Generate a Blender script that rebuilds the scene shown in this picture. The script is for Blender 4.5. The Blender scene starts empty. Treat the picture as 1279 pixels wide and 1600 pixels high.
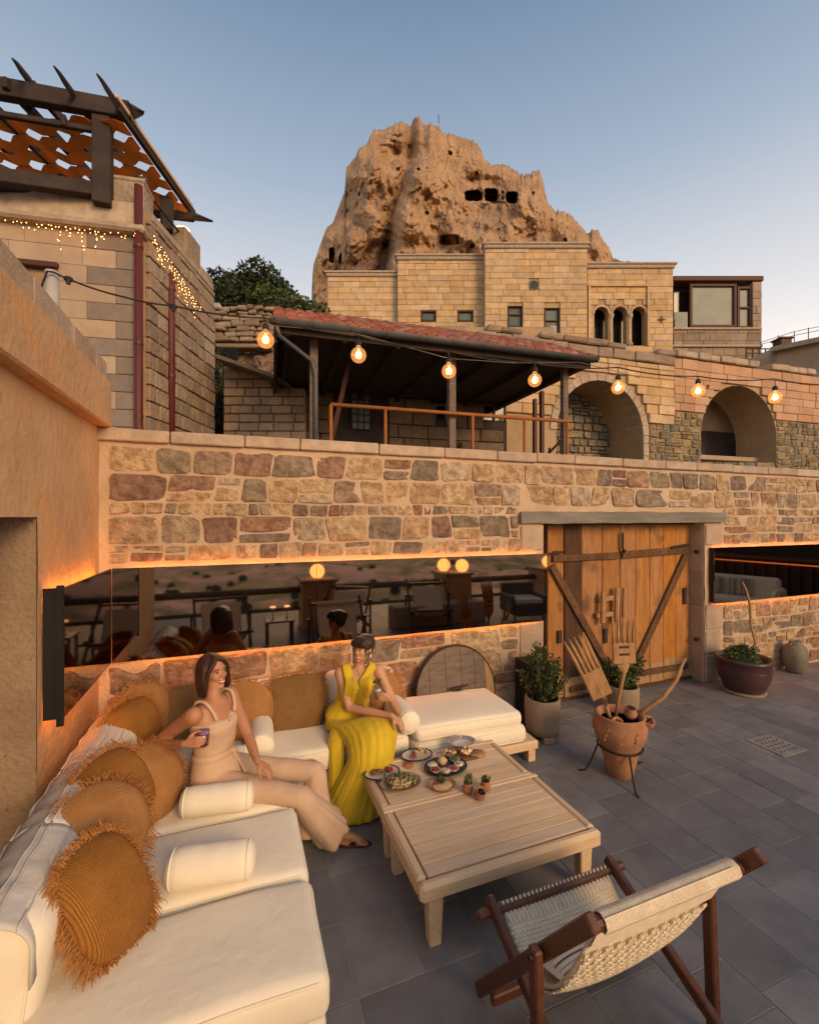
import bpy, bmesh, math, random
from mathutils import Vector, Matrix, noise, Euler
R = math.radians
rnd = random.Random(7)
sc = bpy.context.scene

# ------------------------------------------------------------------ camera, sky, sun, exposure
CAM_H, FPX, YAW = 2.05, 704.0, R(20.8)
cam_d = bpy.data.cameras.new('camera')
cam = bpy.data.objects.new('camera', cam_d)
sc.collection.objects.link(cam)
cam.location = (0, 0, CAM_H)
cam.rotation_euler = (R(90), 0, -YAW)
cam_d.sensor_width = 36
cam_d.lens = FPX / 1600 * 36
cam_d.shift_y = 8 / 1600
cam_d.clip_start = 0.05
cam_d.clip_end = 5000
sc.camera = cam

SUN_EL, SUN_AZ = R(21), R(163)      # azimuth clockwise from +Y: behind the camera, a little to the right
world = bpy.data.worlds.new("World")
sc.world = world
world.use_nodes = True
wn, wl = world.node_tree.nodes, world.node_tree.links
wn.clear()
sky = wn.new('ShaderNodeTexSky')
sky.sky_type = 'NISHITA'
sky.sun_disc = False
sky.sun_elevation = R(4)
sky.sun_rotation = SUN_AZ
sky.air_density = 1.3
sky.dust_density = 3.0
sky.ozone_density = 2.0
# a dusty dusk sky: the physical sky, warmed all round towards the horizon
geo = wn.new('ShaderNodeNewGeometry')
sep = wn.new('ShaderNodeSeparateXYZ')
tc = wn.new('ShaderNodeTexCoord')
wl.new(tc.outputs['Generated'], sep.inputs[0])
ramp = wn.new('ShaderNodeValToRGB')
cr = ramp.color_ramp
cr.elements[0].position = 0.0; cr.elements[0].color = (9.0, 7.7, 6.7, 1)
cr.elements[1].position = 1.0; cr.elements[1].color = (1.3, 1.85, 2.7, 1)
for p_, c_ in ((0.18, (8.2, 7.2, 6.5, 1)), (0.38, (5.0, 4.9, 5.0, 1)), (0.58, (2.5, 3.0, 3.75, 1)), (0.75, (1.2, 1.75, 2.6, 1))):
    e_ = cr.elements.new(p_); e_.color = c_
wl.new(sep.outputs['Z'], ramp.inputs[0])
mixs = wn.new('ShaderNodeMix'); mixs.data_type = 'RGBA'
mixs.inputs[0].default_value = 0.85
wl.new(sky.outputs[0], mixs.inputs[6]); wl.new(ramp.outputs[0], mixs.inputs[7])
bg = wn.new('ShaderNodeBackground')
bg.inputs['Strength'].default_value = 0.11
wl.new(mixs.outputs[2], bg.inputs['Color'])
wo = wn.new('ShaderNodeOutputWorld')
wl.new(bg.outputs[0], wo.inputs[0])

sun_d = bpy.data.lights.new('sun', 'SUN')
sun_d.energy = 1.65
sun_d.angle = R(24)
sun_d.color = (1.0, 0.655, 0.345)
sun = bpy.data.objects.new('sun', sun_d)
sc.collection.objects.link(sun)
sd = Vector((math.sin(SUN_AZ) * math.cos(SUN_EL), math.cos(SUN_AZ) * math.cos(SUN_EL), math.sin(SUN_EL)))
sun.rotation_euler = sd.to_track_quat('Z', 'Y').to_euler()

sc.view_settings.view_transform = 'Standard'
sc.view_settings.look = 'None'
sc.view_settings.exposure = 0.72
sc.view_settings.gamma = 1.0
sc.render.engine = 'CYCLES'
sc.cycles.use_denoising = True
sc.cycles.max_bounces = 6
sc.cycles.sample_clamp_indirect = 4.0
sc.cycles.caustics_reflective = False
sc.cycles.caustics_refractive = False

# ------------------------------------------------------------------ geometry of the place
FW = Vector((math.sin(YAW), math.cos(YAW), 0)); RT = Vector((math.cos(YAW), -math.sin(YAW), 0))
def V(*a): return Vector(a)
def at(px, py, t=None, x=None, y=None, z=None):
    """the point of the place on a known plane (or at a known distance) along a line of sight of the survey photograph"""
    a, b = (px - 639.5) / FPX, (808 - py) / FPX
    d = FW + a * RT
    if t is None:
        t = x / d.x if x is not None else y / d.y if y is not None else (z - CAM_H) / b
    return Vector((d.x * t, d.y * t, CAM_H + b * t))
def CW(l, d, z):                       # lateral, depth, height -> world
    v = RT * l + FW * d
    return Vector((v.x, v.y, z))

# ------------------------------------------------------------------ materials
MATS = {}
def lift(p): return [(x[0] * 1.10, x[1] * 1.20, x[2] * 1.14) for x in p]
def nn(nt, t, **k):
    n = nt.nodes.new(t)
    for a, b in k.items(): setattr(n, a, b)
    return n
def new_mat(name):
    m = bpy.data.materials.new(name); m.use_nodes = True
    nt = m.node_tree; nt.nodes.clear()
    out = nn(nt, 'ShaderNodeOutputMaterial'); p = nn(nt, 'ShaderNodeBsdfPrincipled')
    nt.links.new(p.outputs[0], out.inputs[0])
    MATS[name] = m
    return m, nt, p, out
def rgba(c): return (c[0], c[1], c[2], 1)
def random_value(nt):
    oi = nn(nt, 'ShaderNodeObjectInfo'); g = nn(nt, 'ShaderNodeNewGeometry')
    a = nn(nt, 'ShaderNodeMath', operation='ADD'); fr = nn(nt, 'ShaderNodeMath', operation='FRACT')
    nt.links.new(oi.outputs['Random'], a.inputs[0]); nt.links.new(g.outputs['Random Per Island'], a.inputs[1])
    nt.links.new(a.outputs[0], fr.inputs[0])
    return fr.outputs[0]
def mat(name, c1, c2=None, scale=4, rough=.8, bump=.3, bscale=40, bdist=.01, metal=0, spec=.3, rand=0.0, palette=None,
        stretch=(1, 1, 1), coord='pos', wave=None, stain=None, sheen=0, detail=6, emis=None, contrast=(.35, .65), sss=0):
    m, nt, p, out = new_mat(name)
    L = nt.links
    if coord == 'pos':
        src = nn(nt, 'ShaderNodeNewGeometry').outputs['Position']
    else:
        src = nn(nt, 'ShaderNodeTexCoord').outputs['Object']
    mp = nn(nt, 'ShaderNodeMapping'); mp.inputs['Scale'].default_value = stretch
    L.new(src, mp.inputs[0])
    col = None
    if palette:
        cr = nn(nt, 'ShaderNodeValToRGB'); cr.color_ramp.interpolation = 'CONSTANT'
        els = cr.color_ramp.elements
        els[0].position = 0; els[0].color = rgba(palette[0])
        els[1].position = 1 / len(palette); els[1].color = rgba(palette[1])
        for i in range(2, len(palette)):
            e = els.new(i / len(palette)); e.color = rgba(palette[i])
        L.new(random_value(nt), cr.inputs[0])
        col = cr.outputs[0]
    else:
        r = nn(nt, 'ShaderNodeRGB'); r.outputs[0].default_value = rgba(c1); col = r.outputs[0]
    if c2 is not None:
        n1 = nn(nt, 'ShaderNodeTexNoise'); n1.inputs['Scale'].default_value = scale; n1.inputs['Detail'].default_value = detail
        n1.inputs['Roughness'].default_value = .65
        L.new(mp.outputs[0], n1.inputs['Vector'])
        mr = nn(nt, 'ShaderNodeMapRange'); mr.inputs[1].default_value, mr.inputs[2].default_value = contrast
        L.new(n1.outputs[0], mr.inputs[0])
        mx = nn(nt, 'ShaderNodeMix', data_type='RGBA')
        L.new(mr.outputs[0], mx.inputs[0]); L.new(col, mx.inputs[6])
        if palette:
            mx2 = nn(nt, 'ShaderNodeMix', data_type='RGBA', blend_type='MULTIPLY'); mx2.inputs[0].default_value = 1
            L.new(col, mx2.inputs[6]); mx2.inputs[7].default_value = rgba(c2); L.new(mx2.outputs[2], mx.inputs[7])
        else:
            mx.inputs[7].default_value = rgba(c2)
        col = mx.outputs[2]
    if stain:
        n2 = nn(nt, 'ShaderNodeTexNoise'); n2.inputs['Scale'].default_value = stain[1]; n2.inputs['Detail'].default_value = 5
        L.new(src, n2.inputs['Vector'])
        mr = nn(nt, 'ShaderNodeMapRange'); mr.inputs[1].default_value, mr.inputs[2].default_value = stain[2]
        L.new(n2.outputs[0], mr.inputs[0])
        mx = nn(nt, 'ShaderNodeMix', data_type='RGBA'); L.new(mr.outputs[0], mx.inputs[0]); L.new(col, mx.inputs[6])
        mx.inputs[7].default_value = rgba(stain[0]); col = mx.outputs[2]
    if rand:
        hs = nn(nt, 'ShaderNodeHueSaturation')
        mr = nn(nt, 'ShaderNodeMapRange'); mr.inputs[3].default_value = 1 - rand; mr.inputs[4].default_value = 1 + rand
        rv = random_value(nt)
        L.new(rv, mr.inputs[0]); L.new(mr.outputs[0], hs.inputs['Value'])
        m3 = nn(nt, 'ShaderNodeMath', operation='MULTIPLY'); m3.inputs[1].default_value = 7.31
        fr = nn(nt, 'ShaderNodeMath', operation='FRACT'); L.new(rv, m3.inputs[0]); L.new(m3.outputs[0], fr.inputs[0])
        mr2 = nn(nt, 'ShaderNodeMapRange'); mr2.inputs[3].default_value = 1 - rand; mr2.inputs[4].default_value = 1 + rand * .6
        L.new(fr.outputs[0], mr2.inputs[0]); L.new(mr2.outputs[0], hs.inputs['Saturation'])
        L.new(col, hs.inputs['Color']); col = hs.outputs[0]
    L.new(col, p.inputs['Base Color'])
    p.inputs['Roughness'].default_value = rough
    p.inputs['Metallic'].default_value = metal
    p.inputs['Specular IOR Level'].default_value = spec
    if sheen: p.inputs['Sheen Weight'].default_value = sheen
    if sss:
        p.inputs['Subsurface Weight'].default_value = sss; p.inputs['Subsurface Radius'].default_value = (.02, .008, .004)
        p.inputs['Subsurface Scale'].default_value = .6
    if emis:
        p.inputs['Emission Color'].default_value = rgba(emis[0]); p.inputs['Emission Strength'].default_value = emis[1]
    h = None
    if bump:
        nb = nn(nt, 'ShaderNodeTexNoise'); nb.inputs['Scale'].default_value = bscale; nb.inputs['Detail'].default_value = 5
        L.new(mp.outputs[0], nb.inputs['Vector'])
        h = nb.outputs[0]
    if wave:                            # (kind, axis, scale, distortion, strength)
        w = nn(nt, 'ShaderNodeTexWave', wave_type=wave[0])
        if wave[0] == 'RINGS': w.rings_direction = wave[1]
        else: w.bands_direction = wave[1]
        w.inputs['Scale'].default_value = wave[2]; w.inputs['Distortion'].default_value = wave[3]
        w.inputs['Detail Scale'].default_value = 3
        L.new(src, w.inputs['Vector'])
        if h is not None:
            ad = nn(nt, 'ShaderNodeMath', operation='MULTIPLY_ADD'); L.new(w.outputs[1], ad.inputs[0]); ad.inputs[1].default_value = wave[4]
            L.new(h, ad.inputs[2]); h = ad.outputs[0]
        else: h = w.outputs[1]
    if h is not None:
        b = nn(nt, 'ShaderNodeBump'); b.inputs['Strength'].default_value = bump or .5; b.inputs['Distance'].default_value = bdist
        L.new(h, b.inputs['Height']); L.new(b.outputs[0], p.inputs['Normal'])
    return m
def glow(name, color, strength):
    m, nt, p, out = new_mat(name)
    e = nn(nt, 'ShaderNodeEmission'); e.inputs[0].default_value = rgba(color); e.inputs[1].default_value = strength
    nt.links.new(e.outputs[0], out.inputs[0])
    return m

STONES = [(.42, .27, .17), (.36, .22, .14), (.22, .15, .12), (.46, .31, .19), (.30, .20, .155), (.22, .165, .13), (.29, .165, .12), (.40, .30, .22),
          (.50, .34, .21), (.27, .20, .15), (.33, .17, .11), (.43, .29, .20), (.23, .135, .105), (.48, .30, .18), (.44, .29, .18), (.38, .25, .17), (.45, .33, .24), (.47, .31, .20), (.42, .26, .16), (.36, .27, .20)]
mat('rubble', None, (.58, .52, .50), scale=13, palette=lift(STONES), rough=.92, bump=1.0, bscale=26, bdist=.035, contrast=(.38, .6))
mat('mortar', (.54, .40, .275), (.44, .315, .21), scale=3, rough=.95, bump=.8, bscale=45, bdist=.012)
mat('coping', (.47, .36, .26), (.33, .25, .18), scale=7, rough=.9, bump=.5, bscale=60, rand=.12)
mat('dressed', (.42, .31, .215), (.32, .23, .16), scale=5, rough=.9, bump=.5, bscale=50, rand=.12)
mat('plaster', (.58, .375, .205), (.44, .265, .135), scale=1.6, contrast=(.3, .7), rough=.93, bump=.55, bscale=17, bdist=.02, stain=((.62, .32, .12), 2.3, (.52, .72)))
mat('shaded_reveal_stone', (.33, .235, .155), (.25, .17, .11), scale=4, rough=.95, bump=.9, bscale=40, bdist=.012, stain=((.16, .10, .06), 30, (.62, .72)))  # pitted brown stone; shade of the doorway niche darkened into its colour
mat('ashlar', (.58, .40, .215), (.44, .29, .15), scale=3, rough=.93, bump=.5, bscale=14, rand=.14, bdist=.03)
mat('ashlar_joint', (.42, .29, .165), (.34, .23, .13), scale=2, rough=.95, bump=.4)
mat('pink_ashlar', (.50, .30, .18), (.42, .24, .14), scale=2, rough=.93, bump=.5, bscale=16, rand=.13, bdist=.03)
mat('green_rubble', None, (.55, .6, .55), scale=5, palette=[(.32, .24, .15), (.24, .20, .14), (.38, .27, .16), (.29, .20, .12), (.22, .21, .17), (.35, .28, .18)], rough=.95, bump=.8, bscale=20, bdist=.03)
mat('shaded_block', (.20, .135, .085), (.14, .095, .06), scale=4, rough=.95, bump=.8, bscale=18, bdist=.03, rand=.18)  # darker, browner old block: shade under the porch roof put into its colour
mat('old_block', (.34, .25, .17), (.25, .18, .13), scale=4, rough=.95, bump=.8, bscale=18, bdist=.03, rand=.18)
mat('grey_quoin', (.25, .20, .16), (.20, .155, .125), scale=6, rough=.93, bump=.4, bscale=50, rand=.08)
mat('pale_render', (.42, .315, .22), (.36, .26, .18), scale=3.2, rough=.93, bump=.3, bscale=60, rand=.07)
mat('tile', (.195, .19, .195), (.125, .121, .127), scale=5, rough=.62, bump=.35, bscale=120, bdist=.004, rand=.17, spec=.35, contrast=(.3, .75), stain=((.23, .215, .21), 1.7, (.5, .75)))
mat('grout', (.30, .28, .26), (.21, .20, .19), scale=9, rough=.9, bump=.3)
mat('cliff', (.56, .36, .205), (.40, .24, .13), scale=.35, rough=.97, bump=1.0, bscale=2.2, bdist=.9, stretch=(1, 1, .75), stain=((.25, .165, .12), .14, (.56, .70)), detail=12)
mat('hill', (.20, .14, .09), (.10, .09, .05), scale=.5, rough=.97, bump=.5, bscale=2)
mat('valley', (.82, .48, .37), (.26, .24, .09), scale=.045, rough=.97, bump=.6, bscale=.3, bdist=1, detail=9, contrast=(.47, .56), stain=((.42, .30, .16), .02, (.5, .6)))
mat('linen', (.84, .77, .62), (.80, .73, .58), scale=3, rough=.9, bump=.35, bscale=15, bdist=.012, sheen=.15)
mat('linen_cool', (.66, .63, .58), (.60, .57, .52), scale=6, rough=.9, bump=.5, bscale=30, bdist=.006)
mat('grey_stripe', (.44, .40, .37), (.38, .35, .33), scale=6, rough=.9, bump=.4, bscale=60, bdist=.004)
mat('knit_round', (.47, .235, .085), (.38, .175, .055), scale=9, rough=.95, bump=.8, bscale=200, bdist=.004, coord='obj', wave=('RINGS', 'Z', 46, .6, 1.0))
mat('knit_square', (.42, .185, .04), (.33, .135, .025), scale=9, rough=.95, bump=.9, bscale=200, bdist=.005, coord='obj', wave=('BANDS', 'X', 52, 1.6, 1.0))
mat('knit_dull', (.34, .19, .07), (.27, .14, .045), scale=9, rough=.95, bump=.9, bscale=200, bdist=.005, coord='obj', wave=('BANDS', 'X', 52, 1.6, 1.0))
mat('fringe', (.34, .135, .03), (.44, .20, .06), scale=60, rough=.95, bump=0)
mat('teak', (.72, .54, .35), (.60, .43, .26), scale=3, rough=.6, bump=.25, bscale=60, stretch=(1, 14, 14), rand=.10, bdist=.003)
mat('teak_long', (.72, .54, .35), (.60, .43, .26), scale=3, rough=.6, bump=.25, bscale=60, stretch=(14, 1, 14), rand=.06, bdist=.003)
mat('brown_wood', (.13, .045, .018), (.07, .024, .011), scale=4, rough=.42, bump=.2, bscale=60, stretch=(6, 6, 6), spec=.5)
mat('cord', (.84, .74, .56), (.72, .61, .44), scale=20, rough=.95, bump=.6, bscale=150, bdist=.004)
mat('door_wood', (.46, .205, .055), (.26, .105, .03), scale=2.4, rough=.8, bump=.6, bscale=20, stretch=(7, 7, 1), rand=.12, bdist=.008, contrast=(.3, .7), stain=((.13, .065, .03), 3.5, (.56, .74)))
mat('door_dark', (.10, .045, .022), (.05, .025, .015), scale=2.4, rough=.85, bump=.6, bscale=20, stretch=(7, 7, 1), bdist=.008)
mat('door_pale', (.42, .27, .13), (.28, .17, .08), scale=2.4, rough=.85, bump=.6, bscale=20, stretch=(7, 7, 1), bdist=.008)
mat('fork_wood', (.42, .24, .11), (.29, .15, .065), scale=6, rough=.7, bump=.4, bscale=30, stretch=(3, 3, 1), bdist=.004)
mat('grey_wood', (.20, .15, .115), (.12, .09, .07), scale=5, rough=.85, bump=.5, bscale=30, stretch=(1, 1, 5), bdist=.006)
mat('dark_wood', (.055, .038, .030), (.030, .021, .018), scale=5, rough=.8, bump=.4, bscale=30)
mat('lintel', (.22, .20, .165), (.15, .135, .11), scale=6, rough=.9, bump=.6, bscale=25, stretch=(.3, 1, 1))
mat('brace_wood', (.15, .075, .035), (.085, .042, .022), scale=5, rough=.85, bump=.5, bscale=30, bdist=.006)
mat('iron', (.03, .026, .024), (.06, .035, .022), scale=20, rough=.6, bump=.3, metal=.6, bscale=80)
mat('black', (.008, .008, .010), (.012, .012, .014), scale=5, rough=.55, bump=.1)
mat('terracotta', (.44, .215, .115), (.33, .15, .08), scale=9, rough=.9, bump=.6, bscale=40, bdist=.006, stain=((.30, .20, .13), 14, (.55, .75)))
mat('pot_concrete', (.33, .245, .165), (.25, .185, .125), scale=7, rough=.92, bump=.4, bscale=60)
mat('glaze', (.060, .026, .026), (.085, .040, .038), scale=6, rough=.28, bump=.15, bscale=30, spec=.5)
mat('jar_glaze', (.20, .16, .11), (.12, .15, .12), scale=14, rough=.6, bump=.5, bscale=40, stain=((.25, .13, .07), 20, (.55, .7)))
mat('leaf', (.045, .075, .016), (.085, .105, .02), scale=30, rough=.6, bump=0, rand=.35)
mat('leaf_dark', (.020, .034, .009), (.040, .055, .012), scale=2, rough=.7, bump=0, rand=.4)
mat('soil', (.035, .022, .014), (.06, .04, .026), scale=40, rough=1, bump=.8)
mat('skin', (.47, .225, .12), (.41, .19, .10), scale=12, rough=.5, bump=.05, bscale=200, coord='obj', sss=.12, spec=.4)
mat('skin_light', (.55, .295, .175), (.49, .25, .145), scale=12, rough=.5, bump=.05, bscale=200, coord='obj', sss=.12, spec=.4)
mat('hair_brown', (.060, .022, .010), (.030, .011, .006), scale=5, rough=.38, bump=.6, bscale=30, stretch=(18, 18, 1.2), coord='obj', spec=.5, bdist=.006)
mat('hair_dark', (.022, .010, .007), (.040, .018, .010), scale=8, rough=.4, bump=.5, bscale=40, stretch=(10, 10, 2), coord='obj', spec=.5, bdist=.006)
mat('beige', (.60, .415, .285), (.54, .37, .25), scale=5, rough=.85, bump=.7, bscale=9, bdist=.02, coord='obj', sheen=.1)
mat('yellow', (.66, .48, .022), (.56, .39, .015), scale=5, rough=.75, bump=.6, bscale=26, stretch=(1, 1, .18), bdist=.014, coord='obj', sheen=.1)
mat('white_glaze', (.55, .50, .44), (.50, .45, .39), scale=8, rough=.4, bump=.05, spec=.5)
mat('red_pipe', (.115, .022, .016), (.085, .020, .016), scale=6, rough=.5, bump=.1)
mat('grey_metal', (.12, .125, .125), (.09, .09, .09), scale=6, rough=.5, bump=.1, metal=.4)
mat('white_pipe', (.40, .39, .37), (.36, .34, .32), scale=6, rough=.5, bump=.1)
mat('rail_orange', (.34, .115, .025), (.26, .085, .02), scale=9, rough=.6, bump=.2)
mat('roof_tile', (.30, .105, .065), (.20, .075, .05), scale=4, rough=.9, bump=.4, rand=.25)
mat('red_brown', (.085, .028, .018), (.06, .02, .014), scale=5, rough=.6, bump=.2)
mat('window_dark', (.012, .010, .009), (.018, .015, .013), scale=2, rough=.15, bump=0, spec=.5)
mat('window_pale', (.15, .18, .165), (.09, .11, .105), scale=.5, rough=.3, bump=0, spec=.2)
mat('curtain', (.5, .47, .42), (.42, .40, .36), scale=4, rough=.8, bump=0)
mat('grey_wicker', (.17, .15, .14), (.10, .09, .085), scale=60, rough=.8, bump=.6, bscale=90)
mat('stripe_cushion', (.60, .55, .47), (.20, .17, .16), scale=4, rough=.9, bump=.3, stretch=(14, .2, .2), contrast=(.5, .54), coord='obj', detail=1)
mat('red_food', (.38, .02, .012), (.25, .01, .01), scale=60, rough=.35, bump=.3, rand=.2)
mat('green_food', (.07, .16, .02), (.03, .08, .012), scale=60, rough=.6, bump=.3, rand=.35)
mat('pale_food', (.62, .46, .24), (.48, .31, .14), scale=60, rough=.7, bump=.5, rand=.2)
mat('brown_food', (.14, .06, .025), (.24, .11, .04), scale=60, rough=.6, bump=.6, rand=.3)
mat('cream_food', (.72, .64, .48), (.60, .48, .30), scale=30, rough=.5, bump=.4)
mat('purple_drink', (.12, .012, .045), None, rough=.15, bump=0, spec=.5)
mat('green_drink', (.22, .30, .08), None, rough=.2, bump=0, spec=.5)
mat('foam', (.75, .72, .6), None, rough=.6, bump=0)
mat('lilac_foam', (.38, .17, .30), None, rough=.6, bump=0)
mat('tooth', (.8, .76, .7), None, rough=.3, bump=0)
mat('lip', (.38, .09, .07), None, rough=.4, bump=0)
mat('eye_dark', (.01, .007, .006), None, rough=.2, bump=0)
mat('blue_glaze', (.03, .045, .14), (.5, .46, .40), scale=4, rough=.35, bump=0, coord='obj', contrast=(.48, .52))
mat('socket', (.012, .011, .010), None, rough=.5, bump=0)
glow('led', (1.0, .27, .035), 27)
glow('filament', (1.0, .55, .20), 30)
glow('fairy', (1.0, .40, .10), 7)
glow('globe_lamp', (1.0, .40, .10), 4)
glow('small_lamp', (1.0, .5, .2), 3)
glow('red_strip', (1.0, .22, .05), 1.2)
# mirror: dark tinted polished glass
m, nt, p, out = new_mat('mirror')
p.inputs['Base Color'].default_value = (.28, .235, .20, 1); p.inputs['Metallic'].default_value = 1; p.inputs['Roughness'].default_value = .03
m, nt, p, out = new_mat('shade_cloth')
p.inputs['Base Color'].default_value = (.62, .29, .09, 1); p.inputs['Roughness'].default_value = .95
tl = nn(nt, 'ShaderNodeBsdfTranslucent'); tl.inputs[0].default_value = (.85, .38, .11, 1)
ms_ = nn(nt, 'ShaderNodeMixShader'); ms_.inputs[0].default_value = .5
nt.links.new(p.outputs[0], ms_.inputs[1]); nt.links.new(tl.outputs[0], ms_.inputs[2]); nt.links.new(ms_.outputs[0], out.inputs[0])
# bulb glass and drinking glass
def glassy(name, tint, transp, em=None):
    m, nt, p, out = new_mat(name)
    nt.nodes.remove(p)
    tr = nn(nt, 'ShaderNodeBsdfTransparent'); tr.inputs[0].default_value = rgba(tint)
    gl = nn(nt, 'ShaderNodeBsdfGlossy'); gl.inputs['Roughness'].default_value = .05
    lw = nn(nt, 'ShaderNodeLayerWeight'); lw.inputs[0].default_value = .15
    fr = nn(nt, 'ShaderNodeMath', operation='POWER'); fr.inputs[1].default_value = 3; nt.links.new(lw.outputs['Facing'], fr.inputs[0])
    ma = nn(nt, 'ShaderNodeMath', operation='ADD'); ma.inputs[1].default_value = 1 - transp; nt.links.new(fr.outputs[0], ma.inputs[0])
    mx = nn(nt, 'ShaderNodeMixShader'); nt.links.new(ma.outputs[0], mx.inputs[0]); nt.links.new(tr.outputs[0], mx.inputs[1]); nt.links.new(gl.outputs[0], mx.inputs[2])
    last = mx
    if em:
        e = nn(nt, 'ShaderNodeEmission'); e.inputs[0].default_value = rgba(em[0]); e.inputs[1].default_value = em[1]
        a = nn(nt, 'ShaderNodeAddShader'); nt.links.new(mx.outputs[0], a.inputs[0]); nt.links.new(e.outputs[0], a.inputs[1]); last = a
    nt.links.new(last.outputs[0], out.inputs[0])
glassy('bulb_glass', (1, .78, .5), .95, ((1.0, .40, .12), .25))
glassy('glass', (.9, .92, .9), .95)

# ------------------------------------------------------------------ object helpers
def wmat(o):
    m = Matrix.Identity(4)
    while o is not None:
        m = Matrix.LocRotScale(o.location, o.rotation_euler, o.scale) @ m
        o = o.parent
    return m
def tag(o, label=None, cat=None, group=None, kind=None):
    if label: o['label'] = label
    if cat: o['category'] = cat
    if group: o['group'] = group
    if kind: o['kind'] = kind
    return o
def thing(name, label, cat, loc=(0, 0, 0), rz=0, group=None):
    o = bpy.data.objects.new(name, None); sc.collection.objects.link(o)
    o.location = loc; o.rotation_euler = (0, 0, rz); o.empty_display_size = .1
    return tag(o, label, cat, group)
def link(me, name, parent=None):
    o = bpy.data.objects.new(name, me); sc.collection.objects.link(o)
    if parent is not None: o.parent = parent
    return o
def kids(o): return [c for c in sc.collection.objects if c.parent is o]
def copy_tree(o, parent=None):
    c = o.copy(); sc.collection.objects.link(c); c.parent = parent
    for ch in o.children: copy_tree(ch, c)
    return c

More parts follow.
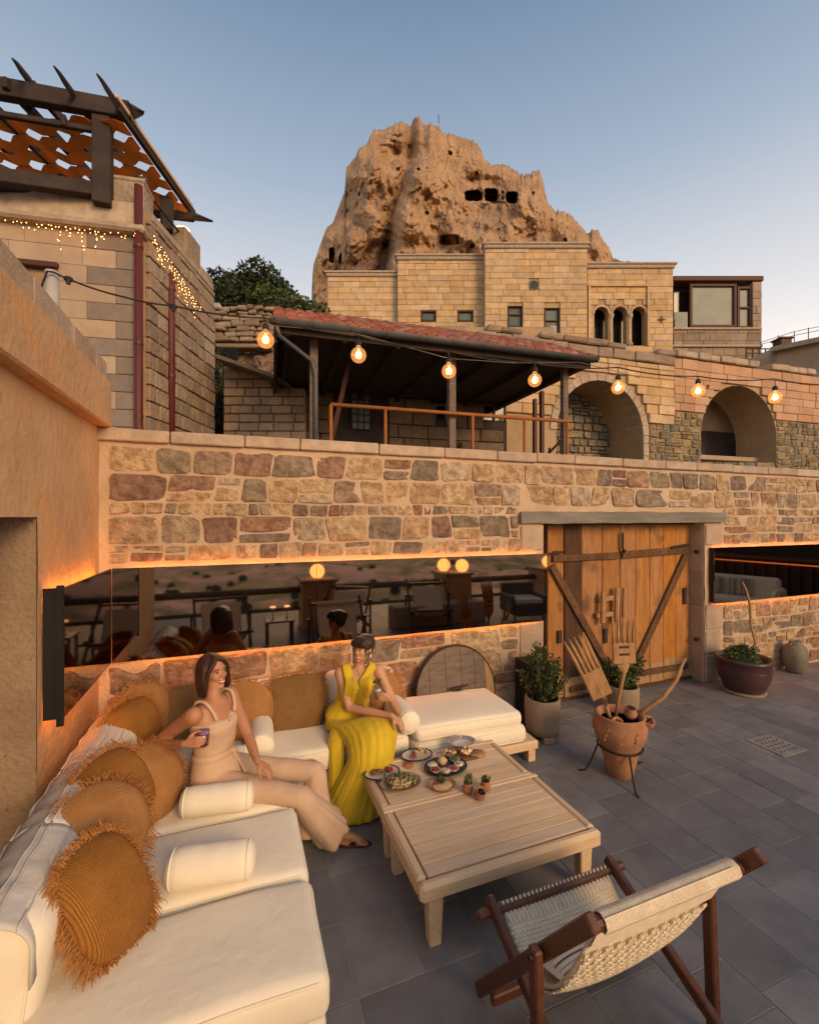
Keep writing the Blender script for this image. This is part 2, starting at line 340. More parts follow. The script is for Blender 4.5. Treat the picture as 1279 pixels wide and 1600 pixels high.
BOXF = None
class B:
    def __init__(s): s.v = []; s.f = []; s.m = []; s.mi = 0
    def add(s, vs, fs):
        n = len(s.v); s.v.extend(Vector(v) for v in vs); s.f.extend(tuple(i + n for i in f) for f in fs); s.m.extend([s.mi] * len(fs)); return s
    def box(s, c, d, rot=None, ch=0.0, jit=0.0, taper=None):
        """box of full size d centred at c, edges chamfered by ch"""
        c = Vector(c); h = [x / 2 for x in d]
        vs = []; fs = []
        ch = min(ch, min(h) * .8)
        if ch <= 0:
            for sx in (-1, 1):
                for sy in (-1, 1):
                    for sz in (-1, 1): vs.append(Vector((sx * h[0], sy * h[1], sz * h[2])))
            fs = [(0, 1, 3, 2), (4, 6, 7, 5), (0, 4, 5, 1), (2, 3, 7, 6), (0, 2, 6, 4), (1, 5, 7, 3)]
        else:
            idx = {}
            for sx in (-1, 1):
                for sy in (-1, 1):
                    for sz in (-1, 1):
                        j = Vector((rnd.uniform(-jit, jit), rnd.uniform(-jit, jit), rnd.uniform(-jit, jit))) if jit else Vector()
                        for ax in range(3):
                            p = [sx * (h[0] - ch), sy * (h[1] - ch), sz * (h[2] - ch)]
                            p[ax] = (sx, sy, sz)[ax] * h[ax]
                            idx[(sx, sy, sz, ax)] = len(vs); vs.append(Vector(p) + j)
            for ax in range(3):
                o1, o2 = (ax + 1) % 3, (ax + 2) % 3
                for sg in (-1, 1):
                    q = []
                    for a, b in ((-1, -1), (1, -1), (1, 1), (-1, 1)):
                        k = [0, 0, 0]; k[ax] = sg; k[o1] = a; k[o2] = b; q.append(idx[(*k, ax)])
                    fs.append(tuple(q if sg > 0 else q[::-1]))
                for a in (-1, 1):
                    for b in (-1, 1):
                        k1 = [0, 0, 0]; k1[ax] = -1; k1[o1] = a; k1[o2] = b
                        k2 = list(k1); k2[ax] = 1
                        q = (idx[(*k1, o1)], idx[(*k2, o1)], idx[(*k2, o2)], idx[(*k1, o2)])
                        fs.append(q if a * b < 0 else q[::-1])
            for sx in (-1, 1):
                for sy in (-1, 1):
                    for sz in (-1, 1):
                        q = (idx[(sx, sy, sz, 0)], idx[(sx, sy, sz, 1)], idx[(sx, sy, sz, 2)])
                        fs.append(q if sx * sy * sz > 0 else q[::-1])
        if taper:
            for v in vs:
                k = (v.z / d[2]) + .5; sc_ = taper + (1 - taper) * k; v.x *= sc_; v.y *= sc_
        if rot is not None: vs = [rot @ v for v in vs]
        return s.add([v + c for v in vs], fs)
    def bar(s, a, b, w, h, up=(0, 0, 1), ch=.003):
        """rectangular bar from a to b, w across, h along up"""
        a, b = Vector(a), Vector(b); d = b - a; L = d.length; x = d.normalized(); u = Vector(up); y = u.cross(x)
        if y.length < 1e-4: y = Vector((0, 1, 0)).cross(x)
        y.normalize(); z = x.cross(y)
        return s.box((a + b) / 2, (L, w, h), Matrix((x, y, z)).transposed(), ch)
    def tube(s, pts, r, n=8, caps=True, flat=None, closed=False):
        pts = [Vector(p) for p in pts]; k = len(pts)
        rs = r if isinstance(r, (list, tuple)) else [r] * k
        vs = []; up = None
        for i, p in enumerate(pts):
            if closed: t = (pts[(i + 1) % k] - pts[i - 1])
            else: t = (pts[min(i + 1, k - 1)] - pts[max(i - 1, 0)])
            if t.length < 1e-9: t = Vector((0, 0, 1))
            t.normalize()
            if up is None:
                up = Vector((0, 0, 1)) if abs(t.z) < .9 else Vector((0, 1, 0))
            x = up.cross(t)
            if x.length < 1e-5: x = Vector((1, 0, 0)).cross(t)
            x.normalize(); y = t.cross(x); up = y
            for j in range(n):
                a = 2 * math.pi * j / n
                rr = rs[i]
                if isinstance(rr, tuple): vs.append(p + x * math.cos(a) * rr[0] + y * math.sin(a) * rr[1])
                else: vs.append(p + (x * math.cos(a) + y * math.sin(a)) * rr)
        fs = []
        for i in range(k if closed else k - 1):
            for j in range(n):
                a, b = i * n + j, i * n + (j + 1) % n
                c, d = ((i + 1) % k) * n + (j + 1) % n, ((i + 1) % k) * n + j
                fs.append((a, b, c, d))
        if caps and not closed:
            fs.append(tuple(range(n))[::-1]); fs.append(tuple((k - 1) * n + j for j in range(n)))
        return s.add(vs, fs)
    def lathe(s, prof, c=(0, 0, 0), n=24, sx=1, sy=1, rot=None, wob=0):
        c = Vector(c); vs = []; fs = []
        for (r, z) in prof:
            for j in range(n):
                a = 2 * math.pi * j / n
                w = 1 + (wob * noise.noise(Vector((math.cos(a) * 2, math.sin(a) * 2, z * 6))) if wob else 0)
                v = Vector((r * w * math.cos(a) * sx, r * w * math.sin(a) * sy, z))
                vs.append((rot @ v if rot is not None else v) + c)
        k = len(prof)
        for i in range(k - 1):
            for j in range(n):
                fs.append((i * n + j, i * n + (j + 1) % n, (i + 1) * n + (j + 1) % n, (i + 1) * n + j))
        if prof[0][0] > 1e-6: fs.append(tuple(range(n))[::-1])
        if prof[-1][0] > 1e-6: fs.append(tuple((k - 1) * n + j for j in range(n)))
        return s.add(vs, fs)
    def ball(s, c, r, n=12, m=8, rot=None):
        rr = r if isinstance(r, (list, tuple)) else (r, r, r)
        c = Vector(c); vs = [Vector((0, 0, -rr[2]))]; fs = []
        for i in range(1, m):
            ph = -math.pi / 2 + math.pi * i / m
            for j in range(n):
                a = 2 * math.pi * j / n
                vs.append(Vector((rr[0] * math.cos(ph) * math.cos(a), rr[1] * math.cos(ph) * math.sin(a), rr[2] * math.sin(ph))))
        vs.append(Vector((0, 0, rr[2])))
        for j in range(n): fs.append((0, 1 + (j + 1) % n, 1 + j))
        for i in range(m - 2):
            for j in range(n):
                a = 1 + i * n; fs.append((a + j, a + (j + 1) % n, a + n + (j + 1) % n, a + n + j))
        a = 1 + (m - 2) * n
        for j in range(n): fs.append((a + j, a + (j + 1) % n, len(vs) - 1))
        if rot is not None: vs = [rot @ v for v in vs]
        return s.add([v + c for v in vs], fs)
    def grid(s, fn, nu, nv, flip=False):
        vs = [fn(i / nu, j / nv) for j in range(nv + 1) for i in range(nu + 1)]
        fs = []
        for j in range(nv):
            for i in range(nu):
                a = j * (nu + 1) + i; q = (a, a + 1, a + nu + 2, a + nu + 1)
                fs.append(q[::-1] if flip else q)
        return s.add(vs, fs)
    def prism(s, poly, z0, z1, M=None):
        n = len(poly); vs = [Vector((p[0], p[1], z0)) for p in poly] + [Vector((p[0], p[1], z1)) for p in poly]
        if M is not None: vs = [M @ v for v in vs]
        return s.add(vs, [tuple(range(n))[::-1], tuple(range(n, 2 * n))] + [(i, (i + 1) % n, n + (i + 1) % n, n + i) for i in range(n)])
    def build(s, name, material, parent=None, smooth=False, world=True, kind=None, label=None):
        me = bpy.data.meshes.new(name)
        vs = s.v
        if world and parent is not None:
            mi = wmat(parent).inverted(); vs = [mi @ v for v in vs]
        me.from_pydata([tuple(v) for v in vs], [], s.f)
        ms = material if isinstance(material, (list, tuple)) else [material]
        for q in ms: me.materials.append(MATS[q])
        if len(ms) > 1: me.polygons.foreach_set('material_index', s.m)
        if smooth: me.polygons.foreach_set('use_smooth', [True] * len(me.polygons))
        me.update()
        o = link(me, name, parent)
        if kind: o['kind'] = kind
        if label: o['label'] = label
        return o
def struct(name, b, m, smooth=False, **k):
    o = b.build(name, m, None, smooth); o['kind'] = 'structure'; return o

# ------------------------------------------------------------------ masonry
def rect_hole(u0, u1, z0, z1): return lambda a, b: (u0, u1) if (b > z0 + .01 and a < z1 - .01) else None
def arch_hole(uc, r, zs, z0=-99, extra=0.0):
    def f(a, b):
        if b < z0: return None
        if a <= zs: w = r + extra
        else:
            rr = r + extra
            if a - zs >= rr: return None
            w = math.sqrt(rr * rr - (a - zs) ** 2)
        return (uc - w, uc + w)
    return f
def intervals(u0, u1, a, b, holes):
    iv = [(u0, u1)]
    for h in holes:
        g = h(a, b)
        if not g: continue
        nv = []
        for (p, q) in iv:
            if g[1] <= p or g[0] >= q: nv.append((p, q))
            else:
                if g[0] > p: nv.append((p, g[0]))
                if g[1] < q: nv.append((g[1], q))
        iv = nv
    return iv
def blocks(parent, O, U, N, u0, u1, rows, bw, material, holes=(), joint=.012, depth=.10, proud=.01, jit=.0, ch=.008, name='stone_block', limit=290, top=None, seed=1, sink=.04):
    """courses of squared blocks on the wall plane through O along U, facing N"""
    q = random.Random(seed); U = Vector(U).normalized(); N = Vector(N).normalized(); O = Vector(O)
    rot = Matrix((U, N, Vector((0, 0, 1)))).transposed()
    lst = []
    for (a, b) in rows:
        for (p0, p1) in intervals(u0, u1, a, b, holes):
            u = p0; first = True
            while u < p1 - .01:
                w = q.uniform(*bw) * (q.uniform(.4, 1) if first else 1); first = False
                if p1 - (u + w) < bw[0] * .55: w = p1 - u
                if top is None or b <= top(u + w / 2): lst.append((u, u + w, a, b))
                u += w
    rest = B()
    for i, (p, s_, a, b) in enumerate(lst):
        t = rest if i >= limit else B()
        pr = q.uniform(0, proud)
        c = O + U * ((p + s_) / 2) + Vector((0, 0, (a + b) / 2)) + N * (pr - depth / 2 + sink)
        t.box(c, (s_ - p - joint, depth, b - a - joint), rot, ch, jit)
        if i < limit: t.build(name, material, parent)
    if rest.v: rest.build(name + 's_far', material, parent, kind='stuff')
    return len(lst)
def rows_of(z0, z1, h, var=0, seed=1):
    q = random.Random(seed); z = z0; r = []
    while z < z1 - h * .4:
        hh = h * (1 + q.uniform(-var, var)); b = min(z + hh, z1)
        if z1 - b < h * .4: b = z1
        r.append((z, b)); z = b
    return r
def rubble_stone(b, O, U, N, quad, proud, q):
    """an irregular stone filling its quad (four (u, z) corners, anticlockwise) on the wall plane"""
    Z = Vector((0, 0, 1)); pts = []
    cu = sum(p[0] for p in quad) / 4; cz = sum(p[1] for p in quad) / 4
    for k in range(4):
        a, c = quad[k], quad[(k + 1) % 4]; rc = q.uniform(.05, .17)
        for t in (rc, .5 if q.random() < .75 else .4, 1 - rc * q.uniform(.5, 1)):
            u, z = a[0] + (c[0] - a[0]) * t, a[1] + (c[1] - a[1]) * t
            j = q.uniform(-.035, .05); u += (cu - u) * j; z += (cz - z) * j; pts.append((u, z))
    n = len(pts); vs = []; tx, tz = q.uniform(-.06, .06), q.uniform(-.09, .09)
    for (k, d) in ((1.0, -.03), (.985, proud * .75), (.80, proud)):
        for (u, z) in pts:
            uu, zz = cu + (u - cu) * k, cz + (z - cz) * k
            dd = d + (((uu - cu) * tx + (zz - cz) * tz) + q.uniform(-.35, .35) * proud if d > 0 else 0)
            vs.append(O + U * uu + Z * zz + N * dd)
    vs.append(O + U * cu + Z * cz + N * proud * q.uniform(.5, 1.3))
    fs = [(k * n + j, k * n + (j + 1) % n, (k + 1) * n + (j + 1) % n, (k + 1) * n + j) for k in range(2) for j in range(n)]
    fs += [(2 * n + j, 2 * n + (j + 1) % n, 3 * n) for j in range(n)]
    b.add(vs, fs)
def rubble(parent, O, U, N, u0, u1, rows, material, holes=(), aspect=(1.0, 2.0), gap=.02, proud=.02, name='stone', seed=1, limit=290, n=10):
    q = random.Random(seed); U = Vector(U).normalized(); N = Vector(N).normalized(); O = Vector(O); k = 0; rest = B()
    zs = sorted(set([r[0] for r in rows] + [rows[-1][1]])); amp = .10 * (rows[0][1] - rows[0][0])
    def zl(i, u):                        # wavy bed joint i
        return zs[i] + (amp * noise.noise(Vector((u * 2.2, i * 7.3, seed))) * 2 if 0 < i < len(zs) - 1 else 0)
    for i in range(len(zs) - 1):
        a, b = zs[i], zs[i + 1]
        for (p0, p1) in intervals(u0, u1, a, b, holes):
            u = p0; tl = 0.0
            while u < p1 - .02:
                w = (b - a) * q.uniform(*aspect)
                if q.random() < .12: w *= 1.5
                if p1 - (u + w) < .08: w = p1 - u
                tr = q.uniform(-.10, .10) * (b - a) if u + w < p1 - .01 else 0.0
                g = gap / 2 * q.uniform(.5, 1.4); e = u + w
                bl, br, tr_, tl_ = (u - tl + g, zl(i, u) + g), (e - tr - g, zl(i, e) + g), (e + tr - g, zl(i + 1, e) - g), (u + tl + g, zl(i + 1, u) - g)
                quads = [(bl, br, tr_, tl_)]
                if q.random() < .28 and b - a > .12:
                    f = q.uniform(.35, .65); ml = (bl[0] + (tl_[0] - bl[0]) * f, bl[1] + (tl_[1] - bl[1]) * f); mr = (br[0] + (tr_[0] - br[0]) * f, br[1] + (tr_[1] - br[1]) * f)
                    quads = [(bl, br, (mr[0], mr[1] - g), (ml[0], ml[1] - g)), ((ml[0], ml[1] + g), (mr[0], mr[1] + g), tr_, tl_)]
                for qd in quads:
                    k += 1; t = B() if k <= limit else rest
                    rubble_stone(t, O, U, N, qd, proud * q.uniform(.5, 1.3), q)
                    if k <= limit: t.build(name, material, parent)
                u = e; tl = tr
    if rest.v: rest.build(name + 's_small', material, parent, kind='stuff')
    return k
def leaves(b, centre, radii, n, size, q, inner=0.0, up=0.0):
    centre = Vector(centre)
    for _ in range(n):
        while True:
            p = Vector((q.uniform(-1, 1), q.uniform(-1, 1), q.uniform(-1, 1)))
            if inner <= p.length <= 1: break
        c = centre + Vector((p.x * radii[0], p.y * radii[1], p.z * radii[2]))
        d = Vector((q.uniform(-1, 1), q.uniform(-1, 1), q.uniform(-.6, 1) + up)).normalized()
        s_ = d.cross(Vector((q.uniform(-1, 1), q.uniform(-1, 1), q.uniform(-1, 1))))
        if s_.length < .05: continue
        s_.normalize(); L = size * q.uniform(.6, 1.3)
        b.add([c, c + d * L * .5 + s_ * L * .28, c + d * L, c + d * L * .5 - s_ * L * .28], [(0, 1, 2, 3)])
# ------------------------------------------------------------------ the setting
WY, WX = 3.92, -0.96
def pix(p):
    d = p.dot(FW); l = p.dot(RT)
    if d <= .05: return (-9999, 9999)
    return (639.5 + FPX * l / d, 808 - FPX * (p.z - CAM_H) / d)
b = B(); b.box((5.4, .75, -.0506), (15.4, 7.2, .1)); floor = struct('floor', b, 'grout')
q = random.Random(3)
lst = []
x = -1.0
while x < 12.9:
    w = q.choice((.24, .31, .31, .38)); y = -2.85 + q.uniform(0, .3)
    while y < 4.2:
        h = q.choice((.22, .31, .38, .46)); y1 = min(y + h, 4.25)
        c = V(x + w / 2, (y + y1) / 2, 0); px, py = pix(c)
        if y1 - y > .05: lst.append((c.length + (0 if -60 < px < 1340 and py < 1680 else 50), c, w, y1 - y))
        y = y1
    x += w
lst.sort(key=lambda a: a[0])
rest = B()
for i, (_, c, w, h) in enumerate(lst):
    t = B() if i < 298 else rest
    t.box(c + V(0, 0, -.0125 + q.uniform(-.001, .001)), (w - .0055, h - .0055, .03), None, .0015)
    if i < 298: t.build('tile', 'tile', floor)
if rest.v: rest.build('tiles_far', 'tile', floor, kind='stuff')
dr = thing('floor_drain', 'small square perforated stone drain cover set in the dark paving', 'drain', at(1211, 1164, z=.006))
b = B(); b.box((0, 0, .0), (.32, .32, .008), None, .002); b.build('plate', 'grout', dr, world=False)
b = B()
for i in range(5):
    for j in range(5):
        b.lathe([(.012, .0045), (.001, .0048)], (-.10 + i * .05, -.10 + j * .05, 0), 8)
b.build('hole', 'black', dr, world=False, kind='stuff')

b = B()
b.grid(lambda u, v: V(-2200 + 4400 * u, -2200 + 4400 * v, -48), 2, 2)
ground = struct('ground', b, 'hill')
# valley seen in the mirrors, behind the camera
def valley(u, v):
    r = 14 * (70 ** v); a = R(-100 + 200 * u) + math.pi
    x, y = math.sin(a) * r, math.cos(a) * r
    n = noise.noise(V(x * .010, y * .010, 1)) * 1.3 + noise.noise(V(x * .035, y * .035, 5)) * .5 + abs(noise.noise(V(x * .08, y * .08, 9))) * .25
    k = min(1, max(0, (r - 14) / 60))
    return V(x, y, -3 - 33 * k + n * 9 * k + max(0, (r - 300)) * .012 * (1.6 + n))
b = B(); b.grid(valley, 150, 110, True); struct('valley', b, 'valley', True)
tm = B(); q = random.Random(11)
for i in range(260):
    a = R(q.uniform(-75, 75)) + math.pi; r = 14 * 70 ** q.uniform(.45, .75); k = min(1, (r - 14) / 60)
    x, y = math.sin(a) * r, math.cos(a) * r
    n = noise.noise(V(x * .010, y * .010, 1)) * 1.3 + noise.noise(V(x * .035, y * .035, 5)) * .5
    s_ = q.uniform(1.2, 3)
    tm.ball((x, y, -36 + n * 9 + s_ * .5), (s_, s_, s_ * .8), 7, 5)
tag(tm.build('far_trees', 'leaf_dark', None, smooth=True), None, None, kind='stuff')

# upper terrace and the slope to the rock
b = B(); b.box((3, 9.2, 2.1), (26, 9.7, .2)); b.box((3, 4.75, 1.1), (26, .8, 1.8)); struct('upper_terrace', b, 'hill')
def slope(u, v):
    d = 12.6 + 70 * v; l = (-1.4 + 2.8 * u) * d
    z = 2.05 + .34 * d - .9 + noise.noise(V(l * .2, d * .2, 0)) * .3 * min(1, (d - 12) / 6)
    if l < 0: z -= 0
    return CW(l, d, z)
b = B(); b.grid(slope, 60, 60); struct('hillside', b, 'hill', True)

# ---- the long stone wall
def front(b, x0, x1, z0, z1, y=WY + .002, a=.005, step=.05):
    nu, nv = max(1, int((x1 - x0) / step)), max(1, int((z1 - z0) / step))
    b.grid(lambda u, v: V(x0 + (x1 - x0) * u, y - a + a * 2 * noise.noise(V((x0 + (x1 - x0) * u) * 5, (z0 + (z1 - z0) * v) * 5, 3)), z0 + (z1 - z0) * v), nu, nv)
DX0, DX1 = 2.985, 5.39
wall = thing('stone_wall', 'long terrace wall of mixed tan, brown and purple stones around the big wooden door', 'wall', (2.9, WY, 0))
b = B()
front(b, WX, DX0, 0, 2.62); front(b, DX0, DX1, 1.98, 2.62); front(b, DX1, 12.9, 0, 2.62)
b.box(((WX + DX0) / 2, 4.17, 1.31), (DX0 - WX, .48, 2.616)); b.box(((DX0 + DX1) / 2, 4.17, 2.3), (DX1 - DX0 + .002, .48, .64)); b.box(((DX1 + 12.9) / 2, 4.17, 1.31), (12.9 - DX1, .48, 2.616))
b.build('mortar', 'mortar', wall, smooth=False)
rows_top = [(1.70, 1.825), (1.835, 2.055), (2.065, 2.155), (2.165, 2.37), (2.385, 2.59)]
MZ0, MZ1 = .985, 1.675
hs_top = [rect_hole(2.70, 3.0, 1.70, 1.98), rect_hole(2.68, 5.72, 1.955, 2.12), rect_hole(2.985, 5.39, 1.6, 2.0), rect_hole(5.39, 5.72, 1.70, 1.98)]
rubble(wall, (0, WY, 0), (1, 0, 0), (0, -1, 0), WX + .06, 9.3, rows_top, 'rubble', hs_top, (.85, 1.8), .018, .014, seed=21, limit=200)
rubble(wall, (0, WY, 0), (1, 0, 0), (0, -1, 0), 5.72, 9.2, [(.02, .18), (.19, .36), (.37, .52), (.53, .72), (.73, .95)], 'rubble', (), (.8, 1.4), .018, .014, seed=5, limit=90)
rubble(wall, (0, WY, 0), (1, 0, 0), (0, -1, 0), WX + .05, 2.68, [(.28, .48), (.49, .71), (.72, .955)], 'rubble', (), (1.1, 2.0), .018, .018, seed=9, limit=45)
rubble(wall, (0, WY, 0), (1, 0, 0), (0, -1, 0), 9.3, 12.8, rows_top, 'rubble', (), (.85, 1.8), .018, .014, seed=25, limit=0)
rubble(wall, (0, WY, 0), (1, 0, 0), (0, -1, 0), 9.2, 12.8, [(.02, .25), (.25, .5), (.5, .75), (.75, 1.0), (1.0, 1.3), (1.3, 1.7)], 'rubble', (), (.85, 1.8), .018, .014, seed=26, limit=0)
dl = [(2.69, 2.98, .62, .96), (2.66, 2.98, .20, .61), (2.70, 2.98, 1.70, 1.96), (5.395, 5.70, .0, .34), (5.395, 5.66, .35, .64), (5.395, 5.71, .65, .97), (5.395, 5.70, 1.70, 1.96)]
for (x0, x1, z0, z1) in dl:
    b = B(); b.box(((x0 + x1) / 2, WY + .03, (z0 + z1) / 2), (x1 - x0 - .012, .10, z1 - z0 - .012), None, .008, .002); b.build('dressed_block', 'dressed', wall)
z = 0
for h in (.42, .5, .46, .58):           # jamb stones inside the opening
    b = B(); b.box((DX1 + .06, 4.05, z + h / 2), (.13, .22, h - .01), None, .006); b.build('jamb_stone', 'dressed', wall); z += h
b = B(); b.grid(lambda u, v: V(2.68 + 3.02 * u, WY - .055 + .006 * noise.noise(V(u * 14, v * 3, 0)), 1.985 + .125 * v + .012 * noise.noise(V(u * 10, 0, v))), 60, 4)
b.box((4.19, WY + .08, 2.047), (3.0, .26, .115), None, .01); b.build('lintel', 'lintel', wall)
q = random.Random(4); x = WX - .02
while x < 12.6:
    w = q.uniform(.42, .72)
    b = B(); b.box((x + w / 2, 4.14, 2.665 + q.uniform(-.003, .003)), (w - .008, .52, .092), None, .008, .002); b.build('coping_stone', 'coping', wall)
    x += w
b = B()                                                             # iron pins in the right jamb
for zz in (1.62, .52): b.tube([(DX1 - .05, 4.0, zz), (DX1 + .02, 4.0, zz)], .022, 8)
b.build('hinge_pin', 'iron', wall)

# ---- mirrors with light strips behind
def mirror(label, x0, x1, seams, y=3.84):
    t = thing('wall_mirror', label, 'mirror', ((x0 + x1) / 2, y, MZ0))
    xs = [x0] + seams + [x1]
    for i in range(len(xs) - 1):
        b = B(); b.box(((xs[i] + xs[i + 1]) / 2, y + .006, (MZ0 + MZ1) / 2), (xs[i + 1] - xs[i] - .004, .012, MZ1 - MZ0)); b.build('mirror_panel', 'mirror', t)
    b = B(); b.box(((x0 + x1) / 2, y + .0275, (MZ0 + MZ1) / 2), (x1 - x0, .026, MZ1 - MZ0 - .01)); b.box((x0 + .01, y + .056, (MZ0 + MZ1) / 2), (.02, .028, MZ1 - MZ0 - .012)); b.build('backing', 'black', t)
    for z in (MZ1 - .045, MZ0 + .03):
        b = B(); b.box(((x0 + x1) / 2, y + .052, z), (x1 - x0 - .16, .012, .008)); b.build('led_strip', 'led', t)
    return t
mirror('long dark mirror band with glowing orange edges above the back sofa, left of the door', WX + .10, DX0 - .01, [.62, 1.85])
mirror('dark tinted mirror band right of the wooden door, above the glazed pots', 5.46, 9.3, [6.9, 8.2])
t = thing('wall_mirror', 'short dark mirror in a black box frame on the left plaster wall, beside the corner', 'mirror', (-.9, 3.3, MZ0))
b = B(); b.box((-.868, 3.36, (MZ0 + MZ1) / 2), (.012, .95, MZ1 - MZ0)); b.build('mirror_panel', 'mirror', t)
b = B(); b.box((-.875, 2.872, (MZ0 + MZ1) / 2 - .01), (.03, .02, MZ1 - MZ0 + .05)); b.box((-.915, 2.885, (MZ0 + MZ1) / 2), (.075, .02, MZ1 - MZ0)); b.build('end_frame', 'black', t)
b = B(); b.box((-.888, 3.36, (MZ0 + MZ1) / 2), (.022, .94, MZ1 - MZ0 - .02)); b.build('backing', 'black', t)
for z in (MZ1 - .05, MZ0 + .03):
    b = B(); b.box((-.915, 3.36, z), (.012, .92, .008)); b.build('led_strip', 'led', t)

# ---- plaster wall on the left
t = thing('plaster_wall', 'smooth sandy plaster wall on the left with a doorway niche and projecting band', 'wall', (WX, 2, 0))
b = B()
def gw(y0, y1, z0, z1, x=WX):
    b.grid(lambda u, v: V(x + .006 * noise.noise(V(0, (y0 + (y1 - y0) * u) * 2.5, (z0 + (z1 - z0) * v) * 2.5)), y0 + (y1 - y0) * u, z0 + (z1 - z0) * v), max(1, int((y1 - y0) / .1)), max(1, int((z1 - z0) / .1)))
gw(2.83, 3.925, 0, 2.72); gw(-.2, 2.83, 2.05, 2.72)
b.build('plaster', 'plaster', t, smooth=True)
b = B(); b.box((-1.1, 2.837, 1.025), (.27, .006, 2.05)); b.box((-1.1, 1.4, 2.056), (.27, 2.86, .008)); b.build('reveal', 'shaded_reveal_stone', t)
b = B(); b.box((-1.24, 1.3, 1.1), (.04, 3.2, 2.2)); b.box((-1.35, 3.4, 1.36), (.7, 1.1, 2.7)); b.build('core', 'plaster', t)
b = B(); b.box((-1.2, 2.3, 1.15), (.03, 1.0, 1.3), None, .004); b.build('dark_pane', 'window_dark', t)
b = B(); b.box((-1.1, 1.85, 2.885), (.44, 4.16, .345), None, .012); b.build('cornice', 'plaster', t)
y = -.2; q = random.Random(8)
while y < 3.9:
    w = min(q.uniform(.42, .56), 3.93 - y); b = B(); b.box((-1.06, y + w / 2, 3.13), (.30, w - .008, .138), None, .006, .002); b.build('coping_stone', 'coping', t); y += w

# ---- the big plank door
t = thing('wooden_door', 'big weathered double plank door with diagonal braces and iron hinges', 'door', (4.19, 4.10, 0))
DY = 4.10
def dx(px): return at(px, 950, y=DY).x
edges = [856, 881, 909, 941, 969]; mats = ['door_wood', 'door_dark', 'door_wood', 'door_wood']
edges2 = [969, 993, 1015, 1036, 1056, 1078]
q = random.Random(2)
def boards(ed, ms, leafname):
    lf = bpy.data.objects.new(leafname, None); sc.collection.objects.link(lf); lf.parent = t
    for i in range(len(ed) - 1):
        x0, x1 = dx(ed[i]), dx(ed[i + 1])
        dd = q.uniform(-.005, .005)
        b = B(); b.box(((x0 + x1) / 2, DY + .02 + dd, .995), (x1 - x0 - .007, .035, 1.95), None, .005, .001); b.build('plank', ms[i], lf)
        b = B(); b.box(((x0 + x1) / 2, DY + .0165 + dd, .12 + q.uniform(0, .05)), (x1 - x0 - .008, .036, .24), None, .005); b.build('foot_board', 'door_pale', lf)
    return lf
lf = boards(edges, mats, 'left_leaf'); rf = boards(edges2, ['door_wood'] * 5, 'right_leaf')
lf.name = 'door_leaf'; rf.name = 'door_leaf'
def dp(px, py, off=.0): p = at(px, py, y=DY - .02 - off); return p
def brace(parent, a, c, w=.075, off=0.0, mt='brace_wood', nm='brace'):
    b = B(); A, C = dp(*a, off), dp(*c, off); b.bar(A, C, .03, w, (0, 0, 1) if abs(A.x - C.x) > .2 else (1, 0, 0), .006); b.build(nm, mt, parent)
    b = B(); n = max(2, int((A - C).length / .12))
    for i in range(n): b.ball(A.lerp(C, (i + .5) / n) + V(0, -.016, 0), (.009, .005, .009), 6, 4)
    b.build('nails', 'iron', parent, kind='stuff')
brace(lf, (863, 873), (967, 868)); brace(rf, (971, 867), (1073, 859), .085)
brace(lf, (862, 884), (953, 1048), .085, .002); brace(rf, (1071, 868), (992, 1040), .085, .002)
brace(lf, (890, 1078), (966, 1058), .06); brace(rf, (1000, 1052), (1074, 1040), .07)
for (a, c, lf_) in (((862, 864), (880, 863), lf), ((1048, 856), (1076, 851), rf)):
    b = B(); b.bar(dp(*a, .025), dp(*c, .025), .012, .035); b.build('strap_hinge', 'iron', lf_)
b = B(); b.bar(dp(972, 832, .02), dp(972, 858, .02), .015, .03, (1, 0, 0)); b.ball(dp(974, 860, .02), .02, 8, 6); b.tube([dp(966, 860, .03), dp(972, 868, .035), dp(978, 860, .03)], .006, 6); b.build('latch', 'iron', lf)
# wooden lock: two crosspieces and three upright pegs
for (a, c) in (((934, 937), (961, 933)), ((931, 962), (961, 958))):
    b = B(); b.bar(dp(*a, .02), dp(*c, .02), .04, .055); b.build('lock_bar', 'fork_wood', lf)
for (px, y0, y1, w) in ((942, 925, 974, .055), (964, 918, 972, .06), (975, 918, 965, .05)):
    b = B(); b.bar(dp(px, y0, .05), dp(px - 1, y1, .05), .045, w, (1, 0, 0), .012); b.build('lock_peg', 'fork_wood', lf)
for (px, y0, y1, lf_) in ((874, 985, 1005, lf), (946, 982, 1005, lf), (1070, 918, 944, rf)):
    b = B(); b.bar(dp(px, y0, -.004), dp(px, y1, -.004), .012, .05, (1, 0, 0)); b.build('handle_slot', 'dark_wood', lf_)
b = B(); b.box((4.19, DY + .01, 1.975), (2.42, .1, .03)); b.box((4.19, DY + .03, .012), (2.42, .12, .04), None, .006); b.build('door_frame', 'door_dark', t)
b = B(); b.box((4.19, 4.34, 1.3), (2.6, .06, 2.6)); struct('door_backing_wall', b, 'mortar')
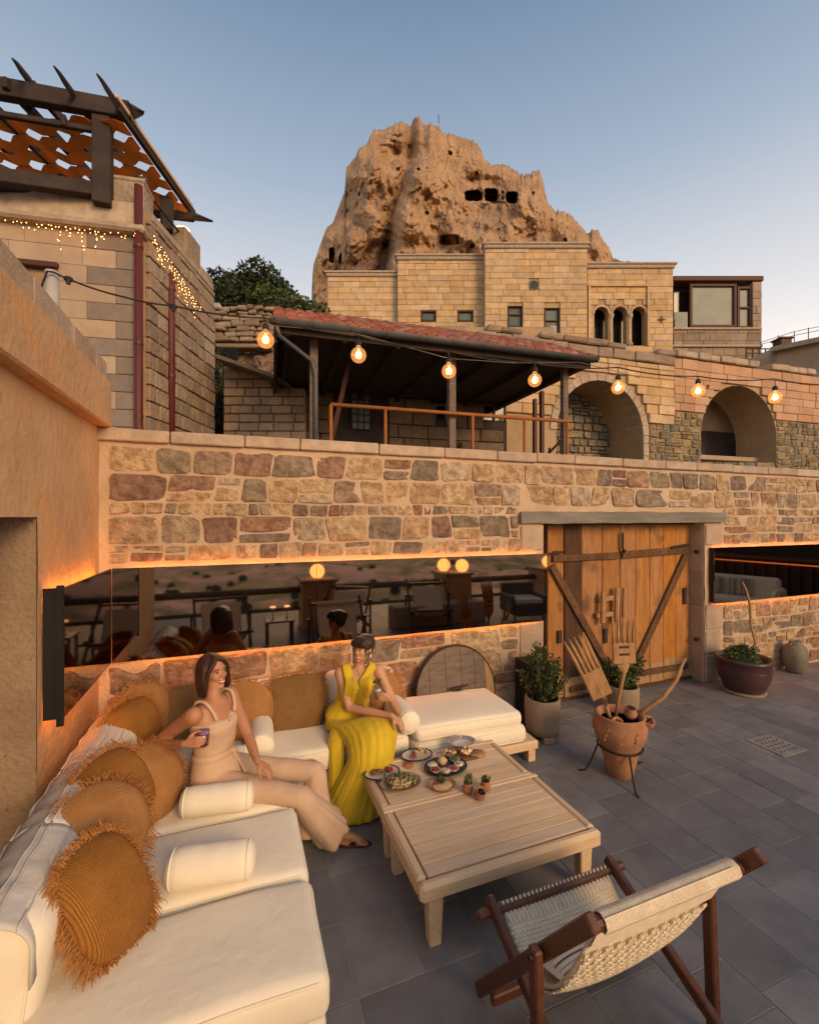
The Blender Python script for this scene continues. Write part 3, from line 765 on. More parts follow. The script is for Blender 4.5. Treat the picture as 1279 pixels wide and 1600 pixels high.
# ------------------------------------------------------------------ the rock
def interp(tab, x):
    if x <= tab[0][0]: return tab[0][1]
    for (a, b), (c, d) in zip(tab, tab[1:]):
        if x <= c: return b + (d - b) * (x - a) / (c - a)
    return tab[-1][1]
TOP = [(487, 452), (489, 415), (495, 398), (503, 374), (510, 356), (520, 348), (528, 326), (538, 300), (541, 262), (556, 244), (560, 232), (572, 226), (583, 203), (600, 202), (612, 196), (627, 189),
       (641, 197), (648, 183), (655, 181), (662, 196), (672, 192), (686, 199), (694, 209), (706, 209), (722, 216), (740, 219), (750, 232), (757, 250), (770, 258), (785, 256), (799, 262), (812, 272), (822, 273), (833, 268), (843, 266), (850, 292), (856, 318), (866, 329),
       (880, 330), (893, 337), (904, 350), (918, 366), (924, 360), (934, 359), (941, 375), (950, 384), (956, 402), (970, 408), (984, 409), (998, 416), (1012, 419), (1030, 428), (1070, 450)]
CD = 62.0
def cliff_pt(px, py):
    ztop = interp(TOP, px)
    u = (px - 487) / (1070 - 487)
    h = max(0.0, min(1.0, (py - ztop) / 240))
    prof = math.sqrt(max(0, 1 - (2 * u - 1) ** 2))
    d = CD - 13 * prof * (h ** .55) + 8
    X, Z = px * .012, py * .012
    r = noise.fractal(V(X * 3.0, Z * 2.1, 2), 1, 2, 5) * 1.6 + noise.fractal(V(X * 1.1, Z * 1.0, 7), 1, 2, 3) * 3.4
    r += (1 - abs(noise.noise(V(X * 2.2 + .4 * noise.noise(V(X, Z * 2, 1)), Z * .8, 4))) * 2) * .7
    r += noise.fractal(V(X * 12, Z * 9, 3), 1, 2, 3) * .30 + noise.noise(V(X * .8, Z * .9, 12)) * 2.0
    r += (.5 - abs(noise.noise(V(X * 5, Z * 3.6, 21)))) * .6 + (.5 - abs(noise.noise(V(X * 13, Z * 10, 23)))) * .25 - .4
    s_n = 3.0 * noise.noise(V(X * 1.5, Z * 1.9, 31)); fl_ = math.floor(s_n); r += .8 * (fl_ + min(1, (s_n - fl_) * 4))
    # main cleft and ridges
    cx = interp([(190, 643), (240, 640), (280, 628), (330, 612), (420, 596), (470, 590)], py)
    g = (px - cx); d += 4.2 * math.exp(-(g / 9) ** 2) - 3.2 * math.exp(-((g - 42) / 26) ** 2) * h
    g2 = px - interp([(190, 560), (330, 570), (460, 540)], py); d -= 2.2 * math.exp(-(g2 / 24) ** 2)
    d -= r * min(1, h * 3 + .35)
    # caves
    for (x0, x1, y0, y1, dp_) in ((726, 752, 298, 314, 6), (757, 777, 295, 315, 6), (791, 808, 300, 317, 6), (689, 717, 367, 383, 2.4), (514, 523, 388, 410, 4), (530, 534, 396, 412, 3), (783, 786, 298, 303, 2), (783, 786, 308, 312, 2), (618, 624, 262, 268, 1.2), (700, 706, 236, 243, 1.2), (742, 746, 268, 273, 1), (600, 604, 380, 388, 1.4), (664, 669, 330, 336, 1.2), (830, 834, 300, 306, 1.2), (560, 563, 300, 306, 1), (880, 885, 372, 377, 1.2), (652, 656, 262, 266, 1), (735, 741, 380, 388, 1.2)):
        cx_, cy_ = (x0 + x1) / 2, (y0 + y1) / 2; e = max(abs((px - cx_) / ((x1 - x0) / 2)) ** 4 + abs((py - cy_) / ((y1 - y0) / 2)) ** 4, 0) + .5 * noise.noise(V(px * .22, py * .22, 6))
        if e < 1.3: d += dp_ * max(0, min(1, (1.3 - e) / .5))
    # a worn gallery above the caves
    if 716 < px < 812 and 272 < py < 318: d += 1.1 * min(1, (px - 716) / 6, (812 - px) / 6, (py - 272) / 8)
    return d
NU, NV = 420, 230
vs = []; fs = []
for j in range(NV + 1):
    for i in range(NU + 1):
        px = 487 + (1070 - 487) * i / NU
        t0 = interp(TOP, px); py = 500 + (t0 - 500) * (j / NV)
        jag = 5.0 * (noise.noise(V(px * .30, 0, 5)) + .5 * noise.noise(V(px * .8, 0, 9))) * (j / NV) ** 8 * (1 if 560 < px < 1040 else .3)
        d = cliff_pt(px, py)
        a, bb = (px - 639.5) / FPX, (808 - py - jag) / FPX
        vs.append(CW(a * d, d, CAM_H + bb * d))
for j in range(NV):
    for i in range(NU):
        a = j * (NU + 1) + i; fs.append((a, a + 1, a + NU + 2, a + NU + 1))
n0 = len(vs)                            # the far side: from the crest down and back
for k in range(1, 9):
    for i in range(NU + 1):
        p = vs[NV * (NU + 1) + i]; base = p.copy(); kk = k / 8
        q_ = p + FW * (26 * math.sin(kk * math.pi / 2)); q_.z = p.z - (p.z - 15) * kk ** 1.6 + noise.noise(p * .3 + V(k, 0, 0)) * 1.2
        vs.append(q_)
for k in range(8):
    for i in range(NU):
        a = (NV * (NU + 1) if k == 0 else n0 + (k - 1) * (NU + 1)) + i; c = n0 + k * (NU + 1) + i
        fs.append((a, a + 1, c + 1, c))
b = B(); b.add(vs, fs); o = b.build('rock_castle', 'cliff', None, smooth=True)
tag(o, 'huge eroded orange tuff rock with carved cave openings rising above the buildings', 'rock', kind='structure')
t = B(); p = CW(45.5 / FPX * 60, 60, CAM_H + 615 / FPX * 60); t.tube([p, p + V(0, 0, 1.2)], .05, 5); tag(t.build('antenna_mast', 'iron', None), 'thin antenna mast on top of the great rock', 'mast')

# ------------------------------------------------------------------ hotel building below the rock
FD = 23.0
def F(px, py, d=FD): return CW((px - 639.5) / FPX * d, d, CAM_H + (808 - py) / FPX * d)
def flat_wall(b, px0, px1, py0, py1, d, holes=(), thick=.5, arches=()):
    """front face with rectangular holes (px boxes) and arch holes (cx, halfwidth, spring y, bottom y), built as columns with reveals"""
    xs = sorted(set([px0, px1] + [h[0] for h in holes] + [h[1] for h in holes] + [c - r * math.cos(k * math.pi / 12) for (c, r, s_, bo) in arches for k in range(13)]))
    xs = [x for x in xs if px0 <= x <= px1]
    for a, c in zip(xs, xs[1:]):
        m_ = (a + c) / 2; gaps = []
        for h in holes:
            if h[0] <= m_ <= h[1]: gaps.append((h[2], h[2], h[3]))
        for (cx, r, s_, bo) in arches:
            if abs(m_ - cx) < r:
                ya = s_ - math.sqrt(max(0, r * r - (a - cx) ** 2)); yc = s_ - math.sqrt(max(0, r * r - (c - cx) ** 2)); gaps.append((ya, yc, bo))
        gaps.sort(); y = (py0, py0)
        for (ga, gc, gb) in gaps + [(py1, py1, None)]:
            vs = [F(a, y[0], d), F(c, y[1], d), F(c, gc, d), F(a, ga, d)]
            b.add(vs, [(0, 1, 2, 3)])
            if gb is not None:
                w = FW * thick; b.add([F(a, ga, d), F(c, gc, d), F(c, gc, d) + w, F(a, ga, d) + w], [(0, 1, 2, 3)]); b.add([F(a, gb, d), F(c, gb, d), F(c, gb, d) + w, F(a, gb, d) + w], [(0, 1, 2, 3)])
                y = (gb, gb)
    for h in holes:
        for x in (h[0], h[1]): b.add([F(x, h[2], d), F(x, h[3], d), F(x, h[3], d) + FW * thick, F(x, h[2], d) + FW * thick], [(0, 1, 2, 3)])
    for (cx, r, s_, bo) in arches:
        for x in (cx - r, cx + r): b.add([F(x, s_, d), F(x, bo, d), F(x, bo, d) + FW * thick, F(x, s_, d) + FW * thick], [(0, 1, 2, 3)])
t = thing('stone_hotel', 'long ashlar building with three narrow arches and a glazed room, below the great rock', 'building', CW(5, FD, 9.5))
segs = [(512, 621, 432, 24.0), (621, 757, 406, 23.6), (757, 916, 388, 23.0), (916, 1050, 419, 23.2)]
arch3 = [(939, 11, 489, 540), (968, 11, 489, 540), (997.5, 11, 489, 540)]
wins = [(657, 681, 486, 503), (714, 739, 486, 503), (792, 816, 478, 512), (849, 874, 481, 530)]
S = FD / FPX
for si, (a, c, top, d) in enumerate(segs):
    b = B(); hs = [h for h in wins if a < h[0] < c]; ar = arch3 if si == 3 else ()
    flat_wall(b, a, c, top, 600, d, hs, .45, ar)
    k = F(a, top, d), F(c, top, d)
    b.add([k[0], k[1], k[1] + FW * 6, k[0] + FW * 6], [(0, 1, 2, 3)])
    for kk, px in ((0, a), (1, c)): b.add([F(px, top, d), F(px, 600, d), F(px, 600, d) + FW * 6, F(px, top, d) + FW * 6], [(0, 1, 2, 3)])
    b.add([F(a, top, d) + FW * 1.2, F(c, top, d) + FW * 1.2, F(c, 600, d) + FW * 1.2, F(a, 600, d) + FW * 1.2], [(0, 1, 2, 3)])
    b.build('wall', 'ashlar_joint', t)
    O = CW(0, d, 0); s_ = d / FPX
    zt = CAM_H + (808 - top) * s_; zb = CAM_H + (808 - 560) * s_
    hl = [rect_hole((h[0] - 639.5) * s_, (h[1] - 639.5) * s_, CAM_H + (808 - h[3]) * s_, CAM_H + (808 - h[2]) * s_) for h in hs]
    hl += [arch_hole((c_ - 639.5) * s_, r_ * s_, CAM_H + (808 - sp) * s_, CAM_H + (808 - bo) * s_, .07) for (c_, r_, sp, bo) in ar]
    if si == 2: hl.append(rect_hole((826 - 639.5) * s_, (841 - 639.5) * s_, CAM_H + (808 - 453) * s_, CAM_H + (808 - 439) * s_))
    blocks(t, O, RT, -FW, (a - 639.5) * s_, (c - 639.5) * s_, rows_of(zb, zt, .31, .1, si), (.5, 1.25), 'ashlar', hl, .012, .10, .022, 0, .01, 'stone_block', (45, 60, 90, 95)[si], seed=30 + si, sink=.05)
    b = B(); b.box(CW(((a + c) / 2 - 639.5) * s_, d + .1, zt + .04), ((c - a) * s_ + .12, .5, .2), Matrix.Rotation(-YAW, 3, 'Z'), .03)
    b.box(CW(((a + c) / 2 - 639.5) * s_, d + .1, zt + .17), ((c - a) * s_ + .3, .62, .1), Matrix.Rotation(-YAW, 3, 'Z'), .02); b.build('cornice', 'coping', t)
RZ = Matrix.Rotation(-YAW, 3, 'Z')
for h in wins:
    d = 23.6 if h[0] < 757 else 23.0; s_ = d / FPX
    wn_ = thing('window', None, None, F((h[0] + h[1]) / 2, h[3], d + .2)); wn_.parent = None
    w, hh = (h[1] - h[0]) * s_, (h[3] - h[2]) * s_; c = F((h[0] + h[1]) / 2, (h[2] + h[3]) / 2, d + .12)
    b = B(); fw = .09
    for sg in (-1, 1):
        b.box(c + RT * sg * (w / 2 - fw / 2), (fw, .12, hh), RZ, .01); b.box(c + V(0, 0, sg * (hh / 2 - fw / 2)), (w - 2 * fw, .11, fw), RZ, .01)
    if hh > .9: b.box(c + V(0, 0, .08 * hh), (w - 2 * fw, .1, fw * .7), RZ, .01)
    bpy.data.objects.remove(wn_); f = b.build('window', 'red_brown', t)
    b = B(); b.box(c + FW * .05, (w - .1, .02, hh - .1), RZ); b.build('pane', 'window_pale', f)
    if h[0] > 840:
        b = B(); b.add([c + FW * .03 + RT * x_ + V(0, 0, z_) for x_, z_ in ((-.05, -.1), (.28, -.1), (.28, -.62), (.12, -.62))], [(0, 1, 2, 3)]); b.build('curtain', 'curtain', f)
c = F(833.5, 446, 22.95)
b = B(); b.tube([c + RT * (.24 * math.cos(a)) + V(0, 0, .24 * math.sin(a)) for a in [k * math.pi / 10 for k in range(20)]], .04, 6, closed=True); f = b.build('round_window', 'lintel', t)
b = B(); b.lathe([(.001, 0), (.23, 0)], c, 20, rot=RZ @ Matrix.Rotation(R(90), 3, 'X')); b.build('pane', 'window_pale', f)
for (cx, r, sp, bo) in arch3:            # arch mouldings, pale columns, dark room behind
    b = B(); s_ = 23.2 / FPX; C0 = F(cx, sp, 23.15)
    b.tube([C0 + V(0, 0, -.05) + RT * (math.cos(a) * (r + 1.4) * s_) + V(0, 0, math.sin(a) * (r + 1.4) * s_) for a in [k * math.pi / 12 for k in range(13)]], .055, 6); b.build('arch_moulding', 'ashlar', t)
for cx in (953.5, 983):
    b = B(); p = F(cx, 540, 23.25); zt = F(cx, 492, 23.25).z
    b.lathe([(.16, 0), (.16, .12), (.10, .18), (.095, zt - p.z - .25), (.15, zt - p.z - .12), (.17, zt - p.z)], p, 10); b.build('column', 'dressed', t, True)
b = B(); b.box(F(968, 510, 24.0), (3.6, .05, 3), RZ); b.build('dark_room', 'window_dark', t)
c = F(1033, 499, 23.09); b = B(); b.add([c] + [c + RT * x_ + V(0, 0, z_) for x_, z_ in [((.24 if k % 2 == 0 else .07) * math.cos(k * math.pi / 4), (.24 if k % 2 == 0 else .07) * math.sin(k * math.pi / 4)) for k in range(8)]], [(0, 1 + k, 1 + (k + 1) % 8) for k in range(8)]); b.build('star_opening', 'black', t)
for (x0, x1, y) in ((920, 1012, 446), (757, 916, 470)):
    if y == 446:
        b = B(); b.bar(F(x0, y, 23.1), F(x1, y, 23.1), .1, .1); b.bar(F(x0, y, 23.1), F(x0, 540, 23.1), .1, .1, FW); b.bar(F(x1 , y, 23.1), F(x1, 540, 23.1), .1, .1, FW); b.build('moulding', 'ashlar', t)
# glazed room at the right end
gx = 23.4
b = B(); b.box(F(1120, 436, gx) + FW * 1.7, ((1191 - 1050) * gx / FPX, 3.6, .26), RZ, .03); b.build('roof', 'red_brown', t)
b = B(); b.box(F(1119.5, 551, gx) + FW * 1.7, ((1188 - 1051) * gx / FPX, 3.3, (590 - 512) * gx / FPX), RZ); b.box(F(1119.5, 475, gx) + FW * 3.2, ((1188 - 1051) * gx / FPX, .2, 90 * gx / FPX), RZ); b.build('wall', 'ashlar_joint', t)
blocks(t, CW(0, gx, 0), RT, -FW, (1051 - 639.5) * gx / FPX, (1188 - 639.5) * gx / FPX, rows_of(F(0, 590, gx).z, F(0, 513, gx).z, .36, .1, 5), (.5, 1.2), 'old_block', (), .012, .1, .02, 0, .01, limit=45, seed=77, sink=.05)
blocks(t, CW(0, gx, 0), RT, -FW, (1174 - 639.5) * gx / FPX, (1188 - 639.5) * gx / FPX, rows_of(F(0, 513, gx).z, F(0, 441, gx).z, .36, .1, 5), (.4, .5), 'old_block', (), .012, .4, .02, 0, .01, limit=10, seed=78, sink=.05)
b = B(); b.box(F(1119, 541, gx - .05), ((1188 - 1051) * gx / FPX + .1, .2, .12), RZ, .02); b.box(F(1119, 514, gx - .05), ((1188 - 1051) * gx / FPX, .2, .1), RZ, .02); b.build('ledge', 'coping', t)
b = B(); b.box(F(1063, 478, gx + .6), (24 * gx / FPX, .1, 70 * gx / FPX), RZ); b.build('dark_opening', 'window_dark', t)
for (x0, x1, y0, y1) in ((1076, 1149, 444, 512), (1150, 1173, 448, 514)):
    c = F((x0 + x1) / 2, (y0 + y1) / 2, gx + .1); w, hh = (x1 - x0) * gx / FPX, (y1 - y0) * gx / FPX; b = B(); fw = .13
    for sg in (-1, 1):
        b.box(c + RT * sg * (w / 2 - fw / 2), (fw, .14, hh), RZ, .01); b.box(c + V(0, 0, sg * (hh / 2 - fw / 2)), (w - 2 * fw, .13, fw), RZ, .01)
    if x0 > 1100: b.box(c, (w - 2 * fw, .1, fw * .7), RZ, .01)
    f = b.build('window', 'red_brown', t)
    b = B(); b.box(c + FW * .05, (w - .1, .02, hh - .1), RZ); b.build('pane', 'window_pale', f)
b = B(); b.box(F(1063, 500, gx + .1), (20 * gx / FPX, .06, 24 * gx / FPX), RZ); b.build('low_pane', 'window_pale', t)
b = B()
for k in range(5):
    b.bar(F(1165 + k * 10, 545, 22.5), F(1165 + k * 10, 560, 22.5), .05, .05, FW)
b.bar(F(1164, 545, 22.5), F(1206, 545, 22.5), .05, .05); b.bar(F(1164, 552, 22.5), F(1206, 552, 22.5), .05, .05)
tag(b.build('balcony_railing', 'iron', None), 'small black iron railing at the right foot of the glazed room', 'railing')

# low house at the far right with chimney and wires
t = thing('low_house', 'low flat stone house with a chimney at the far right edge of the skyline', 'building', F(1250, 560, 16))
b = B(); p = [F(1200, 556, 17), F(1215, 540, 17), F(1300, 524, 15), F(1300, 620, 15), F(1200, 620, 17)]
b.add(p + [v + FW * 5 for v in p], [(0, 1, 2, 3, 4), (0, 5, 6, 1), (1, 6, 7, 2), (0, 4, 9, 5), (5, 9, 8, 7, 6)]); b.build('wall', 'pale_render', t)
b = B(); b.bar(F(1208, 546, 16.95), F(1300, 527, 14.9), .3, .16); b.build('roof_edge', 'coping', t)
b = B(); b.box(F(1221, 536, 17.2), (.42, .42, .35), RZ, .02); b.box(F(1221, 531, 17.2), (.52, .52, .07), RZ, .02); b.build('chimney', 'red_brown', t)
b = B(); qq = random.Random(1)
for px, y0, y1 in ((1188, 545, 535), (1215, 545, 524), (1240, 541, 518), (1262, 537, 512)): b.tube([F(px, y0, 17.5), F(px, y1, 17.5)], .016, 5)
for dy in (0, 6): b.tube([F(1188, 538 - dy * .5, 17.5), F(1240, 524 - dy, 17.5), F(1300, 512 - dy, 17.5)], .012, 5)
tag(b.build('wire_fence', 'iron', None), 'thin wire fence on the flat roof at the far right', 'fence')

# ------------------------------------------------------------------ arcade wall with two big arches
A0, A1 = CW((745 - 639.5) / FPX * 9.4, 9.4, 0), CW((1300 - 639.5) / FPX * 12.7, 12.7, 0)
AU = (A1 - A0).normalized(); AN = V(AU.y, -AU.x, 0)
if AN.dot(FW) > 0: AN = -AN
def AP(px, py):                          # a point on the arcade plane -> (u, z)
    d = FW + (px - 639.5) / FPX * RT
    k = (A0.x * AN.x + A0.y * AN.y) / (d.x * AN.x + d.y * AN.y)
    p = d * k; return (V(p.x, p.y, 0) - V(A0.x, A0.y, 0)).dot(AU), CAM_H + (808 - py) / FPX * k
def AW(u, z, n=0.0): return V(A0.x, A0.y, 0) + AU * u + V(0, 0, z) + AN * n
t = thing('arcade_wall', 'old ashlar wall with two big round arched openings, behind the terrace on the right', 'wall', AW(3, 2.4))
uE = AP(1300, 700)[0]; uM = AP(1050, 600)[0]
(u1a, _), (u1b, _) = AP(858, 660), AP(1012, 660); (u2a, _), (u2b, _) = AP(1090, 660), AP(1216, 660)
r1, c1 = (u1b - u1a) / 2, (u1a + u1b) / 2; r2, c2 = (u2b - u2a) / 2 - .08, (u2a + u2b) / 2
z1s = AP(935, 583)[1] - r1; z2s = AP(1150, 602)[1] - r2
R1 = r1 - .17; zT = 5.93
b = B()
us = sorted(set([0, uE] + [c1 - R1 * math.cos(k * math.pi / 16) for k in range(17)] + [c2 - r2 * math.cos(k * math.pi / 16) for k in range(17)]))
for a, c in zip(us, us[1:]):
    m_ = (a + c) / 2; lo = (2.2, 2.2)
    for (cc, rr, zz) in ((c1, R1, z1s), (c2, r2, z2s)):
        if abs(m_ - cc) < rr: lo = tuple(zz + math.sqrt(max(0, rr * rr - (x_ - cc) ** 2)) for x_ in (a, c))
    b.add([AW(a, lo[0]), AW(c, lo[1]), AW(c, zT), AW(a, zT)], [(0, 1, 2, 3)])
    if lo[0] > 2.3 or lo[1] > 2.3: b.add([AW(a, lo[0]), AW(c, lo[1]), AW(c, lo[1], -1.1), AW(a, lo[0], -1.1)], [(0, 1, 2, 3)])
for (cc, rr, zz) in ((c1, R1, z1s), (c2, r2, z2s)):
    for x_ in (cc - rr, cc + rr): b.add([AW(x_, 2.2), AW(x_, zz), AW(x_, zz, -1.1), AW(x_, 2.2, -1.1)], [(0, 1, 2, 3)])
b.add([AW(0, zT), AW(uE, zT), AW(uE, zT, -1.1), AW(0, zT, -1.1)], [(0, 1, 2, 3)])
b.build('core', 'ashlar_joint', t)
AR = Matrix((AU, AN, V(0, 0, 1))).transposed()
b = B(); b.box(AW(c1, 3.9, -1.17), (4.2, .1, 4.2), AR); b.build('niche_back', 'green_rubble', t)
rubble(t, AW(0, 0, -1.08), AU, AN, c1 - R1 - .1, c1 + R1 + .1, rows_of(3.1, z1s + R1, .19, .1), 'green_rubble', (), (.9, 1.7), .03, .03, seed=3, limit=60, n=8)
b = B(); b.box(AW(c2, 3.9, -1.6), (5.2, .1, 4.4), AR); b.build('niche_back', 'pale_render', t)
b = B(); b.box(AW(c2, 4.12, -1.53), (5.0, .02, .95), AR); b.build('niche_dark_sheet', 'dark_wood', t)  # wide dark sheet across the back of the right arch niche
b = B(); b.box(AW(c2, AP(1150, 712)[1], -.9), (2 * r2 + .3, .9, .12), AR, .01); b.build('ledge', 'pale_render', t)
h1, h2 = arch_hole(c1, r1 + .005, z1s), arch_hole(c2, r2 + .005, z2s)
zg = 4.62
blocks(t, AW(0, 0), AU, AN, uM, uE, rows_of(zg + .02, 5.92, .205, .06, 3), (.34, .62), 'pink_ashlar', [h1, h2], .008, .12, .02, 0, .008, limit=105, seed=4, sink=.05, top=lambda u: 5.95)
blocks(t, AW(0, 0), AU, AN, 0, uM, rows_of(z1s + .3, 5.70, .215, .06, 6), (.36, .66), 'ashlar', [h1], .010, .12, .03, .003, .01, limit=60, seed=6, sink=.05)
blocks(t, AW(0, 0), AU, AN, c1 + r1, uM, rows_of(zg, z1s + .3, .2, .06, 6), (.3, .5), 'ashlar', [h1], .010, .12, .03, .003, .01, limit=10, seed=7, sink=.05)
blocks(t, AW(0, 0), AU, AN, 0, uE, [(5.70, 5.93)], (.3, .8), 'old_block', [lambda a, b_: (uM, uE)], .012, .3, .06, .012, .02, limit=40, seed=8, sink=.08)
blocks(t, AW(0, 0), AU, AN, .2, uM + .2, [(5.93, 6.08)], (.3, .9), 'old_block', [], .015, .3, .08, .02, .03, limit=40, seed=18, sink=.08, top=lambda u: 7 if noise.noise(V(u * 1.3, 3, 0)) > -.1 else 0)
blocks(t, AW(0, 0), AU, AN, uM, uE, [(5.93, 6.10)], (.3, .7), 'coping', [], .015, .4, .05, .012, .02, limit=40, seed=28, sink=.1, top=lambda u: 7 if noise.noise(V(u * 1.3, 8, 0)) > -.25 else 0)
rubble(t, AW(0, 0), AU, AN, c1 + r1, uE, rows_of(2.9, zg, .17, .15, 2), 'green_rubble', [h1, h2], (.8, 1.7), .02, .035, seed=12, limit=150, n=8)
for (cc, ro, ri, zz, n_) in ((c1, r1, R1, z1s, 17),):
    for k in range(n_):
        a0, a1 = math.pi * k / n_ + .006, math.pi * (k + 1) / n_ - .006
        poly = [(cc + ri * math.cos(a0), zz + ri * math.sin(a0)), (cc + ro * math.cos(a0), zz + ro * math.sin(a0)), (cc + ro * math.cos(a1), zz + ro * math.sin(a1)), (cc + ri * math.cos(a1), zz + ri * math.sin(a1))]
        b = B(); vs = [AW(u, z, .03) for u, z in poly] + [AW(u, z, -.5) for u, z in poly]
        b.add(vs, [(0, 1, 2, 3), (4, 7, 6, 5), (0, 4, 5, 1), (1, 5, 6, 2), (2, 6, 7, 3), (3, 7, 4, 0)]); b.build('arch_stone', 'coping', t)
blocks(t, AW(0, 0), AU, AN, c1 + R1, c1 + r1, rows_of(2.9, z1s, .3), (.17, .2), 'coping', (), .01, .5, .01, 0, .01, 'arch_stone', seed=5, sink=.03)
t = thing('low_rubble_wall', 'low broken rubble wall in front of the right arch, behind the terrace coping', 'wall', CW(6, 9.5, 3))
K0, K1 = CW((1060 - 639.5) / FPX * 9, 9, 0), CW((1250 - 639.5) / FPX * 9.3, 9.3, 0)
ku = (K1 - K0).normalized(); kn = V(ku.y, -ku.x, 0)
b = B(); b.box((K0 + K1) / 2 + V(0, 0, 2.65) - kn * .22, ((K1 - K0).length, .4, .95), Matrix((ku, kn, V(0, 0, 1))).transposed()); b.build('core', 'mortar', t)
rubble(t, K0, ku, kn, 0, (K1 - K0).length, [(2.7, 2.9), (2.9, 3.03), (3.03, 3.17)], 'green_rubble', (), (1, 2.2), .02, .04, seed=9, limit=60, n=8)

# ------------------------------------------------------------------ house on the left with quoins, pipes and pergola
CU, CV = V(.9786, .2058, 0), V(0, 1, 0)
LU = RT * .9786 + FW * .2058; LV = FW.copy(); L0 = CW(-3.356, 5.7, 0)
LN = V(LU.y, -LU.x, 0)
if LN.dot(FW) > 0: LN = -LN
def LP(s_, z, n=0.0): return L0 - LU * s_ + V(0, 0, z) + LN * n           # s metres left of the corner
def LS(s_, z, n=0.0): return L0 + LV * s_ + V(0, 0, z) + RT * n            # s metres back from the corner
t = thing('corner_house', 'tall sandstone house at the upper left with grey quoins and a roof terrace', 'house', LP(0, 2.4))
b = B()
far = [LS(0, 0), LS(1.9, 0), LS(2.1, 0, -.25), LS(3.2, 0, -2.5), LP(3.4, 0, -3), LP(3.4, 0)]
b.add([p + V(0, 0, 1.9) for p in far] + [p + V(0, 0, 5.90) for p in far], [tuple(range(6)), tuple(range(6, 12))] + [(i, (i + 1) % 6, 6 + (i + 1) % 6, 6 + i) for i in range(6)])
b.build('wall', 'ashlar_joint', t)
LR = Matrix((LU, LN, V(0, 0, 1))).transposed()
rows = rows_of(2.3, 5.57, .218, 0)
for i, (a, c) in enumerate(rows):         # pale face blocks and alternate long/short grey quoins
    w = .62 if i % 2 == 0 else .30
    b = B(); b.box(LP(w / 2, (a + c) / 2, 0), (w - .006, .10, c - a - .006), LR, .006, .001); b.build('quoin', 'grey_quoin', t)
blocks(t, L0, -LU, LN, .30, 3.3, rows, (.45, .8), 'pale_render', [lambda a, c: (.0, .62) if int(round((a - 2.3) / .218)) % 2 == 0 else (0, .3), rect_hole(1.0, 1.45, 4.55, 5.05)], .003, .10, .003, 0, .003, limit=90, seed=2, sink=.045)
blocks(t, L0, LV, RT, .02, 1.95, rows_of(2.3, 5.86, .205, .05), (.22, .38), 'old_block', (), .016, .10, .022, .002, .008, limit=150, seed=13, sink=.05)
b = B()
for i in range(9):                        # rounded far corner
    pass
cor = thing('x', None, None); bpy.data.objects.remove(cor)
for (a, c) in rows_of(2.3, 5.55, .205, .05):
    for k in range(3):
        p0, p1 = LS(1.95 + .10 * k, 0, -.02 - .10 * k * k), LS(1.95 + .10 * (k + 1), 0, -.02 - .10 * (k + 1) ** 2)
        if k < 2:
            b = B(); b.bar(p0 + V(0, 0, (a + c) / 2), p1 + V(0, 0, (a + c) / 2), .08, c - a - .012, ch=.01); b.build('stone_block', 'old_block', t)
b = B(); b.box(LP(1.65, 5.80, -.08), (3.3, .36, .30), LR, .01); b.box(LP(1.62, 5.61, -.03), (3.36, .42, .10), LR, .03); b.build('cornice', 'coping', t)
b = B(); b.box(LS(.98, 5.90, -.08), (.3, 1.8, .1), RZ, .01); b.build('side_coping', 'coping', t)
b = B(); b.box(LP(.22, 6.12, -.2), (.42, .36, .36), LR, .015); b.build('pier', 'old_block', t)
b = B(); b.box(LP(.22, 6.32, -.2), (.44, .38, .06), LR, .015); b.build('pier_cap', 'coping', t)
for k, (s_, z0, z1, w) in enumerate(((1.30, 5.5, 6.42, .5), (1.78, 5.4, 6.12, .45))):
    b = B(); b.box(LS(s_, (z0 + z1) / 2, -.16), (.34, w, z1 - z0), RZ, .03, .004); b.build('side_pier', 'old_block', t)
b = B(); b.box(LP(1.22, 4.80, -.02), (.5, .04, .55), LR); b.build('window_recess', 'window_dark', t)
b = B(); b.box(LP(1.22, 5.09, .04), (.60, .1, .07), LR, .01); b.box(LP(.96, 4.8, .035), (.06, .08, .5), LR, .01); b.build('window_frame', 'red_brown', t)
b = B(); b.box(LP(.12, 2.55, .08), (.55, .2, .16), LR, .03); b.box(LP(.12, 2.42, .05), (.45, .16, .2), LR, .03); b.build('base_moulding', 'coping', t)
# roof terrace railing bars
b = B()
for z in (6.02, 6.22): b.tube([LP(.45, z, -.2), LP(3.3, z, -.2)], .010, 5)
for k in range(5): b.tube([LP(.8 + k * .5, 5.9, -.2), LP(.8 + k * .5, 6.24, -.2)], .010, 5)
tag(b.build('wire_railing', 'iron', None), 'thin wire railing under the pergola along the front roof edge', 'railing')
b = B()
for z in (6.08, 6.33): b.tube([LS(.1, z, -.1), LS(1.1, z, -.1)], .016, 5)
for k in range(3): b.tube([LS(.12 + k * .48, 5.9, -.1), LS(.12 + k * .48, 6.34, -.1)], .016, 5)
tag(b.build('side_railing', 'iron', None), 'black metal railing along the side roof edge of the corner house', 'railing')
for lab, p in (('small wall spotlight on the far corner of the left house', LS(1.95, 5.62, .1)),):
    s_ = thing('spotlight', lab, 'lamp', p); b = B(); b.box(p, (.12, .12, .10), RZ, .02); b.build('head', 'white_pipe', s_); b = B(); b.bar(p - RT * .12 - V(0, 0, .02), p, .02, .02); b.build('bracket', 'iron', s_)
gl = thing('globe_light', 'round clear globe light standing on the stone pier under the pergola', 'lamp', LP(.10, 6.35, -.2))
b = B(); b.ball(LP(.10, 6.46, -.2), .085, 14, 10); b.build('globe', 'glass', gl, True); b = B(); b.lathe([(.05, 0), (.05, .03), (.02, .04)], LP(.10, 6.35, -.2), 10); b.build('base', 'iron', gl)
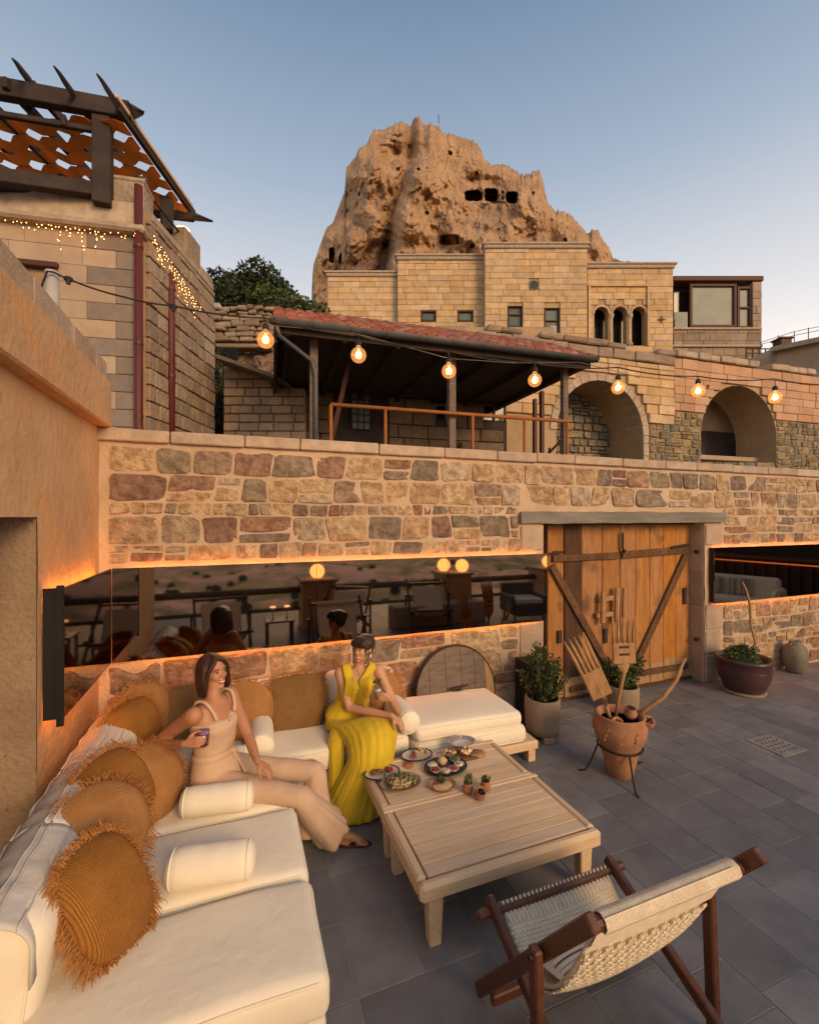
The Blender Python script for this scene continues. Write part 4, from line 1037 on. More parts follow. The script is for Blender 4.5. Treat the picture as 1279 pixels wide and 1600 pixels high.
gl = thing('amber_lamp', 'small lit amber glass lamp on the far side pier of the left house', 'lamp', LS(1.3, 6.42, -.16))
b = B(); b.lathe([(.05, .0), (.10, .09), (.09, .09), (.03, .02)], LS(1.3, 6.43, -.16), 10); b.build('shade', 'small_lamp', gl)
# downpipes
pw = thing('drainpipe', 'dark red drainpipe running down the corner of the left house', 'pipe', LP(.02, 2.5, .1))
b = B(); b.tube([LP(.02, 6.15, .12), LP(.02, 3.2, .12), LP(-.02, 2.95, .12), LP(-.06, 2.3, .12)], .048, 12); b.build('pipe', 'red_pipe', pw, True)
b = B()
for z in (5.4, 4.2, 3.3): b = B(); b.lathe([(.056, -.02), (.056, .02)], LP(.02, z, .12), 12); b.build('collar', 'red_pipe', pw)
pw = thing('drainpipe', 'shorter dark red drainpipe on the side wall, right of the corner pipe', 'pipe', LS(.5, 2.5, .06))
b = B(); b.tube([LS(.52, 5.42, .02), LS(.52, 5.38, .07), LS(.52, 2.3, .07)], .05, 12); b.build('pipe', 'red_pipe', pw, True)
b = B()
for z in (5.2, 4.0): b = B(); b.lathe([(.058, -.02), (.058, .02)], LS(.52, z, .07), 12); b.build('collar', 'red_pipe', pw)
# fairy lights
fl = thing('fairy_lights', 'warm icicle fairy lights hanging under the cornice of the left house', 'lights', LP(.5, 5.5, .2))
q = random.Random(15); b = B(); w = B()
def drop(p, n):
    for k in range(n):
        c = p + V(q.uniform(-.02, .02), q.uniform(-.02, .02), -.015 - k * .042 * q.uniform(.8, 1.2)); b.ball(c, q.uniform(.004, .0065), 5, 4)
    w.tube([p, p + V(0, 0, -.015 - n * .042)], .0015, 3)
s_ = .05
while s_ < 1.9:
    drop(LP(s_, 5.55 + q.uniform(-.03, .0), .14), q.choice((1, 1, 2, 2, 3, 6))); s_ += q.uniform(.03, .09)
w.tube([LP(0, 5.56, .14), LP(1.9, 5.56, .14)], .003, 4)
s_ = 0
while s_ < 1.25:
    drop(LS(s_, 5.62 - s_ * .25, .12), q.choice((2, 3, 5, 7))); s_ += q.uniform(.04, .075)
w.tube([LS(0, 5.6, .12), LS(1.25, 5.32, .12)], .003, 4)
b.build('tiny_bulbs', 'fairy', fl, kind='stuff'); w.build('wire', 'iron', fl)

# pergola on the roof terrace (rafters run straight back)
pg = thing('pergola', 'dark timber pergola with rafter tails on the roof terrace at the upper left', 'pergola', CW(-4.5, 6, 5.9))
ZP = 6.95
def beam(name, a, c, w, h, m='dark_wood'):
    b = B(); b.bar(a, c, w, h, ch=.008); b.build(name, m, pg)
beam('beam', at(-60, 128, t=4.95), at(205, 176, t=5.55), .12, .20)
for (a, c) in (((205, 173), (223, 177)),):
    b = B(); A_, C_ = at(*a, t=5.5), at(*c, t=5.62); b.tube([A_, C_], [(.06, .09), (.05, .02)], 4); b.build('beam_end', 'dark_wood', pg)
beam('lower_rail', at(-60, 168, t=5.0), at(150, 204, t=5.45), .06, .06)
for px in (48, 100): beam('short_post', at(px, 180 if px == 100 else 166, t=5.3), at(px, 197 if px == 100 else 188, t=5.3), .05, .05)
beam('post', at(161, 172, t=5.5), at(161, 323, t=5.5), .19, .19)
beam('lower_beam', at(-60, 268, t=5.0), at(150, 298, t=5.45), .12, .16)
beam('lower_beam', at(-60, 292, t=5.2), at(150, 308, t=5.6), .10, .08)
beam('rear_post', at(261, 312, t=6.7), at(261, 362, t=6.7), .16, .16)
for (x_, y_, X_, Y_) in ((20, 92, 50, 132), (85, 104, 119, 154), (152, 116, 184, 165)):
    b = B(); A_ = at(x_, y_, t=4.75); C_ = at(X_, Y_, t=5.35); back = C_ + (C_ - A_).normalized() * 0; e_ = C_ + LV * 1.9
    b.tube([A_, A_.lerp(C_, .3), C_], [(.012, .012), (.022, .045), (.026, .065)], 4); b.build('rafter_tail', 'dark_wood', pg)
    e_.z = C_.z - .02; beam('rafter', C_, e_, .06, .12)
for l in (-4.9, -4.5, -5.3): beam('rafter', CW(l, 5.0, ZP - .06), CW(l, 7.1, ZP - .06), .06, .12)
beam('rear_beam', CW(-6.5, 6.6, ZP - .13), CW(-3.42, 7.15, ZP - .13), .10, .14)
b = B(); b.tube([CW(-3.42, 7.15, ZP - .13), CW(-3.15, 7.22, ZP - .16)], [(.05, .07), (.03, .015)], 4); b.build('beam_end', 'dark_wood', pg)
beam('edge_rafter', CW(-3.42, 5.25, ZP + .02), CW(-3.42, 7.1, ZP + .0), .035, .05, 'teak')
# woven shade cloth: wavy strips that touch and part, leaving pointed gaps
sh = thing('shade_cloth', 'ochre woven strips of shade cloth with pointed gaps, stretched under the pergola rafters', 'awning', CW(-4.5, 6, ZP - .1))
PI = math.pi; per = .36; pitch = .235
for k in range(7):
    d0 = 5.50 + pitch * k; b = B(); n = 240
    def edge(l, kk):                     # half width towards gap kk: full, but for the diamonds
        f = abs(((l / per + .5 * (kk % 2)) % 1) - .5) * per; return pitch * (.515 - .36 * max(0, 1 - f / .105))
    vs = []
    for i in range(n + 1):
        l = -6.6 + 3.15 * i / n; sag = -.10 - .05 * abs(math.sin(PI * l / .8))
        vs += [CW(l, d0 - edge(l, k), ZP + sag - .02 * (k % 2)), CW(l, d0 + edge(l, k + 1), ZP + sag - .02 * (k % 2))]
    b.add(vs, [(2 * i, 2 * i + 1, 2 * i + 3, 2 * i + 2) for i in range(n)])
    o = b.build('strip', 'shade_cloth', sh); md = o.modifiers.new('thick', 'SOLIDIFY'); md.thickness = .004

# ------------------------------------------------------------------ planting, ruins and hut between the houses
def bush(name, label, blobs, n, size, m, seed, group=None, trunk=None, cat='tree'):
    t = thing(name, label, cat, blobs[0][0] - V(0, 0, blobs[0][1][2]), group=group); q = random.Random(seed); b = B()
    for (c, r) in blobs: leaves(b, c, r, int(n * r[0] * r[2]), size, q, .35)
    b.build('crown', m, t)
    b = B(); c, r = blobs[0]
    for k in range(5):
        e_ = c + V(q.uniform(-.6, .6) * r[0], q.uniform(-.6, .6) * r[1], q.uniform(-.2, .6) * r[2]); b.tube([c - V(0, 0, r[2] * 1.1), c.lerp(e_, .4) - V(0, 0, r[2] * .3), e_], [.12, .07, .02], 6)
    b.build('trunk', 'grey_wood', t, True); return t
D = 14.5
def G(px, py, d=D): return F(px, py, d)
bush('leafy_tree', 'dark round-crowned tree standing highest behind the left house', [(G(405, 437, 15), (.75, .8, .55)), (G(380, 455, 15), (.9, .8, .5)), (G(425, 458, 15), (.8, .7, .5))], 2400, .16, 'leaf_dark', 1, cat='tree')
bush('leafy_shrub', 'broad dark green shrub right behind the side of the left house', [(G(348, 456, 14), (.75, .8, .62)), (G(345, 475, 14), (.9, .8, .5)), (G(375, 480, 14), (.8, .8, .4))], 2400, .15, 'leaf_dark', 2, cat='shrub')
bush('leafy_shrub', 'low dark green shrub spilling down to the right above the ruined wall', [(G(440, 478, 14.3), (.9, .8, .42)), (G(470, 485, 14.3), (.8, .8, .30)), (G(415, 474, 14.3), (.7, .8, .5)), (G(490, 490, 14.3), (.5, .8, .16))], 2400, .14, 'leaf', 3, cat='shrub')
bush('climbing_shrub', 'dark shrub hanging in the narrow gap beside the left house', [(G(338, 575, 8.4), (.22, .3, .45)), (G(335, 620, 8.4), (.22, .3, .5))], 9000, .07, 'leaf_dark', 4, cat='shrub')
b = B()
for k in range(7): b.tube([G(335 + k * 17, 495, 12.5), G(335 + k * 17, 473 - k * .2, 12.5)], .02, 5)
for dy in (0, 10): b.tube([G(332, 474 + dy, 12.5), G(440, 478 + dy, 12.5)], .02, 5)
tag(b.build('garden_railing', 'iron', None), 'thin dark railing on the ruined wall in front of the shrubs', 'railing')
t = thing('ruined_wall', 'crumbling rough stone retaining wall below the shrubs at the left', 'wall', G(385, 590, 10.5))
s_ = 10.5 / FPX
b = B(); b.grid(lambda u, v: CW((325 + 130 * u - 639.5) * s_, 10.5 + .25 * noise.fractal(V(u * 5, v * 4, 2), 1, 2, 3) - (1 - v) * .5, CAM_H + (808 - 620 + 132 * v) * s_), 40, 40); b.build('face', 'cliff', t, True)
blocks(t, CW(0, 10.2, 0), RT, -FW, (330 - 639.5) * s_, (440 - 639.5) * s_, rows_of(CAM_H + (808 - 545) * s_, CAM_H + (808 - 493) * s_, .12, .3, 3), (.14, .42), 'old_block', (), .012, .3, .16, .016, .02, seed=33, limit=90, sink=.1)
b = B(); b.box(CW((380 - 639.5) * s_, 10.0, CAM_H + (808 - 556) * s_), (110 * s_, .3, .10), RZ, .02, .01); b.build('ledge', 'old_block', t)
t = thing('stone_hut', 'shed wall of pale blocks with sloping dark roof edge, left of the tiled porch', 'shed', F(410, 670, 7.6))
s_ = 7.6 / FPX
b = B(); p = [F(350, 572, 7.6), F(478, 612, 7.6), F(478, 690, 7.6), F(350, 690, 7.6)]; b.add(p + [v + FW * .4 for v in p], [(0, 1, 2, 3), (4, 7, 6, 5), (0, 4, 5, 1), (3, 2, 6, 7), (0, 3, 7, 4)]); b.build('wall', 'ashlar_joint', t)
blocks(t, CW(0, 7.6, 0), RT, -FW, (351 - 639.5) * s_, (478 - 639.5) * s_, rows_of(3.2, F(0, 570, 7.6).z, .145, .05), (.22, .4), 'old_block', (), .014, .1, .02, .002, .012, limit=90, seed=3, sink=.05, top=lambda u: F(0, 568, 7.6).z - max(0, u - (352 - 639.5) * s_) * .30)
b = B(); b.bar(F(348, 564, 7.4), F(446, 598, 7.3), .5, .06, ch=.01); b.build('roof_edge', 'grey_wood', t)
b = B(); b.box(F(335, 640, 8.9), (.9, .06, 2.4), RZ); b.build('dark_gap', 'black', t)

# ------------------------------------------------------------------ tiled porch on the upper terrace
t = thing('tiled_porch', 'open timber porch with a red tiled roof and grey gutter on the upper terrace', 'porch', CW(.3, 6, 2.4))
SU2 = (.957, .29); SO = (-1.59, 5.29); ZE = 4.35
def SP(u, v, z): return CW(SO[0] + SU2[0] * u - SU2[1] * v, SO[1] + SU2[1] * u + SU2[0] * v, z)
SL = 4.45; SR = Matrix((SP(1, 0, 0) - SP(0, 0, 0), SP(0, 1, 0) - SP(0, 0, 0), V(0, 0, 1))).transposed()
SUv = SP(1, 0, 0) - SP(0, 0, 0); SVv = SP(0, 1, 0) - SP(0, 0, 0)
for k in range(16):                       # boarded ceiling
    b = B(); v0 = .06 + k * .165; b.box(SP(SL / 2, v0 + .08, ZE - .04), (SL - .02, .16, .02), SR, .004); b.build('ceiling_board', 'dark_wood', t)
for k in range(7):
    b = B(); b.box(SP(.15 + k * .69, 1.35, ZE - .09), (.06, 2.6, .09), SR, .005); b.build('joist', 'dark_wood', t)
b = B(); b.box(SP(SL / 2, .05, ZE - .06), (SL, .04, .12), SR, .005); b.box(SP(.02, 1.35, ZE - .08), (.04, 2.6, .30), SR, .005); b.box(SP(SL - .02, 1.35, ZE - .03), (.04, 2.6, .12), SR, .005); b.build('fascia', 'dark_wood', t)
RS = .52                                   # roof rise per metre
b = B(); b.add([SP(0, 0, ZE), SP(SL, 0, ZE), SP(SL, 1.5, ZE + RS * 1.5), SP(0, 1.5, ZE + RS * 1.5), SP(SL, 2.8, ZE), SP(0, 2.8, ZE)], [(0, 1, 2, 3), (3, 2, 4, 5), (0, 3, 5), (1, 4, 2)]); b.build('roof_deck', 'dark_wood', t)
q = random.Random(6); rest = B(); cnt = 0
slope_l = math.hypot(1, RS); ta = math.atan(RS)
for j in range(6):
    for i in range(31):
        u = .07 + i * .145; v = .0 + j * .25
        c0, c1_ = SP(u, v - .03, ZE + .035 + RS * v - .01), SP(u, v + .27, ZE + .02 + RS * (v + .27) - .005)
        b = B() if cnt < 190 else rest; n = 5
        vs = []
        for (c, rr) in ((c0, .078), (c1_, .066)):
            for k in range(n):
                a = PI * k / (n - 1); vs.append(c + SUv * (rr * math.cos(a)) + V(0, 0, rr * .75 * math.sin(a)) + V(0, 0, q.uniform(-.004, .004)))
        b.add(vs, [(k, k + 1, n + k + 1, n + k) for k in range(n - 1)] + [tuple(range(n))[::-1]])
        if cnt < 190: b.build('roof_tile', 'roof_tile', t)
        cnt += 1
if rest.v: rest.build('roof_tiles_far', 'roof_tile', t, kind='stuff')
b = B(); n = 8                            # gutter
prof = [(.062 * math.cos(a), .062 * math.sin(a)) for a in [PI + PI * k / 8 for k in range(9)]]
vs = []
for u in (-.05, SL + .03):
    for (x_, z_) in prof: vs.append(SP(u, -.06 + x_, ZE - .0 + z_))
b.add(vs, [(k, k + 1, 9 + k + 1, 9 + k) for k in range(8)] + [tuple(range(9)), tuple(range(9, 18))[::-1]])
for k in range(11): b.tube([SP(.02 + k * .44, -.06 + x_ * 1.06, ZE + z_ * 1.06) for (x_, z_) in prof], .006, 4)
b.build('gutter', 'grey_metal', t, True)
pl = thing('x', None, None); bpy.data.objects.remove(pl)
b = B(); b.tube([SP(.03, -.06, ZE - .08), SP(.06, 0.0, ZE - .16), SP(.45, .22, ZE - .34), SP(.50, .24, ZE - .5), SP(.50, .24, 2.3)], .027, 8); b.build('downpipe', 'grey_metal', t, True)
PV = .32                                  # line of the posts and the rail
def SU_at(px, v):                         # u on the line v seen at px
    A_, B_ = SP(0, v, 0), SP(1, v, 0); k = (px - 639.5) / FPX
    # (A + u(B-A)).RT = k (A + u(B-A)).FW
    d_ = B_ - A_; return (k * A_.dot(FW) - A_.dot(RT)) / (d_.dot(RT) - k * d_.dot(FW))
for px, w, m_ in ((490, .10, 'grey_wood'), (705, .10, 'grey_wood'), (881, .09, 'grey_wood')):
    u = SU_at(px, PV); b = B(); b.box(SP(u, PV, 3.3), (w, w, 2.05), SR, .008); b.build('post', m_, t)
for px, v in ((835, 2.0), (846, 1.5)):
    u = SU_at(px, v); b = B(); b.box(SP(u, v, 3.25), (.07, .07, 2.1), SR, .008); b.build('inner_post', 'red_brown', t)
b = B(); b.bar(SP(SU_at(545, .9), .9, ZE - .1), SP(SU_at(508, .9), .9, 2.7), .06, .06, FW); b.build('slanting_brace', 'red_brown', t)
rl = thing('porch_railing', 'orange-brown metal handrail along the front of the tiled porch', 'railing', SP(.8, PV - .1, 2.4))
u0, u1 = SU_at(517, .2), SU_at(887, .2); ZR = 3.47
b = B(); b.tube([SP(u0, .2, ZR), SP(u1, .2, ZR)], .026, 8); b.build('handrail', 'rail_orange', rl, True)
for px in (517, 602, 738, 819, 886):
    u = SU_at(px, .2); b = B(); b.tube([SP(u, .2, 2.3), SP(u, .2, ZR)], .022, 8); b.build('baluster', 'rail_orange', rl, True)
b = B(); b.tube([SP(u0, .2, ZR - .02), SP(u0 + .1, 1.2, ZR - .02)], .022, 8); b.build('return_rail', 'rail_orange', rl, True)
sr = thing('stair_railing', 'rusty sloping stair handrail at the right end of the tiled porch', 'railing', SP(3.6, 1.4, 2.4))
b = B()
for dz in (0, -.28): b.tube([SP(SU_at(884, .6), .6, 3.35 + dz), SP(SU_at(820, 1.5), 1.5, 2.75 + dz)], .02, 6)
b.tube([SP(SU_at(858, .95), .95, 3.2), SP(SU_at(858, .95), .95, 2.3)], .02, 6); b.build('rails', 'red_brown', sr, True)
# back wall of the porch
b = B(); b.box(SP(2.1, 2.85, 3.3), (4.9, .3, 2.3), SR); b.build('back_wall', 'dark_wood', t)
wz = lambda px, py, v: CAM_H + (808 - py) / FPX * SP(SU_at(px, v), v, 0).dot(FW)
bv = 2.70
hd = rect_hole(SU_at(520, bv), SU_at(606, bv), 0, wz(560, 606, bv)); hw1 = rect_hole(SU_at(678, bv), SU_at(712, bv), wz(690, 656, bv), wz(690, 610, bv)); hw2 = rect_hole(SU_at(752, bv), SU_at(788, bv), wz(770, 656, bv), wz(770, 610, bv))
blocks(t, SP(0, bv, 0), SUv, -SVv, -.2, 4.45, rows_of(2.3, 4.3, .25, .05), (.4, .65), 'shaded_block', [hd, hw1, hw2], .014, .1, .02, .003, .012, limit=80, seed=44, sink=.05)
b = B(); b.box(SP((SU_at(520, bv) + SU_at(606, bv)) / 2, bv - .02, 3.0), (SU_at(606, bv) - SU_at(520, bv), .05, 1.6), SR); b.build('door', 'dark_wood', t)
b = B(); ua, ub = SU_at(549, bv - .06), SU_at(578, bv - .06); za, zb = wz(560, 672, bv), wz(560, 615, bv)
b.box(SP((ua + ub) / 2, bv - .06, (za + zb) / 2), (ub - ua, .03, zb - za), SR); g = b.build('door_window', 'window_pale', t)
b = B()
for k in range(4): b.box(SP(ua + (ub - ua) * k / 3, bv - .085, (za + zb) / 2), (.02, .02, zb - za), SR)
for k in range(6): b.box(SP((ua + ub) / 2, bv - .085, za + (zb - za) * k / 5), (ub - ua, .02, .02), SR)
b.build('grille', 'dark_wood', g)
for (a, c) in ((678, 712), (752, 788)):
    ua, ub = SU_at(a, bv), SU_at(c, bv); za, zb = wz(a, 656, bv), wz(a, 610, bv)
    b = B(); b.box(SP((ua + ub) / 2, bv - .0, (za + zb) / 2), (ub - ua, .04, zb - za), SR); w_ = b.build('window', 'window_dark', t)
    b = B()
    for k in range(3): b.box(SP(ua + (ub - ua) * k / 2, bv - .04, (za + zb) / 2), (.04, .03, zb - za), SR, .003)
    b.box(SP((ua + ub) / 2, bv - .04, (za + zb) / 2), (ub - ua, .03, .04), SR, .003); b.build('frame', 'grey_wood', w_)
b = B(); b.box(SP(3.9, 2.5, 2.9), (.9, .12, 1.2), SR, .01); b.build('low_block', 'shaded_block', t)
# old broken coping seen above the tiles
t = thing('old_parapet', 'broken old stone parapet just above the red roof tiles, below the hotel windows', 'wall', F(770, 540, 9.8))
s_ = 9.8 / FPX
b = B(); b.box(F(770, 535, 10.1), (185 * s_, .5, 34 * s_), RZ); b.build('core', 'ashlar_joint', t)
blocks(t, CW(0, 9.8, 0), RT, -FW, (678 - 639.5) * s_, (862 - 639.5) * s_, rows_of(F(0, 556, 9.8).z, F(0, 512, 9.8).z, .19, .1), (.3, .9), 'old_block', (), .012, .4, .10, .012, .02, limit=60, seed=61, sink=.1, top=lambda u: F(0, 505, 9.8).z - max(0, u / s_ + 639.5 - 720) * .0035)
b = B()
for k in range(9):
    p = F(742 + k * 12, 530 + k * 1.6, 9.6); b.tube([p, p + FW * .4 + V(0, 0, .02)], .07, 6)
b.build('ridge_tiles', 'roof_tile', t, True, kind='stuff')
# ------------------------------------------------------------------ soft furnishings
def cushion(name, parent, c, dims, r=.05, puff=.02, m='linen', rot=None, seed=0, wr=.004, piping=None, soft=None):
    hx, hy, hz = dims[0] / 2, dims[1] / 2, dims[2] / 2; r = min(r, hx, hy, hz * .98)
    def ax(h):
        k = max(3, int(h / .05)); return [-1 + 2 * i / k for i in range(k + 1)]
    def co(h):
        inner = [-(h - r) + 2 * (h - r) * i / max(2, int(2 * h / .07)) for i in range(max(2, int(2 * h / .07)) + 1)]
        a = [-h + r * (1 - math.cos(t * PI / 8)) for t in range(4)]
        return a + inner + [-x for x in a[::-1]]
    X, Y, Z = co(hx), co(hy), co(hz); b = B(); c = Vector(c)
    def mp(x, y, z):
        p = V(x, y, z); k = V(max(-hx + r, min(hx - r, x)), max(-hy + r, min(hy - r, y)), max(-hz + r, min(hz - r, z)))
        d = p - k
        if d.length > 1e-7:
            # from the cube shell to the rounded shell
            m_ = max(abs(d.x), abs(d.y), abs(d.z)); d = d.normalized() * m_
        p = k + d
        fx, fy, fz = 1 - (x / hx) ** 2, 1 - (y / hy) ** 2, 1 - (z / hz) ** 2
        mn = min(hx, hy, hz)
        if mn == hz: p.z += math.copysign(puff * max(0, fx) ** .5 * max(0, fy) ** .5, z) if abs(z) > 1e-6 else 0
        elif mn == hy: p.y += math.copysign(puff * max(0, fx) ** .5 * max(0, fz) ** .5, y) if abs(y) > 1e-6 else 0
        else: p.x += math.copysign(puff * max(0, fy) ** .5 * max(0, fz) ** .5, x) if abs(x) > 1e-6 else 0
        w = noise.noise_vector(V(p.x * 7 + seed * 3.1, p.y * 7, p.z * 7 + seed)) * wr + noise.noise_vector(V(p.x * 2.5 + seed, p.y * 2.5, p.z * 2.5)) * wr * 2.2
        p += w
        if rot is not None: p = rot @ p
        return p + c
    def face(A, Bv, f):
        nu, nv = len(A) - 1, len(Bv) - 1; b.add([f(A[i], Bv[j]) for j in range(nv + 1) for i in range(nu + 1)], [(j * (nu + 1) + i, j * (nu + 1) + i + 1, (j + 1) * (nu + 1) + i + 1, (j + 1) * (nu + 1) + i) for j in range(nv) for i in range(nu)])
    face(X, Y, lambda x, y: mp(x, y, hz)); face(Y, X, lambda y, x: mp(x, y, -hz))
    face(X, Z, lambda x, z: mp(x, -hy, z)); face(Z, X, lambda z, x: mp(x, hy, z))
    face(Y, Z, lambda y, z: mp(hx, y, z)); face(Z, Y, lambda z, y: mp(-hx, y, z))
    o = b.build(name, m, parent, True)
    md = o.modifiers.new('w', 'WELD'); md.merge_threshold = .0008
    if piping:                           # cords along the two largest outlines
        t = B(); mn = min(hx, hy, hz)
        for sg in (-1, 1):
            loop = []
            A_, B_, nrm = (hx, hy, 'z') if mn == hz else ((hx, hz, 'y') if mn == hy else (hy, hz, 'x'))
            rr = r * 1.05
            pts = []
            for (cx, cy, a0) in ((A_ - rr, B_ - rr, 0), (-A_ + rr, B_ - rr, 90), (-A_ + rr, -B_ + rr, 180), (A_ - rr, -B_ + rr, 270)):
                for k in range(5): a = R(a0 + k * 22.5); pts.append((cx + rr * math.cos(a), cy + rr * math.sin(a)))
            full = []
            for (p0, p1) in zip(pts, pts[1:] + pts[:1]):
                n_ = max(1, int(math.dist(p0, p1) / .06)); full += [(p0[0] + (p1[0] - p0[0]) * i / n_, p0[1] + (p1[1] - p0[1]) * i / n_) for i in range(n_)]
            for (x, y) in full:
                if nrm == 'z': q_ = mp(x, y, sg * (hz - r * .15))
                elif nrm == 'y': q_ = mp(x, sg * (hy - r * .15), y)
                else: q_ = mp(sg * (hx - r * .15), x, y)
                loop.append(q_)
            t.tube(loop, piping, 6, closed=True)
        t.build('piping', m, o, True)
    return o
def bolster(label, a, c, r, group=None, seed=0):
    a, c = Vector(a), Vector(c); t = thing('bolster_cushion', label, 'cushion', (a + c) / 2 - V(0, 0, r), group=group)
    d = (c - a).normalized(); L = (c - a).length; n = 24; b = B()
    prof = [(.001, 0), (r * .5, .004), (r * .80, .014), (r * .95, .036), (r, .065)] + [(r * (1.0 + .012 * math.sin(k * 2.1 + seed)), L * k / 12) for k in range(3, 10)] + [(r, L - .065), (r * .95, L - .036), (r * .80, L - .014), (r * .5, L - .004), (.001, L)]
    b.lathe(prof, a, n, rot=d.to_track_quat('Z', 'Y').to_matrix(), wob=.015); b.build('cover', 'linen', t, True)
    b = B()
    for k in (.030, L - .030):
        ctr = a + d * k; x = d.orthogonal().normalized(); y = d.cross(x)
        b.tube([ctr + (x * math.cos(q) + y * math.sin(q)) * r * .925 for q in [2 * PI * i / 20 for i in range(20)]], .005, 5, closed=True)
    b.build('piping', 'linen', t, True, kind='stuff'); return t
def fringe(parent, pts, normals, length, n_per, seed, down=.6, m='fringe'):
    q = random.Random(seed); b = B()
    for p, nv in zip(pts, normals):
        for _ in range(n_per * 2):
            d = (nv + V(q.uniform(-.5, .5), q.uniform(-.5, .5), q.uniform(-.5, .5))).normalized(); s0 = p + V(q.uniform(-.012, .012), q.uniform(-.012, .012), q.uniform(-.012, .012))
            L = length * q.uniform(.55, 1.25); g = V(0, 0, -down * L * q.uniform(.4, 1.3)); side = d.orthogonal() * .3
            p1 = s0 + d * L * .45 + g * .15; p2 = s0 + d * L * .8 + g * .55 + V(q.uniform(-.3, .3), q.uniform(-.3, .3), 0) * L * .3; p3 = p2 + g * .5 + d * L * .1 + V(q.uniform(-.3, .3), q.uniform(-.3, .3), 0) * L * .3
            b.tube([s0, p1, p2, p3], [.0019, .0019, .0017, .0009], 3, caps=False)
    return b.build('fringe', m, parent, kind='stuff')
def throw(label, c, normal, size, kind, seed, group, roll=0.0, m=None, thick=.085, fl=.055, nper=3, asp=1.0, rd=.36):
    """round or square knitted pillow; local z is its face normal"""
    N_ = Vector(normal).normalized(); rotm = (N_.to_track_quat('Z', 'Y').to_matrix() @ Matrix.Rotation(roll, 3, 'Z'))
    c = Vector(c); t = thing('fringed_pillow' if kind == 'square' else 'round_pillow', label, 'pillow', c, group=group)
    q = random.Random(seed); b = B(); n = 26; h = size / 2
    def pt(u, v, sg):
        if kind == 'round':
            rr = v; a = u * 2 * PI; x, y = rr * math.cos(a) * h, rr * math.sin(a) * h; z = thick * max(0, 1 - rr ** 2.6) ** .62
        else:
            x, y = u * 2 - 1, v * 2 - 1; pin = 1 - .10 * (1 - x * x) * 1 ; z = thick * (max(0, 1 - abs(x) ** 2.6) * max(0, 1 - abs(y) ** 2.6)) ** .55
            x, y = x * math.sqrt(1 - rd * y * y) * h, y * math.sqrt(1 - rd * x * x) * h * asp
        w = noise.noise(V(x * 6 + seed, y * 6, sg)) * .012 + noise.noise(V(x * 14 + seed, y * 14, sg)) * .004
        return V(x, y, sg * z + w * (z / thick)) 
    for sg in (-1, 1):
        b.grid(lambda u, v: pt(u, v, sg), 40 if kind == 'round' else 24, 14 if kind == 'round' else 24, sg < 0)
    mi = wmat(t).inverted()
    o = b.build('cover', m or ('knit_round' if kind == 'round' else 'knit_square'), t, True, world=False)
    o.rotation_euler = rotm.to_euler()
    pts = []; nr = []
    if kind == 'round':
        for k in range(64): a = 2 * PI * k / 64; d = V(math.cos(a), math.sin(a), 0); pts.append(c + rotm @ (d * h)); nr.append(rotm @ d)
    else:
        for k in range(22):
            s_ = -1 + 2 * k / 21; pin = h * math.sqrt(1 - rd * s_ * s_); cf = 1 - math.sqrt(1 - rd)
            for (x, y, d) in ((s_ * h, pin, V(0, 1, 0)), (s_ * h, -pin, V(0, -1, 0)), (pin, s_ * h, V(1, 0, 0)), (-pin, s_ * h, V(-1, 0, 0))):
                pts.append(c + rotm @ V(x * (1 if abs(d.x) > .5 else 1 - cf * s_ * s_), y * asp * (1 if abs(d.y) > .5 else 1 - cf * s_ * s_), 0)); nr.append(rotm @ d)
    fringe(t, pts, nr, fl, nper, seed, m='fringe'); return t

